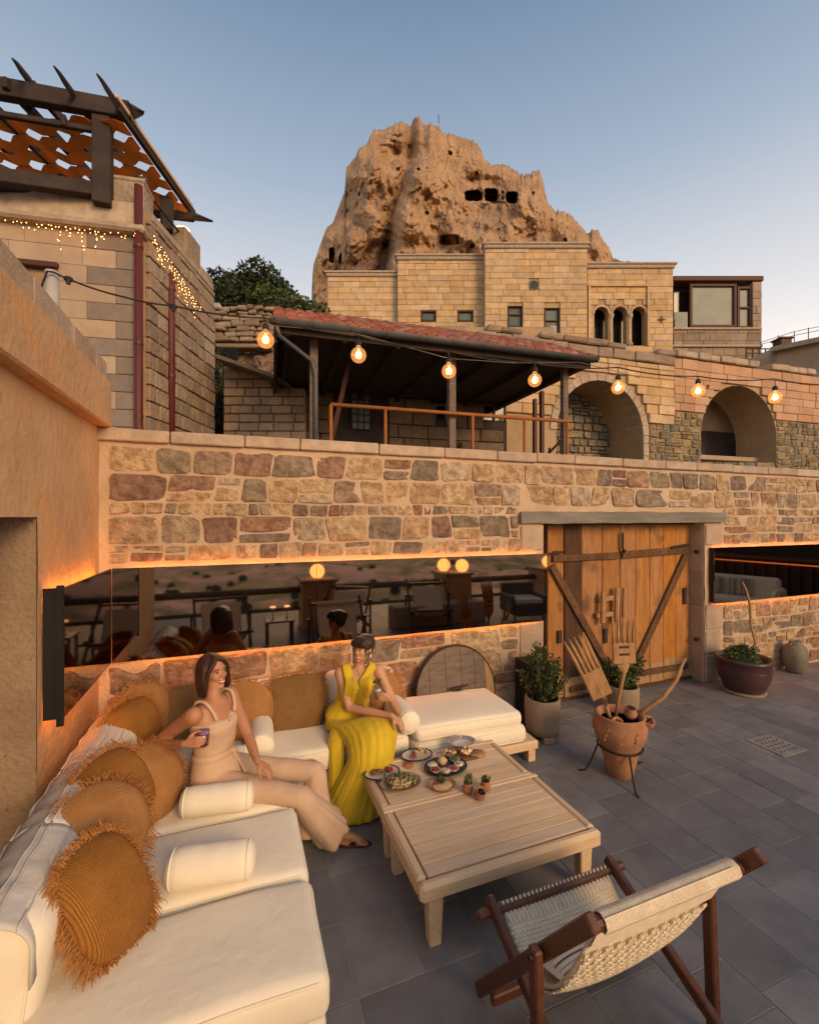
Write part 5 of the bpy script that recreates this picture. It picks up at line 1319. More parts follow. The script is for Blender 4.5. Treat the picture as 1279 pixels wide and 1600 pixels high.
# sofas: left run along the plaster wall, back run along the stone wall
SH = .395
sf = thing('corner_sofa', 'white linen sofa run along the left plaster wall with draped back pads', 'sofa', (-.3, 2.6, 0))
ys = [1.63, 2.13, 2.66]
for i, (y0, y1) in enumerate(((1.615, 2.125), (2.135, 2.66), (2.67, 3.2))):
    cushion('seat_cushion', sf, (-.20, (y0 + y1) / 2, SH - .085), (1.03, y1 - y0, .165), .05, .018, 'linen', None, i, piping=.0055)
    cushion('base_cushion', sf, (-.20, (y0 + y1) / 2, .15), (1.0, y1 - y0 - .01, .17), .04, .008, 'linen', None, i + 9, piping=.005)
b = B(); b.box((-.22, 2.4, .04), (.95, 1.55, .06), None, .01); b.build('plinth', 'teak_long', sf)
RB = Matrix.Rotation(R(-13), 3, 'Y')
for i, (y0, y1) in enumerate(((1.79, 2.29), (2.31, 2.85), (2.87, 3.42))):
    yc, w = (y0 + y1) / 2, y1 - y0
    cushion('back_pad', sf, (-.735, yc, .53), (.23, w, .44), .095, .015, 'linen', Matrix.Rotation(R(8), 3, 'Y'), i + 20, wr=.008, piping=.006)
    # cloth draped over the top of the pad, with a grey band
    def drape(u, v, dz=0.0, y0=y0, y1=y1, i=i):
        s_ = (u - .5) * 2; a = s_ * 1.75; x = -.755 + .135 * math.sin(a) * (1 if abs(s_) < .9 else 1); z = .655 + .115 * math.cos(a) if abs(s_) < .9 else .655 + .115 * math.cos(math.copysign(1.575, s_)) - (abs(s_) - .9) * 1.2
        x += .012 * noise.noise(V(u * 4, v * 6 + i, 3)); z += .010 * noise.noise(V(u * 5, v * 9 + i, 7)) + dz
        return V(x + .045 * 0, y0 - .01 + (y1 - y0 + .02) * v + .01 * noise.noise(V(u * 3, i, 1)), z)
    b = B(); b.grid(lambda u, v: drape(u, v), 22, 20); o = b.build('drape', 'linen_cool', sf, True); md = o.modifiers.new('s', 'SOLIDIFY'); md.thickness = .005
    b = B(); b.grid(lambda u, v: drape(.26 + u * .22, v, .006), 8, 20); b.build('grey_band', 'grey_stripe', sf, True)
    b = B()
    for u in (.22, .50, .56, .74): b.tube([drape(u, v / 14, .006) for v in range(15)], .0045, 5)
    b.build('ruffle', 'linen_cool', sf, True, kind='stuff')

sb = thing('back_sofa', 'white linen sofa run against the stone wall below the mirror', 'sofa', (.6, 3.5, 0))
for i, (x0, x1) in enumerate(((-.72, .06), (.08, .68), (.69, 1.22))):
    if i: cushion('seat_cushion', sb, ((x0 + x1) / 2, 3.55, SH - .075), (x1 - x0, .70, .15), .05, .018, 'linen', None, i + 3, piping=.005)
    else: cushion('seat_cushion', sb, ((x0 + x1) / 2, 3.52, SH - .075), (x1 - x0, .70, .15), .05, .018, 'linen', None, i + 3, piping=.005)
    cushion('base_cushion', sb, ((x0 + x1) / 2, 3.55, .16), (x1 - x0, .68, .16), .04, .008, 'linen', None, i + 13, piping=.005)
b = B(); b.box((.3, 3.56, .04), (1.9, .64, .06), None, .01); b.build('plinth', 'teak_long', sb)
for i, (x0, x1) in enumerate(((-.76, .02), (.03, .66), (.67, 1.28))):
    cushion('back_pad', sb, ((x0 + x1) / 2, 3.765, .56), (x1 - x0, .17, .38), .07, .01, 'linen', None, i + 40, wr=.007, piping=.005)
cs = thing('daybed', 'wide white padded daybed on a wooden base, right of the back sofa', 'daybed', (1.75, 3.45, 0))
cushion('top_cushion', cs, (1.735, 3.47, .385), (.96, .62, .11), .045, .02, 'linen', Matrix.Rotation(R(1.5), 3, 'Y'), 51, piping=.006)
cushion('base_cushion', cs, (1.745, 3.47, .255), (.99, .66, .14), .05, .01, 'linen', None, 52, piping=.006)
b = B(); b.box((1.80, 3.47, .145), (1.10, .66, .075), None, .012); b.build('base_board', 'teak_long', cs)
for (x, y) in ((1.3, 3.2), (2.3, 3.2), (1.3, 3.74), (2.3, 3.74)):
    b = B(); b.box((x, y, .055), (.07, .07, .11), None, .005); b.build('leg', 'teak', cs)

gp = 'ochre knitted pillows on the sofas'
def hz(px, py, z): return at(px, py, z=z)
throw('big square ochre fringed pillow nearest the camera on the left sofa', at(166, 1398, t=1.72), (.70, -.60, .40), .285, 'square', 1, gp, roll=R(10), thick=.12, nper=5, asp=1.5, fl=.05)
throw('round tan knitted pillow tucked behind the nearest square pillow', at(160, 1300, t=2.04), (.60, -.62, .50), .42, 'round', 2, gp, thick=.11, nper=3, m='knit_round')
throw('square ochre pillow leaning between two round ones on the left sofa', at(180, 1240, t=2.30), (.66, -.62, .40), .36, 'square', 3, gp, roll=R(16), thick=.12, asp=1.15, nper=4)
throw('large round tan pillow between the square pillows and the woman in beige', at(232, 1226, t=2.50), (.66, -.66, .32), .42, 'round', 4, gp, thick=.11, nper=3)
throw('square ochre pillow in the corner behind the arm of the woman in beige', at(208, 1135, t=2.92), (.66, -.70, .35), .34, 'square', 5, gp, roll=R(10), thick=.11, nper=4)
throw('round tan pillow standing in the sofa corner under the mirror', at(225, 1113, t=3.14), (.45, -.88, .25), .38, 'round', 6, gp, thick=.075)
throw('square dull brown pillow on the back sofa behind the woman in beige', (-.36, 3.66, .60), (.05, -1, .22), .42, 'square', 7, gp, m='knit_dull', thick=.07, nper=2, fl=.03, rd=.14)
throw('round tan pillow on the back sofa just right of the woman in beige', (.05, 3.60, .60), (.05, -1, .22), .42, 'round', 8, gp, thick=.075, nper=3)
throw('square ochre-brown pillow on the back sofa, left of the woman in yellow', (.44, 3.64, .585), (.02, -1, .20), .43, 'square', 9, gp, m='knit_dull', thick=.075, nper=3, fl=.035, rd=.14)
throw('round orange pillow on the back sofa behind the right arm of the woman in yellow', (1.10, 3.62, .575), (-.05, -1, .22), .38, 'round', 10, gp, thick=.075, nper=3)
throw('small orange pillow low at the left edge beside the wall niche', (-1.02, 1.98, .40), (.6, -.7, .3), .26, 'round', 12, None, thick=.08, nper=1)
bolster('white bolster cushion lying nearest the camera across the left sofa', (-.30, 2.255, SH + .088), (.075, 2.19, SH + .088), .083, 'white bolsters')
bolster('white bolster cushion beside the hip of the woman in beige', (-.30, 2.765, SH + .080), (.085, 2.705, SH + .080), .078, 'white bolsters', 2)
bolster('white bolster standing end-on between the two women, left of the square pillow', (.145, 3.20, SH + .085), (.16, 3.58, SH + .09), .088, 'white bolsters', 3)
bolster('white bolster end-on under the hand of the woman in yellow', (1.215, 3.16, SH + .095), (1.20, 3.55, SH + .10), .088, 'white bolsters', 4)
bolster('smaller white bolster lying low in the sofa corner behind the beige trousers', (-.30, 3.22, SH + .06), (.07, 3.22, SH + .06), .065, 'white bolsters', 5)

# ------------------------------------------------------------------ slatted coffee tables
TZ = .335
def table(label, x0, x1, y0, y1, legs, seed):
    t = thing('coffee_table', label, 'table', ((x0 + x1) / 2, (y0 + y1) / 2, 0), group='two pale coffee tables pushed together')
    q = random.Random(seed); fw = .055; f0, f1 = (.055, .028) if seed == 1 else (.028, .055)
    b = B(); b.box(((x0 + x1) / 2, y0 + f0 / 2, TZ - .045), (x1 - x0, f0, .09), None, .018 if f0 > .04 else .004); b.build('front_rail', 'teak', t)
    b = B(); b.box(((x0 + x1) / 2, y1 - f1 / 2, TZ - .045), (x1 - x0, f1, .09), None, .014 if f1 > .04 else .004); b.build('back_rail', 'teak', t)
    for x in (x0 + fw / 2, x1 - fw / 2): b = B(); b.box((x, (y0 + f0 + y1 - f1) / 2, TZ - .0455), (fw, y1 - y0 - f0 - f1 - .001, .089), None, .014); b.build('side_rail', 'teak_long', t)
    n = max(3, round((y1 - y0 - 2 * fw) / .074)); w = (y1 - y0 - f0 - f1 - .006) / n
    for k in range(n):
        b = B(); b.box(((x0 + x1) / 2, y0 + f0 + .003 + w * (k + .5), TZ - .014 + q.uniform(-.001, .001)), (x1 - x0 - 2 * fw - .008, w - .004, .022), None, .0022); b.build('slat', 'teak', t)
    b = B(); b.box(((x0 + x1) / 2, (y0 + y1) / 2, TZ - .035), (x1 - x0 - .1, y1 - y0 - .1, .012)); b.build('under_board', 'dark_wood', t)
    for (x, y) in legs:
        b = B(); b.box((x, y, (TZ - .04) / 2), (.085, .07, TZ - .04), None, .006, taper=.72); b.build('leg', 'teak_long', t)
TX0, TX1 = .79, 1.86
table('nearer bare half of the pale slatted coffee table, empty top', TX0, TX1, 1.925, 2.525, ((.88, 1.99), (1.78, 1.99), (.86, 2.46), (1.78, 2.46)), 1)
table('farther half of the pale slatted coffee table, covered with dishes', TX0, TX1 - .02, 2.53, 3.04, ((.86, 2.60), (1.76, 2.60), (.86, 2.98), (1.76, 2.98)), 2)

# ------------------------------------------------------------------ food and tableware
def tp(px, py): return at(px, py, z=TZ)
def plate(name, label, c, rx, ry, m='white_glaze', rim='black', cat='plate', deep=.012, rz=0):
    t = thing(name, label, cat, c, rz)
    b = B(); b.lathe([(.001, .004), (rx * .75, .004), (rx * .97, deep), (rx, deep + .002), (rx * .97, deep - .003), (rx * .7, 0), (.001, 0)], (0, 0, .001), 28, 1, ry / rx); b.build('dish', m, t, True, world=False)
    if rim:
        b = B(); b.tube([(rx * .99 * math.cos(a), ry * .99 * math.sin(a), deep + .003) for a in [2 * PI * k / 28 for k in range(28)]], .004, 6, closed=True); b.build('rim', rim, t, True, world=False)
    return t
def pile(name, label, c, rx, ry, h, n, m, seed, size=.012, cat='food', long=False):
    t = thing(name, label, cat, c); q = random.Random(seed); ms = m if isinstance(m, list) else [m]
    bs = [B() for _ in ms]; core = B(); core.ball((0, 0, h * .25), (rx * .85, ry * .85, h * .6), 12, 6); core.build('heap', ms[0], t, True, world=False)
    for i in range(n):
        a = q.uniform(0, 2 * PI); r_ = math.sqrt(q.random()); x, y = rx * r_ * math.cos(a), ry * r_ * math.sin(a); z = h * (1 - r_ * r_) ** .5 * q.uniform(.7, 1.05) + .003
        s_ = size * q.uniform(.6, 1.3); b = bs[q.randrange(len(ms))]
        if long:
            d = V(q.uniform(-1, 1), q.uniform(-1, 1), q.uniform(-.3, .5)).normalized() * s_ * 2.2; b.tube([V(x, y, z) - d / 2, V(x, y, z + s_ * .3), V(x, y, z) + d / 2], s_ * .3, 4)
        else: b.ball((x, y, z), (s_, s_ * q.uniform(.5, 1), s_ * q.uniform(.4, .8)), 6, 4, Euler((q.uniform(0, 3), q.uniform(0, 3), 0)).to_matrix())
    for bb, mm in zip(bs, ms):
        if bb.v: bb.build('pieces', mm, t, True, world=False, kind='stuff')
    return t
ZP_ = V(0, 0, .007)
c = tp(626, 1226); plate('salad_plate', 'oval speckled plate heaped with salad at the near left of the dishes', c, .135, .10, 'pot_concrete', None, deep=.02)
pile('noodle_salad', 'heap of pale strips over green leaves on the oval speckled plate', c + ZP_, .095, .07, .05, 130, ['pale_food', 'pale_food', 'green_food', 'brown_food'], 1, .013, long=True)
c = tp(597, 1210); plate('dessert_plate', 'dark rimmed plate with brown wedge at the left corner of the table', c, .12, .085)
pile('brown_wedge', 'dark brown dessert wedge on the left corner plate', c + V(-.03, .005, .008), .045, .018, .02, 30, 'brown_food', 2, .010); pile('red_garnish', 'red garnish on the left corner plate', c + V(.055, .012, .008), .03, .016, .016, 14, 'red_food', 3, .010)
c = tp(651, 1182); plate('dessert_plate', 'dark rimmed plate with a rolled pastry behind the salad', c, .115, .085)
pile('rolled_pastry', 'golden rolled pastry on the rear dark rimmed plate', c + V(.03, .02, .008), .05, .022, .03, 40, ['pale_food', 'brown_food'], 4, .012); pile('red_sauce', 'small red sauce spot beside the rolled pastry', c + V(-.035, -.015, .008), .02, .018, .012, 12, 'red_food', 5, .009)
c = tp(696, 1201); tr = plate('meze_tray', 'round dark tray crowded with small bowls of dips in the middle of the table', c, .15, .115, 'grey_metal', 'black', 'tray', .016)
for k, (x, y, m_, lb) in enumerate(((-.085, .03, 'cream_food', 'creamy'), (-.09, -.03, 'red_food', 'dark red'), (-.03, -.065, 'cream_food', 'white and red'), (.03, -.06, 'red_food', 'bright red'), (.09, -.02, 'cream_food', 'pale yoghurt'), (.09, .045, 'green_food', 'green herb'), (.0, .055, 'pale_food', 'heaped pale'))):
    t = thing('dip_bowl', 'small bowl of %s dip on the round dark tray' % lb, 'bowl', c + V(x, y, .012), group='dip bowls on the tray')
    b = B(); b.lathe([(.02, 0), (.036, .018), (.034, .019), (.02, .006), (.001, .006)], (0, 0, 0), 16); b.build('bowl', 'white_glaze', t, True, world=False)
    b = B(); b.ball((0, 0, .014), (.031, .031, .009 + (.022 if k == 6 else .004)), 12, 6); b.build('dip', m_, t, True, world=False)
    q = random.Random(k); b = B()
    for i in range(9): b.ball((q.uniform(-.02, .02), q.uniform(-.02, .02), .022 + (.012 if k == 6 else 0)), .006, 6, 4)
    b.build('topping', ('pale_food', 'green_food', 'red_food', 'red_food', 'green_food', 'green_food', 'pale_food')[k], t, True, world=False, kind='stuff')
c = tp(691, 1231); t = plate('hummus_bowl', 'shallow brown clay bowl of hummus with a green sprig', c, .085, .072, 'terracotta', None, 'bowl', .024)
b = B(); b.ball((0, 0, .014), (.07, .058, .010), 16, 6); b.build('hummus', 'pale_food', t, True, world=False)
b = B(); b.ball((-.02, .02, .018), (.035, .02, .010), 10, 5); b.build('sauce', 'red_food', t, True, world=False)
q = random.Random(9); b = B(); leaves(b, (.0, .02, .035), (.026, .024, .016), 120, .016, q); b.build('sprig', 'green_food', t, world=False)
c = tp(724, 1182); t = thing('serving_board', 'dark oval wooden board with bread and meat at the back of the table', 'board', c, R(-8))
b = B(); b.lathe([(.001, 0), (.15, 0), (.158, .008), (.15, .016), (.001, .016)], (0, 0, 0), 28, 1, .42); b.build('board', 'brown_wood', t, True, world=False)
b = B(); b.lathe([(.001, 0), (.06, 0), (.062, .006), (.06, .0165), (.001, .0165)], (.10, -.005, .002), 20, 1, .8); b.build('pale_end', 'fork_wood', t, True, world=False)
pile('toasted_bread', 'toasted brown bread pieces at the left end of the oval board', c + V(-.10, .02, .017), .045, .032, .04, 50, ['brown_food', 'pale_food'], 11, .014)
pile('meat_rolls', 'cream and red meat rolls in the middle of the oval board', c + V(.02, .005, .017), .045, .03, .04, 46, ['cream_food', 'red_food', 'pale_food'], 12, .014)
c = tp(722, 1165); t = thing('patterned_bowl', 'blue and white patterned bowl at the back edge of the table', 'bowl', c)
b = B(); b.lathe([(.04, 0), (.075, .012), (.105, .036), (.102, .037), (.07, .014), (.001, .008)], (0, 0, 0), 32, 1, .8); b.build('bowl', 'white_glaze', t, True, world=False)
b = B()
for k in range(24):
    a = 2 * PI * k / 24; u_ = V(math.cos(a), math.sin(a) * .8, 0); v_ = V(-math.sin(a), math.cos(a) * .8, 0)
    b.add([u_ * .073 + V(0, 0, .0165) - v_ * .004, u_ * .099 + V(0, 0, .0365) - v_ * .006, u_ * .099 + V(0, 0, .0365) + v_ * .006, u_ * .073 + V(0, 0, .0165) + v_ * .004], [(0, 1, 2, 3)])
b.build('blue_stripes', 'blue_glaze', t, world=False, kind='stuff')
t = thing('coaster', 'small round terracotta coloured coaster among the plates', 'coaster', tp(638, 1196)); b = B(); b.lathe([(.001, 0), (.038, 0), (.04, .003), (.038, .006), (.001, .006)], (0, 0, 0), 20); b.build('disc', 'terracotta', t, True, world=False)
def fork_cut(label, a, c, name='fork'):
    a, c = a + V(0, 0, .006), c + V(0, 0, .016); b = B(); d = (c - a).normalized(); s_ = d.cross(V(0, 0, 1)).normalized()
    b.tube([a, a.lerp(c, .6), a.lerp(c, .75)], [(.006, .002), (.003, .002), (.004, .002)], 6)
    b.tube([a.lerp(c, .75), a.lerp(c, .85)], [(.004, .002), (.010, .0015)], 6)
    if name == 'fork':
        for k in (-1.5, -.5, .5, 1.5): b.tube([a.lerp(c, .85) + s_ * k * .005, c + s_ * k * .005], .0014, 4)
    else: b.tube([a.lerp(c, .85), c], [(.010, .0015), (.004, .001)], 6)
    tag(b.build(name, 'grey_metal', None, True), label, name)
fork_cut('dark fork resting on the rim of the left corner plate', tp(598, 1229), tp(604, 1200))
fork_cut('knife handle and blade lying toward the rear plate from the table edge', tp(588, 1191), tp(628, 1184), 'knife')
fork_cut('short fork at the left table edge behind the corner plate', tp(580, 1195), tp(604, 1200))
for (px, py, s_, k, lb) in ((731, 1232, .036, 0, 'rear left little clay pot with tall green cactus fingers'), (758, 1228, .033, 1, 'rear right little clay pot with small green succulent'), (747, 1240, .036, 2, 'front little clay pot, tilted forward with dark succulent inside')):
    c = tp(px, py + 6); t = thing('clay_pot', lb, 'pot', c, group='three little clay pots on the table')
    rotm = Matrix.Rotation(R(32), 3, 'X') if k == 2 else None
    b = B(); b.lathe([(s_ * .6, 0), (s_ * .98, s_ * .5), (s_ * 1.02, s_ * .9), (s_ * .72, s_ * 1.5), (s_ * .84, s_ * 1.75), (s_ * .74, s_ * 1.74), (s_ * .62, s_ * 1.5), (s_ * .6, s_ * 1.3)], (0, 0, .006 if k == 2 else 0), 20, rot=rotm); b.build('pot', 'terracotta', t, True, world=False)
    b = B(); b.lathe([(.001, s_ * 1.45), (s_ * .66, s_ * 1.42)], (0, 0, .006), 14, rot=rotm); b.build('soil', 'soil', t, world=False)
    q = random.Random(k); b = B()
    if k == 0:
        for (x, y, h_) in ((-.012, 0, .07), (.002, .008, .082), (.014, -.004, .088), (-.002, -.012, .06)): b.tube([(x, y, s_ * 1.4), (x * 1.2, y * 1.2, s_ * 1.4 + h_ * .6), (x * 1.3, y * 1.3, s_ * 1.4 + h_ * .8)], [.009, .0105, .003], 8)
    elif k == 1: leaves(b, (0, 0, s_ * 1.9), (s_ * .8, s_ * .8, s_ * .4), 60, .02, q, up=.6)
    else: leaves(b, (0, -.035, s_ * 1.35), (s_ * .5, s_ * .35, s_ * .5), 60, .016, q)
    b.build('plant', 'leaf' if k < 2 else 'hair_brown', t, k == 0, world=False)

# ------------------------------------------------------------------ deck chair with a knotted cord sling
def deck_chair(name, label, group, cx=1.34, detail=True):
    x0, x1 = cx - .37, cx + .37
    t = thing(name, label, 'deck chair', (0, 0, 0), group=group)
    def bar(n_, a, c, w=.034, h=.048, up=(0, 0, 1)): b = B(); b.bar(a, c, w, h, up, .006); b.build(n_, 'brown_wood', t, world=False)
    yb, zb, yf, zf = 1.10, .79, 1.665, .375
    for x in (x0, x1):
        bar('long_beam', (x, yb - .065, zb + .082), (x, 1.70, .025), .032, .052)
        bar('cross_beam', (x + (.045 if x == x0 else -.045), yf + .03, zf + .035), (x + (.045 if x == x0 else -.045), .86, .03), .032, .05)
        xo = x + (-.04 if x == x0 else .04)
        bar('prop_leg', (xo, 1.255, .615), (xo, 1.23, .01), .034, .045, (0, 1, 0))
        b = B(); b.tube([(xo - .03 if x == x0 else xo - .03, 1.25, .595), (xo + .05, 1.25, .595)], .010, 10); b.build('bolt', 'iron', t, world=False)
    b = B(); b.bar((x0 - .02, yb, zb), (x1 + .035, yb, zb), .042, .038, ch=.01); b.build('back_rail', 'brown_wood', t, world=False)
    b = B(); b.bar((x0 - .03, yf, zf), (x1 + .03, yf, zf), .04, .036, ch=.01); b.build('seat_rail', 'brown_wood', t, world=False)
    bar('bottom_rail', (x0, 1.60, .08), (x1, 1.60, .08), .03, .045)
    # sling
    s0, s1 = x0 + .085, x1 - .075
    def sl(u, v):                        # v 0 seat rail .. 1 back rail
        P0, P1, P2, P3 = V(0, yf + .02, zf + .02), V(0, yf - .22, .16), V(0, yb + .26, .20), V(0, yb - .01, zb + .03)
        p = P0 * (1 - v) ** 3 + P1 * 3 * v * (1 - v) ** 2 + P2 * 3 * v * v * (1 - v) + P3 * v ** 3
        sag = -.035 * math.sin(PI * v) * (1 - (2 * u - 1) ** 2)
        return V(s0 + (s1 - s0) * u + .02 * math.sin(PI * v) * (1 - 2 * u), p.y, p.z + sag)
    b = B(); b.grid(lambda u, v: sl(u, .05 + .90 * v), 26, 30); o = b.build('sling', 'cord', t, True, world=False)
    md = o.modifiers.new('s', 'SOLIDIFY'); md.thickness = .008
    if detail:
        b = B(); nc = 27                  # cords looped over both rails
        for k in range(nc):
            u = (k + .5) / nc
            b.tube([sl(u, .10) + V(0, 0, .006), sl(u, .05) + V(0, .0, .008), V(s0 + (s1 - s0) * u, yf, zf + .024), V(s0 + (s1 - s0) * u, yf + .026, zf), V(s0 + (s1 - s0) * u, yf + .005, zf - .024), sl(u, .06) - V(0, 0, .012)], .0064, 6)
        b.build('seat_loops', 'cord', t, True, world=False, kind='stuff')
        b = B()
        for k in range(74):
            x = s0 + (s1 - s0 + .03) * (k + .5) / 74
            b.tube([(x, yb + .03 * math.cos(a), zb + .028 * math.sin(a)) for a in [2 * PI * j / 8 for j in range(8)]], .0042, 4, closed=True)
        b.build('rail_wrapping', 'cord', t, True, world=False, kind='stuff')
        b = B(); b.grid(lambda u, v: sl(u, .90 + .1 * v) + V(0, -.012 - .0 * v, .0), 20, 4); b.build('sling_edge', 'cord', t, True, world=False)
        b = B()                           # knotted scallops below, diamond net above
        nU, nV = 11, 19
        for j in range(nV):
            for i in range(nU + (j % 2)):
                uc = (i + .5 - .5 * (j % 2)) / nU; vc = .12 + .78 * (j + .5) / nV
                for rr in (1.0, .55):
                    pts = []
                    for k in range(9):
                        a = PI * k / 8; u = uc + rr * .046 * math.cos(a); v = vc - rr * .040 * math.sin(a)
                        u = min(.995, max(.005, u)); e = 1e-3
                        p = sl(u, v); n_ = (sl(u, v + e) - sl(u, v - e)).cross(V(1, 0, 0)).normalized(); n_ = n_ if n_.z < 0 else -n_
                        pts.append(p + n_ * .010)
                    b.tube(pts, .0042, 4)
        b.build('knot_relief', 'cord', t, True, world=False, kind='stuff')
        b = B()
        for j in range(20):
            v = .10 + .34 * j / 19
            for i in range(30):
                u = (i + .5 * (j % 2) + .25) / 30.5
                p = sl(u, v) + V(0, 0, .007); b.ball(p, (.011, .008, .005), 6, 4)
        b.build('seat_knots', 'cord', t, True, world=False, kind='stuff')
    # striped cushion lying in the sling
    return t, sl
dc, slf = deck_chair('deck_chair', 'brown wooden deck chair with a cream knotted cord sling in the right foreground', 'deck chairs on the terrace', 1.335)
cu = thing('lumbar_cushion', 'small cream cushion with brown stripes lying in the sling of the deck chair', 'cushion', (1.2, 1.42, .3))
b = B(); cc = slf(.36, .50) + V(0, .0, .085)
def lc(u, v, sg):
    x, y = u * 2 - 1, v * 2 - 1; z = .045 * (max(0, 1 - abs(x) ** 2.6) * max(0, 1 - abs(y) ** 2.6)) ** .5
    return cc + V(x * .17, y * .10, sg * z + .35 * (-y) * .12)
for sg in (-1, 1): b.grid(lambda u, v: lc(u, v, sg), 20, 14, sg < 0)
b.build('cover', 'linen', cu, True)
for k, (y, w) in enumerate(((.15, .03), (.27, .015), (.40, .035), (.55, .012), (.68, .03), (.85, .015))):
    b = B(); b.grid(lambda u, v: lc(.03 + .94 * u, y + w * v, 1) + V(0, 0, .0025), 20, 2); b.build('stripe', 'brown_food' if k % 2 == 0 else 'grey_stripe', cu, True)

# ------------------------------------------------------------------ planters, jars, tools
def pot_bush(label, p, r, h, bh, seed, feet=True):
    t = thing('planter', label, 'planter', p); b = B()
    b.lathe([(r * .92, .05), (r * .98, h * .3), (r, h * .7), (r * 1.0, h - .01), (r * .97, h), (r * .84, h), (r * .82, h - .05)], (0, 0, 0), 32, wob=.015); b.build('pot', 'pot_concrete', t, True, world=False)
    for k in range(3):
        a = k * 2 * PI / 3 + .3; b = B(); b.box((r * .8 * math.cos(a), r * .8 * math.sin(a), .026), (.11, .07, .053), Matrix.Rotation(a + PI / 2, 3, 'Z'), .008); b.build('foot', 'pot_concrete', t, world=False)
    b = B(); b.lathe([(.001, h - .045), (r * .83, h - .05)], (0, 0, 0), 20); b.build('soil', 'soil', t, world=False)
    pl_ = thing('boxwood_shrub', 'bushy green shrub growing in the ' + label.split(' with')[0], 'shrub', Vector(p) + V(0, 0, h - .04)); q = random.Random(seed)
    b = B(); st = B()
    for k in range(38):
        a = q.uniform(0, 2 * PI); sp = q.uniform(.15, 1.0); top = V(math.cos(a) * r * 1.5 * sp, math.sin(a) * r * 1.5 * sp, bh * q.uniform(.5, 1.0) * (1.15 - .45 * sp))
        s0 = V(math.cos(a) * r * .2, math.sin(a) * r * .2, 0); mid = s0.lerp(top, .5) + V(math.cos(a), math.sin(a), 0) * .03
        st.tube([s0, mid, top], [.006, .004, .002], 4)
        for i in range(64):
            u = q.uniform(.08, 1.02); c = (s0.lerp(mid, u * 2) if u < .5 else mid.lerp(top, u * 2 - 1)) + V(q.uniform(-.03, .03), q.uniform(-.03, .03), 0)
            leaves(b, c, (.016, .016, .016), 1, .036, q, up=.5)
    b.build('foliage', 'leaf', pl_, world=False); st.build('stems', 'grey_wood', pl_, True, world=False)
pot_bush('round pale concrete planter left of the wooden door with an upright shrub', at(857, 1160, z=0) + V(.02, .12, 0), .163, .37, .52, 5)
pot_bush('half hidden concrete planter behind the clay urn', at(985, 1118, z=0) + V(.0, .1, 0), .155, .28, .44, 6)
bx = thing('black_speaker', 'low black box standing by the wall between the daybed and the pale planter', 'speaker', (2.70, 3.66, 0), R(-4))
b = B(); b.box((0, 0, .325), (.22, .40, .63), None, .006); b.build('cabinet', 'black', bx, world=False)
b = B(); b.box((0, -.202, .33), (.18, .006, .56)); b.build('front_panel', 'window_dark', bx, world=False)

# wooden wheel behind the daybed
p = at(712, 1078, y=3.80); wz_ = p.z
wh = thing('cartwheel', 'old solid plank wheel with an iron rim leaning on the wall behind the daybed', 'wheel', (p.x, 3.80, 0))
rw = .405; q = random.Random(4); tilt = Matrix.Rotation(R(-9), 3, 'X')
def WP(x, z, y=0): return V(p.x, 3.80, wz_) + tilt @ V(x, y, z)
xs = [-.40, -.27, -.10, .06, .20, .31, .40]
for a, c in zip(xs, xs[1:]):
    poly = []
    for k in range(9): x = a + .002 + (c - a - .004) * k / 8; poly.append((x, math.sqrt(max(0, rw * rw - x * x)) - .004))
    poly += [(x, -z) for x, z in poly[::-1]]
    b = B(); vs = [WP(x, z, -.02) for x, z in poly] + [WP(x, z, .02) for x, z in poly]; n = len(poly)
    b.add(vs, [tuple(range(n)), tuple(range(n, 2 * n))[::-1]] + [(i, n + i, n + (i + 1) % n, (i + 1) % n) for i in range(n)]); b.build('plank', 'grey_wood' if q.random() < .4 else 'door_pale', wh)
b = B(); b.tube([WP(rw * math.cos(a), rw * math.sin(a)) for a in [2 * PI * k / 40 for k in range(40)]], [(.012, .026)] * 40, 6, closed=True); b.build('iron_rim', 'iron', wh, True)
b = B(); b.tube([WP(0, -.02, -.03), WP(0, -.02, -.09)], .045, 12); b.tube([WP(-.08, .03, -.08), WP(.09, .05, -.08)], [(.03, .012), (.012, .008)], 6); b.build('hub', 'dark_wood', wh)

# clay urn on an iron tripod with wooden tools
UC = at(979, 1222, z=0) + V(.03, .10, 0)
ur = thing('clay_urn', 'rough terracotta urn with pressed ornament standing in an iron ring, before the door', 'urn', UC)
b = B(); b.lathe([(.085, .0), (.098, .01), (.115, .10), (.14, .20), (.152, .25), (.178, .29), (.197, .35), (.198, .41), (.18, .47), (.185, .485), (.172, .49), (.155, .47), (.15, .42)], (0, 0, 0), 36, wob=.05); b.build('body', 'terracotta', ur, True, world=False)
b = B(); q = random.Random(3)
for k in range(11):
    a = 2 * PI * k / 11
    for i in range(9):
        aa = a + q.uniform(-.12, .12); z = .37 + q.uniform(-.045, .05); b.ball((.198 * math.cos(aa), .198 * math.sin(aa), z), q.uniform(.006, .010), 6, 4)
b.build('pressed_ornament', 'terracotta', ur, True, world=False, kind='stuff')
b = B(); b.lathe([(.001, .43), (.15, .43)], (0, 0, 0), 20); b.build('soil', 'soil', ur, world=False)
st = thing('tripod_stand', 'black iron ring stand with three splayed feet holding the clay urn', 'stand', UC)
b = B(); b.tube([(.165 * math.cos(a), .165 * math.sin(a), .235) for a in [2 * PI * k / 28 for k in range(28)]], .008, 6, closed=True); b.build('ring', 'iron', st, True, world=False)
for a in (R(-112), R(12), R(150)):
    d = V(math.cos(a), math.sin(a), 0); b = B(); b.tube([d * .165 + V(0, 0, .235), d * .215 + V(0, 0, .10), d * .26 + V(0, 0, .015), d * .31 + V(0, 0, .008)], [(.007, .007)] * 4, 6); b.build('leg', 'iron', st, True, world=False)
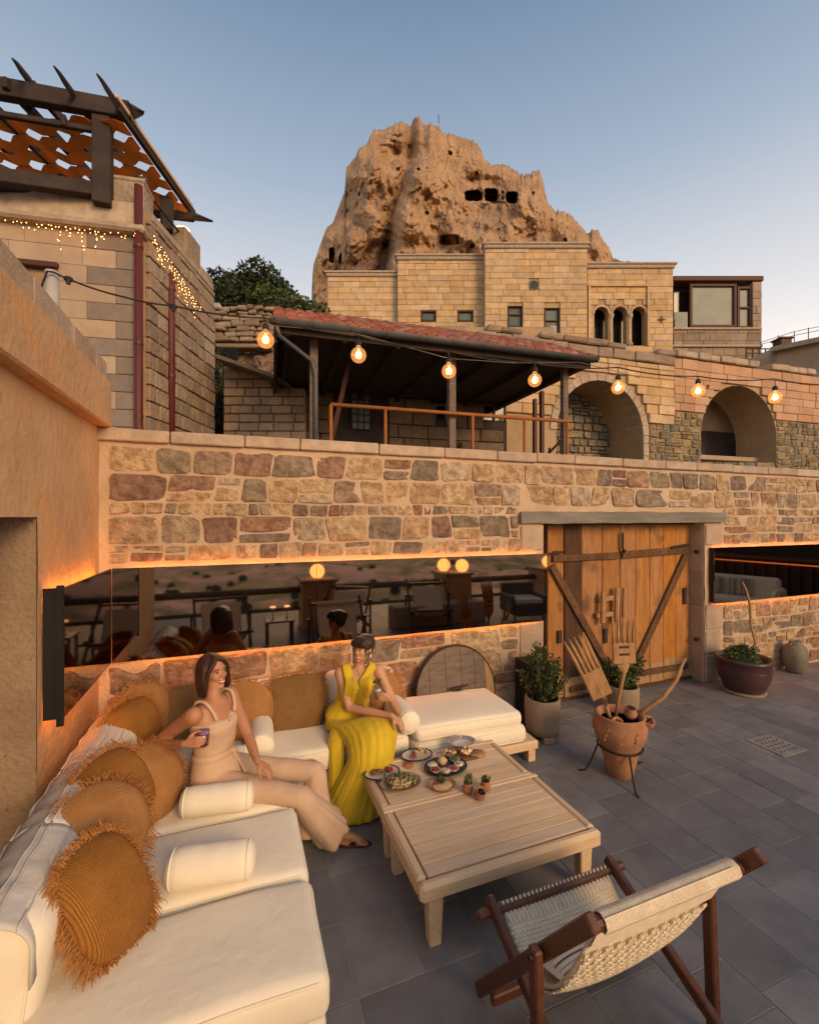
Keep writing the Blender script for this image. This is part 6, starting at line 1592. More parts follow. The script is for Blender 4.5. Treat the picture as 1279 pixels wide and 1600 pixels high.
def hayfork(label, base, head0, head1, width, nt, side, curve=.04, m='fork_wood', bands=False):
    """base: foot of the shaft, head0: where the head starts, head1: tip centre"""
    base, head0, head1 = Vector(base), Vector(head0), Vector(head1); t = thing('hay_fork', label, 'fork', base)
    ax = (head1 - head0).normalized(); sd_ = Vector(side); sd_ = (sd_ - ax * sd_.dot(ax)).normalized(); nm_ = ax.cross(sd_)
    L = (head1 - head0).length
    b = B(); b.tube([base, base.lerp(head0, .5) + nm_ * .006, head0, head0 + ax * L * .3], [.015, .014, .017, .014], 8); b.build('shaft', m, t, True)
    b = B(); b.box(head0 + ax * L * .30, (width, .022, L * .42), Matrix((sd_, nm_, ax)).transposed(), .008); b.tube([head0 - ax * .03, head0 + ax * L * .1], [(.018, .014), (width * .4, .012)], 6); b.build('head', m, t)
    for k in range(nt):
        f = (k / (nt - 1) - .5) * 2; s0 = head0 + ax * L * .48 + sd_ * f * (width / 2 - .012)
        b = B(); b.tube([s0, s0 + ax * L * .22 + nm_ * curve * .3, s0 + ax * L * .40 + nm_ * curve * .7 + sd_ * f * .006, s0 + ax * L * .54 + nm_ * curve * 1.3 + sd_ * f * .012], [(.0165, .010), (.0155, .010), (.012, .008), (.004, .003)], 7); b.build('tine', m, t, True)
    if bands:
        for k in (.28, .42): b = B(); b.box(head0 + ax * L * k + nm_ * .0, (width * .45, .027, .02), Matrix((sd_, nm_, ax)).transposed(), .002); b.build('inlay', 'red_brown', t)
    return t
tb = UC.dot(FW)
hayfork('broad wooden hay fork leaning left out of the clay urn', UC + V(-.07, .0, .40), at(945, 1098, t=tb - .02), at(900, 1000, t=tb - .06), .17, 5, RT + V(0, 0, .25), .035)
hayfork('upright pale wooden hay fork with dark inlays, in the middle of the clay urn', UC + V(.0, .05, .40), at(975, 1045, t=tb + .05), at(971, 963, t=tb + .05), .185, 5, RT, -.03, bands=True)
sk = thing('forked_branch', 'curved wooden branch tool leaning right out of the clay urn', 'branch', UC + V(.08, 0, .4))
b = B(); b.tube([UC + V(.08, .0, .40), at(1035, 1090, t=tb), at(1056, 1062, t=tb), at(1062, 1045, t=tb), at(1071, 1028, t=tb)], [.02, .018, .017, .012, .006], 8); b.build('stem', 'fork_wood', sk, True)
b = B(); b.tube([at(1050, 1070, t=tb + .03), at(1062, 1052, t=tb + .03), at(1067, 1030, t=tb + .03)], [.016, .013, .005], 7); b.build('side_prong', 'fork_wood', sk, True)
for (px, py, s_, k, lb) in ((985, 1118, .058, 0, 'upright little clay pot with dried red petals in the mouth of the urn'), (988, 1140, .058, 1, 'tilted little clay pot with dark soil facing out of the urn'), (960, 1134, .055, 2, 'small brown clay pot lying at the left inside the urn'), (1008, 1132, .055, 3, 'small brown clay pot lying at the right inside the urn')):
    c = at(px, py - (4 if k else 0), t=tb - .05 * (k > 0)) - V(0, 0, s_ * .5); t = thing('clay_pot', lb, 'pot', c, group='little clay pots in the urn')
    rotm = Matrix.Rotation(R((0, 65, 40, 40)[k]), 3, V(RT.x, RT.y, 0)) if k else None
    b = B(); b.lathe([(s_ * .5, 0), (s_ * .8, s_ * .5), (s_ * .85, s_ * .9), (s_ * .62, s_ * 1.3), (s_ * .78, s_ * 1.5), (s_ * .66, s_ * 1.5), (s_ * .5, s_ * 1.2)], (0, 0, 0), 18, rot=rotm); b.build('pot', 'terracotta', t, True, world=False)
    q = random.Random(k); b = B(); cc_ = (rotm @ V(0, 0, s_ * 1.35)) if rotm else V(0, 0, s_ * 1.55)
    leaves(b, cc_, (s_ * .55, s_ * .4, s_ * .25), 50, .02, q); b.build('dried_petals', 'red_brown' if k == 0 else 'soil', t, world=False)
# glazed planter, jar
p = at(1175, 1088, z=0) + V(.04, .12, 0)
t = thing('glazed_planter', 'wide dark purple glazed planter beside the stone jamb of the door', 'planter', p)
b = B(); b.lathe([(.17, .03), (.20, .05), (.255, .18), (.272, .29), (.268, .36), (.285, .375), (.29, .40), (.278, .415), (.25, .41), (.245, .37)], (0, 0, 0), 40); b.build('pot', 'glaze', t, True, world=False)
b = B(); b.lathe([(.001, .38), (.247, .375)], (0, 0, 0), 20); b.build('soil', 'soil', t, world=False)
b = B(); b.tube([(.267 * math.cos(a), .267 * math.sin(a), .285) for a in [2 * PI * k / 32 for k in range(32)]], .007, 5, closed=True); b.build('band', 'glaze', t, True, world=False)
b = B(); b.lathe([(.001, 0), (.20, 0), (.215, .03), (.20, .034), (.001, .03)], (0, 0, 0), 28); b.build('saucer', 'pot_concrete', t, True, world=False)
t = thing('herb_plant', 'low dense green herb growing in the purple planter', 'plant', p + V(0, 0, .38)); b = B(); q = random.Random(14)
for k in range(26): a = q.uniform(0, 6.28); r_ = q.uniform(0, .17); leaves(b, (math.cos(a) * r_, math.sin(a) * r_, .06 + .10 * (1 - r_ / .18) * q.random()), (.055, .055, .05), 70, .03, q, up=.4)
b.build('foliage', 'leaf', t, world=False); b = B(); b.lathe([(.18, 0), (.12, .07), (.001, .09)], (0, 0, 0), 12); b.build('stems', 'leaf_dark', t, world=False)
b = B(); tt = p.dot(FW); b.tube([p + V(.04, 0, .39), at(1180, 1005, t=tt), at(1172, 975, t=tt), at(1171, 945, t=tt), at(1165, 922, t=tt), at(1159, 909, t=tt)], [.016, .016, .015, .014, .011, .006], 8)
tag(b.build('wooden_staff', 'fork_wood', None, True), 'curved wooden staff standing in the purple planter against the wall', 'staff')
p = at(1247, 1053, z=0) + V(.02, .05, 0)
t = thing('ceramic_jar', 'small mottled green-brown ceramic jar by the wall, right of the purple planter', 'jar', p)
b = B(); b.lathe([(.075, 0), (.10, .03), (.135, .16), (.138, .26), (.11, .35), (.065, .385), (.072, .42), (.058, .42), (.05, .385)], (0, 0, 0), 28, wob=.03); b.build('body', 'jar_glaze', t, True, world=False)
for sg in (-1, 1): b = B(); b.tube([(sg * .068, 0, .395), (sg * .115, 0, .375), (sg * .12, 0, .335)], .011, 6); b.build('ear', 'jar_glaze', t, True, world=False)

# ------------------------------------------------------------------ string lights
SLP = [(84, 425, 2.66), (105, 435, 2.7), (190, 463, 2.8), (272, 478, 2.88), (415, 497, 3.02), (560, 524, 3.18), (701, 548, 3.34), (835, 567, 3.52), (965, 574, 3.70), (1090, 588, 3.86), (1207, 592, 4.02), (1330, 600, 4.2)]
pp = thing('white_pole', 'short white metal pole behind the left parapet holding the string lights', 'pole', at(82, 500, t=2.70))
b = B(); b.tube([at(82, 530, t=2.70), at(82, 425, t=2.70)], .034, 14); b.build('tube', 'white_pipe', pp, True)
b = B(); b.lathe([(.036, 0), (.036, .02)], at(82, 430, t=2.70), 14); b.build('cap', 'white_pipe', pp, True)
cb = thing('string_light_cable', 'black cable of the string lights crossing from the left pole to the right edge', 'cable', at(84, 425, t=2.68))
pts = []
P = [at(*a[:2], t=a[2]) for a in SLP]
for a, c in zip(P, P[1:]):
    n = 6
    for k in range(n): u = k / n; q_ = a.lerp(c, u); q_.z -= .03 * 4 * u * (1 - u) * (a - c).length; pts.append(q_)
pts.append(P[-1])
b = B(); b.tube([at(64, 488, t=2.72), at(66, 445, t=2.68), at(74, 424, t=2.64)] + pts, .0055, 6); b.build('cable', 'iron', cb, True)
b = B()
for px, py, t_, w in ((107, 436, 2.7, 1), (271, 479, 2.88, 1), (1105, 603, 3.87, .6)): c = at(px, py, t=t_); b.ball(c, (.026 * w, .018 * w, .018 * w), 8, 6); b.lathe([(.012 * w, -.03), (.016 * w, 0)], c, 8)
b.build('empty_socket', 'socket', cb, kind='stuff')
b = B(); b.tube([at(425, 508, t=3.1), at(560, 522, t=3.25), at(701, 560, t=3.4), at(800, 567, t=3.55), at(905, 566, t=3.7), at(1000, 590, t=3.8)], .003, 5)
tag(b.build('thin_wire', 'grey_metal', None, True), 'thin second wire running beside the string light cable', 'wire')
names = ['leftmost', 'second from the left', 'third, over the middle post', 'fourth, by the right post', 'fifth, before the big left arch', 'sixth, between the two arches', 'rightmost, over the right arch']
for i, (px, py, r_, k) in enumerate(((415, 531, .056, 4), (560, 555, .0545, 5), (701, 580, .0535, 6), (835, 594, .0525, 7), (965, 606, .052, 8), (1090, 611, .052, 9), (1210, 621, .052, 10))):
    t_ = SLP[k][2]; c = at(px, py, t=t_); top = at(px, SLP[k][1], t=t_)
    t = thing('light_bulb', 'round amber filament bulb of the string lights, ' + names[i], 'bulb', c - V(0, 0, r_), group='bulbs of the string lights')
    b = B(); b.lathe([(.001, -r_)] + [(r_ * math.cos(a), r_ * math.sin(a)) for a in [R(-80 + 10 * j) for j in range(16)]] + [(.017, r_ * 1.08), (.016, r_ * 1.35)], c, 24); b.build('glass', 'bulb_glass', t, True)
    b = B()
    for j in range(4): a = j * PI / 2 + .4; b.tube([c + V(.006 * math.cos(a), .006 * math.sin(a), r_ * .55), c + V(.013 * math.cos(a), .013 * math.sin(a), -r_ * .35)], .0022, 5)
    b.build('filament', 'filament', t)
    b = B(); b.lathe([(.017, r_ * 1.15), (.021, r_ * 1.2), (.021, r_ * 1.75), (.012, r_ * 1.95), (.001, r_ * 1.95)], c, 12); b.build('socket', 'socket', t, True)
    b = B(); b.tube([c + V(0, 0, r_ * 1.9), top], .004, 5); b.build('hanger', 'socket', t)
    ld = bpy.data.lights.new('bulb_light', 'POINT'); ld.energy = 1.6; ld.color = (1, .55, .22); ld.shadow_soft_size = .03
    lo = bpy.data.objects.new('bulb_light', ld); sc.collection.objects.link(lo); lo.parent = t; lo.location = (0, 0, r_)

# ------------------------------------------------------------------ the terrace behind the camera, seen in the mirrors
tw = thing('terrace_parapet', 'low parapet of plastered pillars with log rails, seen only in the mirrors', 'parapet', (2, -.8, 0))
PX_ = [-1.75, 1.38, 4.2, 6.6]
for x in PX_:
    b = B(); b.box((x, -.85, .43), (.60, .6, .86), None, .01); b.build('pillar', 'plaster', tw)
    b = B(); b.box((x, -.85, .885), (.68, .68, .05), None, .01); b.build('pillar_cap', 'dressed', tw)
for a, c in zip([-4] + PX_, PX_ + [9.5]):
    b = B(); b.tube([(a + .3, -.9, .70), (c - .3, -.9, .70)], .06, 8); b.build('log_rail', 'grey_wood', tw, True)
    b = B(); b.tube([(a + .3, -.9, .35), (c - .3, -.9, .35)], .035, 8); b.build('lower_rail', 'grey_wood', tw, True)
for i, (x, y) in enumerate(((-1.75, -.75), (1.38, -.8), (4.05, -.95), (4.35, -.7), (6.6, -.8))):
    gl = thing('globe_lamp', ('leftmost', 'second', 'third', 'fourth', 'fifth')[i] + ' orange globe lamp on the parapet pillars, seen in the mirror', 'lamp', (x, y, .91), group='globe lamps on the parapet')
    b = B(); b.ball((x, y, 1.04), .135 if i else .16, 20, 14); b.build('globe', 'globe_lamp', gl, True); b = B(); b.lathe([(.05, 0), (.05, .02), (.03, .03)], (x, y, .91), 12); b.build('base', 'iron', gl)
def dup(src, x, y, rz, label):
    c = copy_tree(src); c.location = (x, y, 0); c.rotation_euler = (0, 0, rz); c['label'] = label; return c
dd, _ = deck_chair('deck_chair', 'pale deck chair mirrored behind the woman in beige', 'deck chairs on the terrace', 0.0, False)
def put(o, x, y, rz):                    # centre of the chair at x, y
    m_ = Matrix.Rotation(rz, 3, 'Z') @ V(0, 1.35, 0); o.location = (x - m_.x, y - m_.y, 0); o.rotation_euler = (0, 0, rz)
put(dd, -.22, .40, R(-8))
for x, y, rz, lb in ((1.75, -.05, R(30), 'dark deck chair mirrored left of the yellow dress'), (3.3, .0, R(10), 'dark deck chair mirrored before the double globe lamps')):
    c = copy_tree(dd); put(c, x, y, rz); c['label'] = lb
tt_ = thing('side_table', 'small wooden side table mirrored between the two women', 'table', (.62, .15, 0)); b = B(); b.box((.62, .15, .40), (.45, .4, .03), None, .006); b.build('top', 'brown_wood', tt_)
for sx in (-1, 1):
    for sy in (-1, 1): b = B(); b.box((.62 + sx * .19, .15 + sy * .16, .19), (.035, .035, .38)); b.build('leg', 'brown_wood', tt_)
for x, lb in ((.52, 'left'), (.74, 'right')):
    l = thing('table_lamp', 'slim glowing table lamp on the mirrored side table, the %s one' % lb, 'lamp', (x, .15, .415), group='slim table lamps'); b = B(); b.tube([(x, .15, .42), (x, .15, .60)], .008, 6); b.lathe([(.03, 0), (.03, .01)], (x, .15, .415), 10); b.build('stem', 'fork_wood', l); b = B(); b.lathe([(.045, 0), (.04, .02), (.001, .025)], (x, .15, .60), 12); b.build('shade', 'small_lamp', l)
def armchair(x, y, rz, lab):
    t = thing('wicker_armchair', lab, 'armchair', (x, y, 0), rz, 'wicker armchairs')
    for nm_, c, d, m_ in (('seat', (0, 0, .26), (.6, .6, .24), 'grey_wicker'), ('backrest', (0, -.30, .48), (.7, .09, .46), 'grey_wicker'), ('armrest', (-.34, 0, .36), (.08, .6, .36), 'grey_wicker'), ('armrest', (.34, 0, .36), (.08, .6, .36), 'grey_wicker'), ('cushion', (0, .02, .42), (.56, .54, .1), 'linen')):
        b = B(); b.box(c, d, None, .02); b.build(nm_, m_, t, world=False)
    for sx in (-1, 1):
        for sy in (-1, 1): b = B(); b.box((sx * .3, sy * .27, .07), (.03, .03, .14)); b.build('leg', 'grey_wicker', t, world=False)
armchair(5.3, .1, R(10), 'grey wicker armchair mirrored at the left side of the wooden door')
b = B(); b.box((3.6, -.25, .2), (1.9, .4, .4), None, .02); tag(b.build('low_bench', 'pale_render', None), 'low pale bench mirrored in front of the parapet', 'bench')
t = thing('terrace_sofa', 'pale sofa with striped cushions seen in the right mirror', 'sofa', (9.4, 1.4, 0), R(70))
for nm_, c, d, m_ in (('seat', (0, 0, .3), (1.5, .7, .3), 'linen'), ('backrest', (0, -.32, .62), (1.5, .16, .45), 'linen'), ('armrest', (-.78, 0, .42), (.12, .7, .5), 'linen'), ('armrest', (.78, 0, .42), (.12, .7, .5), 'linen')):
    b = B(); b.box(c, d, None, .05); b.build(nm_, m_, t, world=False)
for x in (-.4, .1): b = B(); b.box((x, -.2, .62), (.42, .14, .36), None, .05); b.build('striped_cushion', 'stripe_cushion', t, world=False)
t = thing('bar_counter', 'dark slatted bar with a dim orange light line, seen in the right mirror', 'bar', (11.5, 1.2, 0), R(80))
b = B(); b.box((0, 0, .55), (5.0, .5, 1.1)); b.build('counter', 'dark_wood', t, world=False)
for k in range(24): b = B(); b.box((-2.4 + k * .21, .28, .55), (.05, .04, 1.1)); b.build('slat', 'red_brown', t, world=False)
b = B(); b.box((0, .32, 1.02), (4.8, .02, .02)); b.build('light_line', 'red_strip', t, world=False); b = B(); b.box((0, .05, 1.13), (5.1, .75, .05)); b.build('counter_top', 'brown_wood', t, world=False)
b = B(); b.box((0, -.8, 1.6), (6, .1, 3.2)); b.build('back_panel', 'dark_wood', t, world=False)
# ------------------------------------------------------------------ people
def remeshed(o, vox, smooth=5):
    m_ = o.modifiers.new('r', 'REMESH'); m_.mode = 'VOXEL'; m_.voxel_size = vox; m_.use_smooth_shade = True
    s_ = o.modifiers.new('s', 'SMOOTH'); s_.factor = .5; s_.iterations = smooth
    return o
def chain(b, pts, n=14, cap=True, sub=4):
    """pts: (point, radius or (ra, rb)); swept with round ends, smoothly interpolated"""
    P = [Vector(p[0]) for p in pts]; Rr = [(p[1], p[1]) if not isinstance(p[1], tuple) else p[1] for p in pts]
    pp, rr = [], []
    for i in range(len(P) - 1):
        p0, p1, p2, p3 = P[max(i - 1, 0)], P[i], P[i + 1], P[min(i + 2, len(P) - 1)]
        for k in range(sub):
            t = k / sub
            pp.append(.5 * ((2 * p1) + (p2 - p0) * t + (2 * p0 - 5 * p1 + 4 * p2 - p3) * t * t + (3 * p1 - p0 - 3 * p2 + p3) * t ** 3))
            rr.append(tuple(Rr[i][j] + (Rr[i + 1][j] - Rr[i][j]) * (t * t * (3 - 2 * t)) for j in (0, 1)))
    pp.append(P[-1]); rr.append(Rr[-1])
    b.tube(pp, rr, n)
    if cap:
        b.ball(pp[0], min(rr[0]) * .99, 10, 8); b.ball(pp[-1], min(rr[-1]) * .99, 10, 8)
def oriented(b, c, r, ax, ay, n=16, m=12):
    ax = Vector(ax).normalized(); az = ax.cross(Vector(ay)).normalized(); ay = az.cross(ax)
    b.ball(c, r, n, m, Matrix((ax, ay, az)).transposed())
def hand(b, wrist, fdir, palm_n, curl, thumb_side, s=1.0, spread=.012):
    """palm and five bent fingers; fdir points from wrist to knuckles, palm_n out of the palm"""
    w = Vector(wrist); f = Vector(fdir).normalized(); n = Vector(palm_n); n = (n - f * n.dot(f)).normalized(); sd_ = f.cross(n) * thumb_side
    for k in (-1, 0, 1): chain(b, [(w, .018 * s), (w + f * .045 * s + sd_ * k * .018 * s, .013 * s), (w + f * .078 * s + sd_ * k * .024 * s, .0115 * s)], 10, sub=2)
    for i, (o_, L) in enumerate(((1.4, .066), (.5, .075), (-.45, .070), (-1.35, .055))):
        k0 = w + f * (.080 - abs(o_) * .004) * s + sd_ * o_ * spread * s * 1.35; p = k0; d = f; pts = [(w + f * .05 * s + sd_ * o_ * spread * s, .0095 * s), (k0, .0088 * s)]
        for j in range(3):
            a = R(curl[j] if isinstance(curl, (list, tuple)) else curl); ax_ = d.cross(n) if j == 0 else ax_
            d = Matrix.Rotation(a, 3, ax_.normalized()) @ d; p = p + d * L * (.46, .31, .23)[j] * s; pts.append((p, (.0082, .0075, .0062)[j] * s))
        chain(b, pts, 8, sub=2)
    t0 = w + f * .022 * s + sd_ * .016 * s; t1 = t0 + (f * .6 + sd_ * .75 + n * .25).normalized() * .036 * s; t2 = t1 + (f * .75 + sd_ * .15 + n * .6).normalized() * .030 * s; t3 = t2 + (f * .7 - sd_ * .1 + n * .65).normalized() * .022 * s
    chain(b, [(t0, .0115 * s), (t1, .0105 * s), (t2, .009 * s), (t3, .007 * s)], 8, sub=2)
def head_shape(b, c, F_, U_, s=1.0):
    """F_ face direction, U_ up; c centre of the head"""
    F_ = Vector(F_).normalized(); U_ = Vector(U_); U_ = (U_ - F_ * U_.dot(F_)).normalized(); S_ = F_.cross(U_)   # S_ to the figure's right
    def P(f, s_, u): return c + (F_ * f + S_ * s_ + U_ * u) * s
    oriented(b, P(-.012, 0, .030), (.090 * s, .072 * s, .082 * s), F_, S_, 20, 14)
    oriented(b, P(.024, 0, -.010), (.058 * s, .059 * s, .078 * s), F_, S_, 18, 14)
    oriented(b, P(.040, 0, -.058), (.040 * s, .042 * s, .036 * s), F_, S_)
    oriented(b, P(.070, 0, -.084), (.017 * s, .020 * s, .015 * s), F_, S_, 10, 8)
    for sg in (-1, 1):
        oriented(b, P(.052, sg * .034, -.018), (.024 * s, .022 * s, .022 * s), F_, S_, 10, 8)     # cheeks lifted by the smile
        oriented(b, P(.062, sg * .028, .030), (.020 * s, .026 * s, .010 * s), F_, S_, 10, 8)      # brow
        oriented(b, P(-.012, sg * .072, .000), (.016 * s, .008 * s, .028 * s), F_, S_, 10, 8)     # ear
    chain(b, [(P(.074, 0, .018), .0085 * s), (P(.083, 0, .000), .0095 * s), (P(.090, 0, -.014), .0115 * s)], 8, sub=2)
    for sg in (-1, 1): b.ball(P(.081, sg * .012, -.017), .0085 * s, 8, 6)
    for u in (-.040, -.057): chain(b, [(P(.070, -.024, u + .006), .005 * s), (P(.083, 0, u - (.003 if u < -.05 else 0)), .0075 * s), (P(.070, .024, u + .006), .005 * s)], 8, sub=3)
    return P
def face_details(t, P, F_, U_, s=1.0, brow='hair_dark'):
    F_ = Vector(F_).normalized(); U_ = Vector(U_); U_ = (U_ - F_ * U_.dot(F_)).normalized(); S_ = F_.cross(U_)
    for sg in (-1, 1):
        e = B(); oriented(e, P(.0685, sg * .030, .010), (.010 * s, .013 * s, .0065 * s), F_, S_, 10, 8); o = e.build('eye', 'tooth', t, True)
        e = B(); oriented(e, P(.0765, sg * .0295, .010), (.0035 * s, .0062 * s, .006 * s), F_, S_, 8, 6); e.build('iris', 'eye_dark', o, True)
        e = B(); e.tube([P(.073, sg * .044, .0135), P(.080, sg * .030, .0185), P(.078, sg * .017, .0125)], [.0015 * s, .0022 * s, .0012 * s], 5); e.build('eyelashes', 'eye_dark', o, True)
        e = B(); e.tube([P(.070, sg * .050, .028), P(.082, sg * .034, .036), P(.083, sg * .016, .030)], [.0018 * s, .0034 * s, .0026 * s], 5); e.build('eyebrow', brow, t, True)
    e = B(); e.tube([P(.077, -.022, -.044), P(.085, -.011, -.050), P(.089, 0, -.0515), P(.085, .011, -.050), P(.077, .022, -.044)], [(.003 * s, .003 * s), (.004 * s, .0055 * s), (.004 * s, .006 * s), (.004 * s, .0055 * s), (.003 * s, .003 * s)], 8); e.build('teeth', 'tooth', t, True)
    for u, w in ((-.0425, .003), (-.0595, .0042)): e = B(); e.tube([P(.074, -.027, -.042), P(.0855, -.012, u - .002), P(.091, 0, u - .003), P(.0855, .012, u - .002), P(.074, .027, -.042)], [.0012 * s, w * s, w * 1.1 * s, w * s, .0012 * s], 6); e.build('lip', 'lip', t, True)
def rings(b, secs, n=40, pleat=0, amp=None, ph=0, cap=False):
    """secs: (centre, axis a vector, axis b vector); pleats grow with amp[i]"""
    vs = []
    for i, (c, a, d) in enumerate(secs):
        for j in range(n):
            th = 2 * PI * j / n; k = 1 + (amp[i] * (.6 * math.sin(pleat * th + ph + i * .05 + 1.4 * noise.noise(V(math.cos(th) * 2, math.sin(th) * 2, i * .06))) + 1.3 * noise.noise(V(math.cos(th) * pleat * .5, math.sin(th) * pleat * .5, i * .05 + ph))) if amp else 0)
            vs.append(Vector(c) + Vector(a) * math.cos(th) * k + Vector(d) * math.sin(th) * k)
    fs = [(i * n + j, i * n + (j + 1) % n, (i + 1) * n + (j + 1) % n, (i + 1) * n + j) for i in range(len(secs) - 1) for j in range(n)]
    if cap: fs += [tuple(range(n))[::-1], tuple((len(secs) - 1) * n + j for j in range(n))]
    b.add(vs, fs)
def smooth_secs(secs, k=4):
    out = []; am = []
    for i in range(len(secs) - 1):
        s0, s1, s2, s3 = secs[max(i - 1, 0)], secs[i], secs[i + 1], secs[min(i + 2, len(secs) - 1)]
        for j in range(k):
            t = j / k
            f = lambda q: .5 * ((2 * s1[q]) + (s2[q] - s0[q]) * t + (2 * s0[q] - 5 * s1[q] + 4 * s2[q] - s3[q]) * t * t + (3 * s1[q] - s0[q] - 3 * s2[q] + s3[q]) * t ** 3)
            out.append((f(0), f(1), f(2))); am.append(f(3))
    out.append(secs[-1][:3]); am.append(secs[-1][3]); return out, am

# ---- woman in the beige jumpsuit
wb = thing('person', 'smiling woman with brown bob in a beige jumpsuit, sitting on the left sofa', 'person', (-.1, 2.95, .4))
FB = V(.78, -.62, 0).normalized(); SB = V(-.62, -.78, 0).normalized()      # chest direction, her right-hand side
pel = V(-.12, 3.00, .47); wai = pel + V(-.02, -.01, .15); che = wai + V(-.01, -.02, .19); nk = che + V(.01, -.005, .155)
hd_ = at(334, 1050, t=2.78)
sR, sL = nk + SB * .155 + V(0, 0, -.05), nk - SB * .150 + V(0, 0, -.04)
b = B()
def torso(b, g=1.0, top=True):
    secs = [(pel + V(0, 0, -.06), SB * .165 * g, FB * .13 * g), (pel + V(0, 0, .03), SB * .165 * g, FB * .125 * g), (wai, SB * .118 * g, FB * .092 * g), (wai + V(0, 0, .07) + FB * .006, SB * .128 * g, FB * .10 * g), (che + FB * .014, SB * .142 * g, FB * .112 * g), (che + V(0, 0, .055) + FB * .005, SB * .140 * g, FB * .092 * g)]
    if top: secs += [(nk + V(0, 0, -.035), SB * .115, FB * .060), (nk + V(0, 0, .0), SB * .055, FB * .045)]
    rings(b, secs, 24, cap=True)
torso(b)
chain(b, [(nk - V(0, 0, .05), .05), (nk + V(0, 0, .02), .040), (nk.lerp(hd_, .45) + V(0, 0, .0), .038), (hd_ + V(0, 0, -.04), .040)], 14)
eR = at(240, 1165, t=2.74); hR = at(288, 1162, t=2.50)
chain(b, [(sR, .050), (sR.lerp(eR, .35) + V(0, 0, .005), .042), (eR, .034)], 14); chain(b, [(eR, .034), (eR.lerp(hR, .35), .033), (hR, .020)], 14)
eL = at(388, 1150, t=2.74); hL = at(402, 1190, t=2.60)
chain(b, [(sL, .048), (sL.lerp(eL, .4), .040), (eL, .032)], 14); chain(b, [(eL, .032), (eL.lerp(hL, .4), .030), (hL, .019)], 14)
FHd = RT * .86 - FW * .50 + V(0, 0, .05); UHd = V(-.10, .02, 1)
P = head_shape(b, hd_, FHd, UHd, .92)
hand(b, hR, RT + V(0, 0, .12), FW, (28, 48, 35), 1, .95)
hand(b, hL, (at(424, 1206, t=2.58) - hL), V(0, 0, -1) + FB * .1, (22, 25, 18), -1, .92)
kR, kL = V(.345, 2.69, .41), V(.455, 2.87, .445); aR, aL = V(.60, 2.79, .085), V(.50, 2.84, .085)
hipR, hipL = pel + SB * .085, pel - SB * .085
for h_, k_, a_ in ((hipR, kR, aR), (hipL, kL, aL)):
    chain(b, [(h_, .085), (h_.lerp(k_, .5), .070), (k_, .050)], 14); chain(b, [(k_, .050), (k_.lerp(a_, .35), .046), (a_, .028)], 14)
toes = []
for a_, d in ((aR, V(.92, -.38, 0)), (aL, V(.90, -.42, 0))):
    d = d.normalized(); s_ = V(-d.y, d.x, 0); chain(b, [(a_ - d * .02 - V(0, 0, .045), .026), (a_ + d * .03 - V(0, 0, .03), .028), (a_ + d * .12 - V(0, 0, .052), .020)], 12)
    for k in range(5): tt = a_ + d * (.17 - abs(k - 1) * .010) + s_ * (k - 2) * .0135 - V(0, 0, .066); chain(b, [(a_ + d * .11 + s_ * (k - 2) * .011 - V(0, 0, .058), .013), (tt, .0095 if k else .0095)], 8, sub=2)
    toes.append((a_, d, s_))
remeshed(b.build('body', 'skin', wb, True), .0052, 4)
face_details(wb, P, FHd, UHd, .92)
# jumpsuit top, straps, trousers
b = B(); rings(b, [(pel + V(0, 0, -.02), SB * .178, FB * .145), (pel + V(0, 0, .05), SB * .168, FB * .132), (wai + V(0, 0, .0), SB * .127, FB * .102), (wai + V(0, 0, .02), SB * .126, FB * .101), (wai + V(0, 0, .08) + FB * .008, SB * .137, FB * .112), (che + FB * .020, SB * .150, FB * .124), (che + V(0, 0, .04) + FB * .014, SB * .148, FB * .108)], 30, cap=True)
for sg in (-1, 1): oriented(b, che + FB * .075 + SB * sg * .058 + V(0, 0, .0), (.055, .062, .056), FB, SB, 14, 10)
chain(b, [(pel + V(0, 0, -.01), (.155, .13)), (pel + FB * .05 - V(0, 0, .02), (.14, .11))], 20)
for h_, k_, a_ in ((hipR, kR, aR), (hipL, kL, aL)):
    chain(b, [(h_, .095), (h_.lerp(k_, .5) + V(0, 0, .0), .072), (k_ + V(0, 0, .0), .060)], 18)
o = remeshed(b.build('jumpsuit', 'beige', wb, True), .006, 5)
for h_, k_, a_, w in ((hipR, kR, aR, 1), (hipL, kL, aL, 1)):
    d = (a_ - k_).normalized(); s0 = V(.55, -.83, 0).normalized() * 1; s1 = d.cross(s0).normalized()
    secs, am = smooth_secs([(k_ - d * .05 + V(-.03, .02, 0), s0 * .050, s1 * .045, 0), (k_, s0 * .064, s1 * .062, .03), (k_.lerp(a_, .35) + V(-.02, 0, 0), s0 * .078, s1 * .082, .07), (k_.lerp(a_, .7) + V(-.035, 0, 0), s0 * .098, s1 * .100, .11), (k_.lerp(a_, .92) + V(-.045, 0, 0), s0 * .118, s1 * .112, .14)])
    b = B(); rings(b, secs, 48, 5, am, k_.x * 9); o = b.build('trouser_leg', 'beige', wb, True); md = o.modifiers.new('s', 'SOLIDIFY'); md.thickness = .004
for sg, s_ in ((1, sR), (-1, sL)):
    top = nk + SB * sg * .105 + V(0, 0, .005)
    fr_ = che + FB * .105 + SB * sg * .075 + V(0, 0, .055); mid = top + FB * .045 + V(0, 0, -.01); bk = che - FB * .085 + SB * sg * .06 + V(0, 0, .02)
    b = B(); chain(b, [(fr_, (.011, .004)), (fr_.lerp(mid, .55) + FB * .012, (.009, .0035)), (mid + V(0, 0, .006), (.009, .0035)), (top + V(0, 0, .006), (.009, .0035)), (top - FB * .045 - V(0, 0, .02), (.009, .0035)), (bk, (.009, .0035))], 8); b.build('strap', 'beige', wb, True)
b = B()
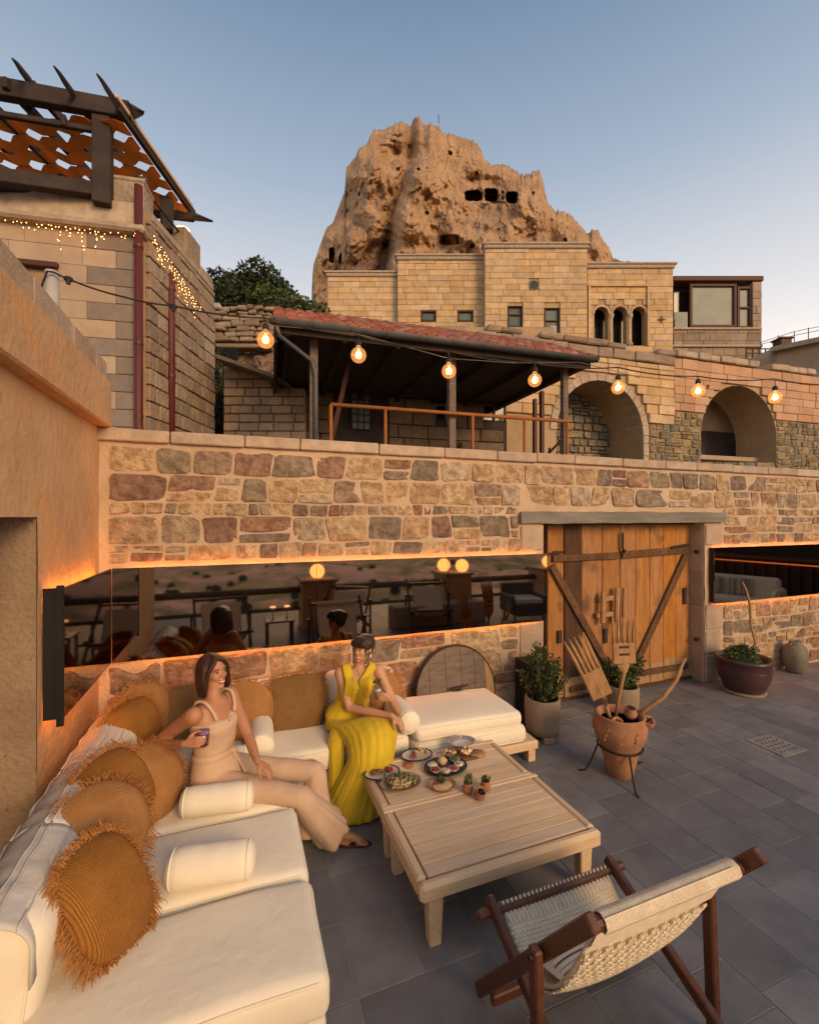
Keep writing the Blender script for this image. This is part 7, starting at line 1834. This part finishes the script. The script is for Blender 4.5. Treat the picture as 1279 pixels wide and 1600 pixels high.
for k in range(7): b.ball(che + FB * (.128 - .004 * k) + V(0, 0, .03 - .026 * k), .0055, 8, 6)
b.build('button', 'fork_wood', wb, True, kind='stuff')
b = B(); rings(b, [(wai + V(0, 0, -.012), SB * .131, FB * .106), (wai + V(0, 0, -.006), SB * .134, FB * .109), (wai + V(0, 0, .022), SB * .134, FB * .109), (wai + V(0, 0, .028), SB * .131, FB * .106)], 36)
kn_ = wai + FB * .10 - SB * .055; b.ball(kn_, (.022, .022, .018), 10, 8)
for dx_ in (-.012, .016): chain(b, [(kn_, (.016, .005)), (kn_ + V(dx_, 0, -.06) + FB * .03, (.022, .005)), (kn_ + V(dx_ * 2, 0, -.125) + FB * .055, (.024, .004))], 8, cap=False)
b.build('belt', 'beige', wb, True)
for (a_, d, s_) in toes:
    b = B(); z0 = a_.z - .076
    rings(b, [(Vector((a_.x, a_.y, max(.004, z0 - .004))) + d * .065, d * .128, s_ * .038), (Vector((a_.x, a_.y, max(.012, z0 + .004))) + d * .065, d * .128, s_ * .038)], 24, cap=True)
    for k in (.09, .125): chain(b, [(a_ + d * k + s_ * .036 - V(0, 0, .072), (.012, .004)), (a_ + d * (k + .006) - V(0, 0, .036 + (k - .07) * .3), (.013, .004)), (a_ + d * k - s_ * .036 - V(0, 0, .072), (.012, .004))], 8, cap=False)
    b.build('sandal', 'red_brown', wb, True)
# straight bob
b = B(); Fh = FHd.normalized(); Sh = Fh.cross(UHd).normalized(); Uh = Sh.cross(Fh); hc = hd_
def HP(f, s_, u): return hc + (Fh * f + Sh * s_ + Uh * u) * .92
oriented(b, HP(-.028, 0, .046), (.094 * .92, .084 * .92, .080 * .92), Fh, Sh, 24, 16)
for a in range(-8, 9):                   # hanging locks all round the back and sides
    th = a / 8 * R(108); cx, sx_ = -math.cos(th), math.sin(th)
    out = .092; tp_ = HP(cx * .075 - .015, sx_ * .066, .050); md_ = HP(cx * out - .012, sx_ * .088, -.03); en = HP(cx * .098 - .004, sx_ * .092, -.128 - .010 * math.cos(th) + .012 * (abs(th) > 1.7))
    chain(b, [(tp_, .030), (md_, .022), (en, .013)], 10, sub=4)
oriented(b, HP(-.045, 0, -.035), (.056, .070, .075), Fh, Sh, 20, 12)
for sg in (-1, 1):
    for k in range(5): chain(b, [(HP(.040 - k * .012, .010, .108), .014), (HP(.066 - k * .014, sg * (.034 + k * .003), .078), .013), (HP(.052 - k * .010, sg * .071, .025), .012), (HP(.036 - k * .006, sg * .082, -.040), .010), (HP(.034 - k * .008, sg * .084, -.118), .006)], 8, sub=3)
remeshed(b.build('hair', 'hair_brown', wb, True), .0045, 3)
for sg in (-1, 1): e = B(); e.ball(HP(.0, sg * .078, -.035), .006, 8, 6); e.build('earring', 'fork_wood', wb, True)

def tumbler(name, label, c, r0, r1, h, liquid, foam, lvl=.78, garnish=False):
    t = thing(name, label, 'drink', c)
    b = B(); b.lathe([(.001, 0), (r0, 0), (r1, h), (r1 - .002, h), (r0 - .002, .006), (.001, .006)], (0, 0, 0), 24); b.build('glass', 'glass', t, True, world=False)
    rl = r0 + (r1 - r0) * lvl; b = B(); b.lathe([(.001, .007), (r0 - .003, .007), (rl - .003, h * lvl), (.001, h * lvl)], (0, 0, 0), 20); b.build('liquid', liquid, t, True, world=False)
    b = B(); b.lathe([(rl - .003, h * lvl + .0005), (rl - .001, h * (lvl + .14)), (.001, h * (lvl + .15))], (0, 0, 0), 20); b.build('froth', foam, t, True, world=False)
    if garnish:
        q = random.Random(2); b = B(); leaves(b, (0, 0, h + .016), (.018, .018, .02), 26, .028, q, up=.5); b.build('mint', 'green_food', t, world=False)
    return t
tumbler('glass_of_juice', 'short glass of purple juice held by the woman in beige', at(288, 1162, t=2.50) + RT * .088 + FW * .042 + V(0, 0, -.035), .029, .034, .092, 'purple_drink', 'lilac_foam')

# ---- woman in the yellow dress
wy = thing('person', 'smiling woman in a long yellow dress, dark hair tied up, on the back sofa', 'person', (.8, 3.5, .4))
FY = V(-.22, -.97, 0).normalized(); SY = V(-.97, .22, 0).normalized()
hd2 = at(567, 1014, t=3.44); pel = V(.80, 3.47, .46); nk = V(.870, 3.375, .905); che = V(.855, 3.39, .775); wai = V(.83, 3.43, .615)
b = B()
rings(b, [(pel + V(0, 0, -.05), SY * .165, FY * .13), (pel + V(0, 0, .04), SY * .158, FY * .12), (wai, SY * .115, FY * .09), (che, SY * .138, FY * .105), (che + V(0, 0, .06), SY * .142, FY * .088), (nk + V(0, 0, -.03), SY * .115, FY * .058), (nk, SY * .052, FY * .044)], 24, cap=True)
chain(b, [(nk - V(0, 0, .04), .046), (nk + V(0, 0, .03), .037), (hd2 + V(0, 0, -.05), .038)], 14)
sR, sL = nk + SY * .145 + V(0, 0, -.045), nk - SY * .145 + V(0, 0, -.035)
eR = at(546, 1106, t=3.36); hR = at(612, 1118, t=3.20)
chain(b, [(sR, .047), (sR.lerp(eR, .4), .039), (eR, .032)], 14); chain(b, [(eR, .032), (eR.lerp(hR, .4), .030), (hR, .019)], 14)
eL = at(621, 1112, t=3.42); hL = at(610, 1093, t=3.14)
chain(b, [(sL, .047), (sL.lerp(eL, .4), .038), (eL, .031)], 14); chain(b, [(eL, .031), (eL.lerp(hL, .4), .029), (hL, .018)], 14)
FH2 = V(-.80, -.60, -.02); UH2 = V(.03, 0, 1)
P = head_shape(b, hd2, FH2, UH2, .88)
hand(b, hR, at(636, 1138, t=3.17) - hR, V(0, .2, -1), (15, 22, 20), -1, .92)
hand(b, hL, V(0, 0, .35) - RT, FW, (28, 48, 35), -1, .90)
kn1 = V(.965, 3.05, .52); kn2 = V(.80, 3.04, .45)
for h_, k_, a_ in ((pel - SY * .08, kn1, V(.86, 3.02, .10)), (pel + SY * .08, kn2, V(.74, 3.04, .09))):
    chain(b, [(h_, .08), (h_.lerp(k_, .5), .066), (k_, .048)], 12); chain(b, [(k_, .048), (k_.lerp(a_, .4), .044), (a_, .027)], 12); chain(b, [(a_ - V(0, 0, .04), .026), (a_ + V(-.02, -.10, -.055), .022)], 10)
remeshed(b.build('body', 'skin_light', wy, True), .0052, 4)
face_details(wy, P, FH2, UH2, .88)
b = B()
rings(b, [(pel + V(0, 0, -.03), SY * .175, FY * .145), (pel + V(0, 0, .05), SY * .165, FY * .13), (wai, SY * .124, FY * .10), (wai + V(0, 0, .03), SY * .122, FY * .098), (che + FY * .006, SY * .150, FY * .118), (che + V(0, 0, .045), SY * .146, FY * .10)], 30, cap=True)
for sg in (-1, 1): oriented(b, che + FY * .068 + SY * sg * .055 + V(0, 0, -.008), (.052, .058, .055), FY, SY, 14, 10)
for sg in (-1, 1):                        # gathered shoulders of the deep V neckline
    s_ = sR if sg == 1 else sL; top = nk + SY * sg * .098 + V(0, 0, .004)
    chain(b, [(che + FY * .098 + SY * sg * .022 + V(0, 0, -.03), (.030, .02)), (che + FY * .095 + SY * sg * .055 + V(0, 0, .05), (.036, .014)), (top + FY * .035, (.034, .013)), (top + V(0, 0, .006), (.034, .013)), (top - FY * .055 - V(0, 0, .03), (.036, .014)), (che - FY * .08 + SY * sg * .05, (.04, .02))], 14)
remeshed(b.build('dress_top', 'yellow', wy, True), .0055, 3)
b = B()
for sg in (-1, 1):                        # fine gathers running from shoulder to waist
    for k in range(6):
        f = (k - 2.5) / 2.5; top = nk + SY * (sg * .098 + f * .028) + V(0, 0, .012); m1 = che + FY * .128 + SY * (sg * .055 + f * .030) + V(0, 0, -.0); m0 = che + FY * .112 + SY * (sg * .052 + f * .028) + V(0, 0, .06); en = wai + FY * .100 + SY * (sg * .045 + f * .03)
        chain(b, [(top, .004), (m0, .005), (m1, .005), (en, .004)], 6)
b.build('gathers', 'yellow', wy, True, kind='stuff')
secs = [(wai + V(0, 0, .01), SY * .128, FY * .104, .01), (pel + V(0, 0, .07), SY * .165, FY * .135, .02), (V(.83, 3.36, .48), V(-.185, .02, 0), V(0, -.10, .07) , .02), (V(.87, 3.22, .49), V(-.185, .02, -.02), V(0, -.06, .11), .025),
        (V(.89, 3.10, .475), V(-.175, .02, -.04), V(.0, -.085, .105), .03), (V(.875, 3.045, .40), V(-.165, .0, -.02), V(0, -.13, .045), .045), (V(.84, 3.05, .28), V(-.165, .01, 0), V(0, -.13, 0), .06), (V(.79, 3.06, .15), V(-.18, .02, 0), V(0, -.13, 0), .075), (V(.755, 3.06, .015), V(-.205, .03, 0), V(-.02, -.15, 0), .09)]
s2, am = smooth_secs(secs, 6); b = B(); rings(b, s2, 200, 19, [a * .46 for a in am])
o = b.build('dress_skirt', 'yellow', wy, True); md = o.modifiers.new('s', 'SOLIDIFY'); md.thickness = .004
b = B()                                   # loose fold hanging at the left hip over the sofa edge
s3, am3 = smooth_secs([(V(.72, 3.36, .50), V(-.05, .02, 0), V(.02, -.05, .02), .03), (V(.665, 3.24, .42), V(-.06, .02, 0), V(.0, -.05, .02), .06), (V(.65, 3.16, .28), V(-.05, .02, 0), V(.0, -.04, 0), .10), (V(.64, 3.13, .08), V(-.06, .03, 0), V(.0, -.05, 0), .12)], 5)
rings(b, s3, 80, 8, [a * .6 for a in am3]); b.build('dress_fold', 'yellow', wy, True)
b = B(); rings(b, [(wai + V(0, 0, -.005), SY * .128, FY * .104), (wai + V(0, 0, .0), SY * .132, FY * .108), (wai + V(0, 0, .03), SY * .131, FY * .107), (wai + V(0, 0, .036), SY * .126, FY * .102)], 36); b.build('waistband', 'yellow', wy, True)
# hair tied up with a fringe
b = B(); Fh = FH2.normalized(); Sh = Fh.cross(UH2).normalized(); Uh = Sh.cross(Fh); hc = hd2
def HP2(f, s_, u): return hc + (Fh * f + Sh * s_ + Uh * u) * .88
oriented(b, HP2(-.026, 0, .044), (.088, .076, .072), Fh, Sh, 24, 16); oriented(b, HP2(-.055, 0, .0), (.045, .058, .06), Fh, Sh, 18, 12)
oriented(b, HP2(-.095, 0, .065), (.036, .040, .036), Fh, Sh, 14, 10)
for k in range(-5, 6):
    s_ = k * .0115; chain(b, [(HP2(.035, s_ * .6, .098), .014), (HP2(.076, s_, .072), .011), (HP2(.088 - abs(k) * .0028, s_ * 1.12, .036), .0055)], 8, sub=3)
for sg in (-1, 1): chain(b, [(HP2(.03, sg * .062, .06), .012), (HP2(.048, sg * .070, .01), .007), (HP2(.040, sg * .070, -.05), .004), (HP2(.046, sg * .066, -.075), .002)], 8)
remeshed(b.build('hair', 'hair_dark', wy, True), .0042, 3)
for sg in (-1, 1):
    e = B(); e.ball(HP2(-.008, sg * .075, -.036), .0055, 8, 6); e.ball(HP2(-.008, sg * .075, -.052), .008, 8, 6); e.build('earring', 'tooth', wy, True)
e = B(); e.tube([nk + SY * .05 + V(0, 0, .01) + FY * .02, nk + FY * .075 - V(0, 0, .035), nk - SY * .05 + V(0, 0, .01) + FY * .02], .0018, 5); e.ball(nk + FY * .083 - V(0, 0, .042), .005, 8, 6); e.build('necklace', 'fork_wood', wy, True)
tumbler('cocktail', 'green cocktail with white foam and mint held by the woman in yellow', at(610, 1093, t=3.14) - RT * .092 + FW * .038 + V(0, 0, -.012), .024, .034, .10, 'green_drink', 'foam', .55, True)
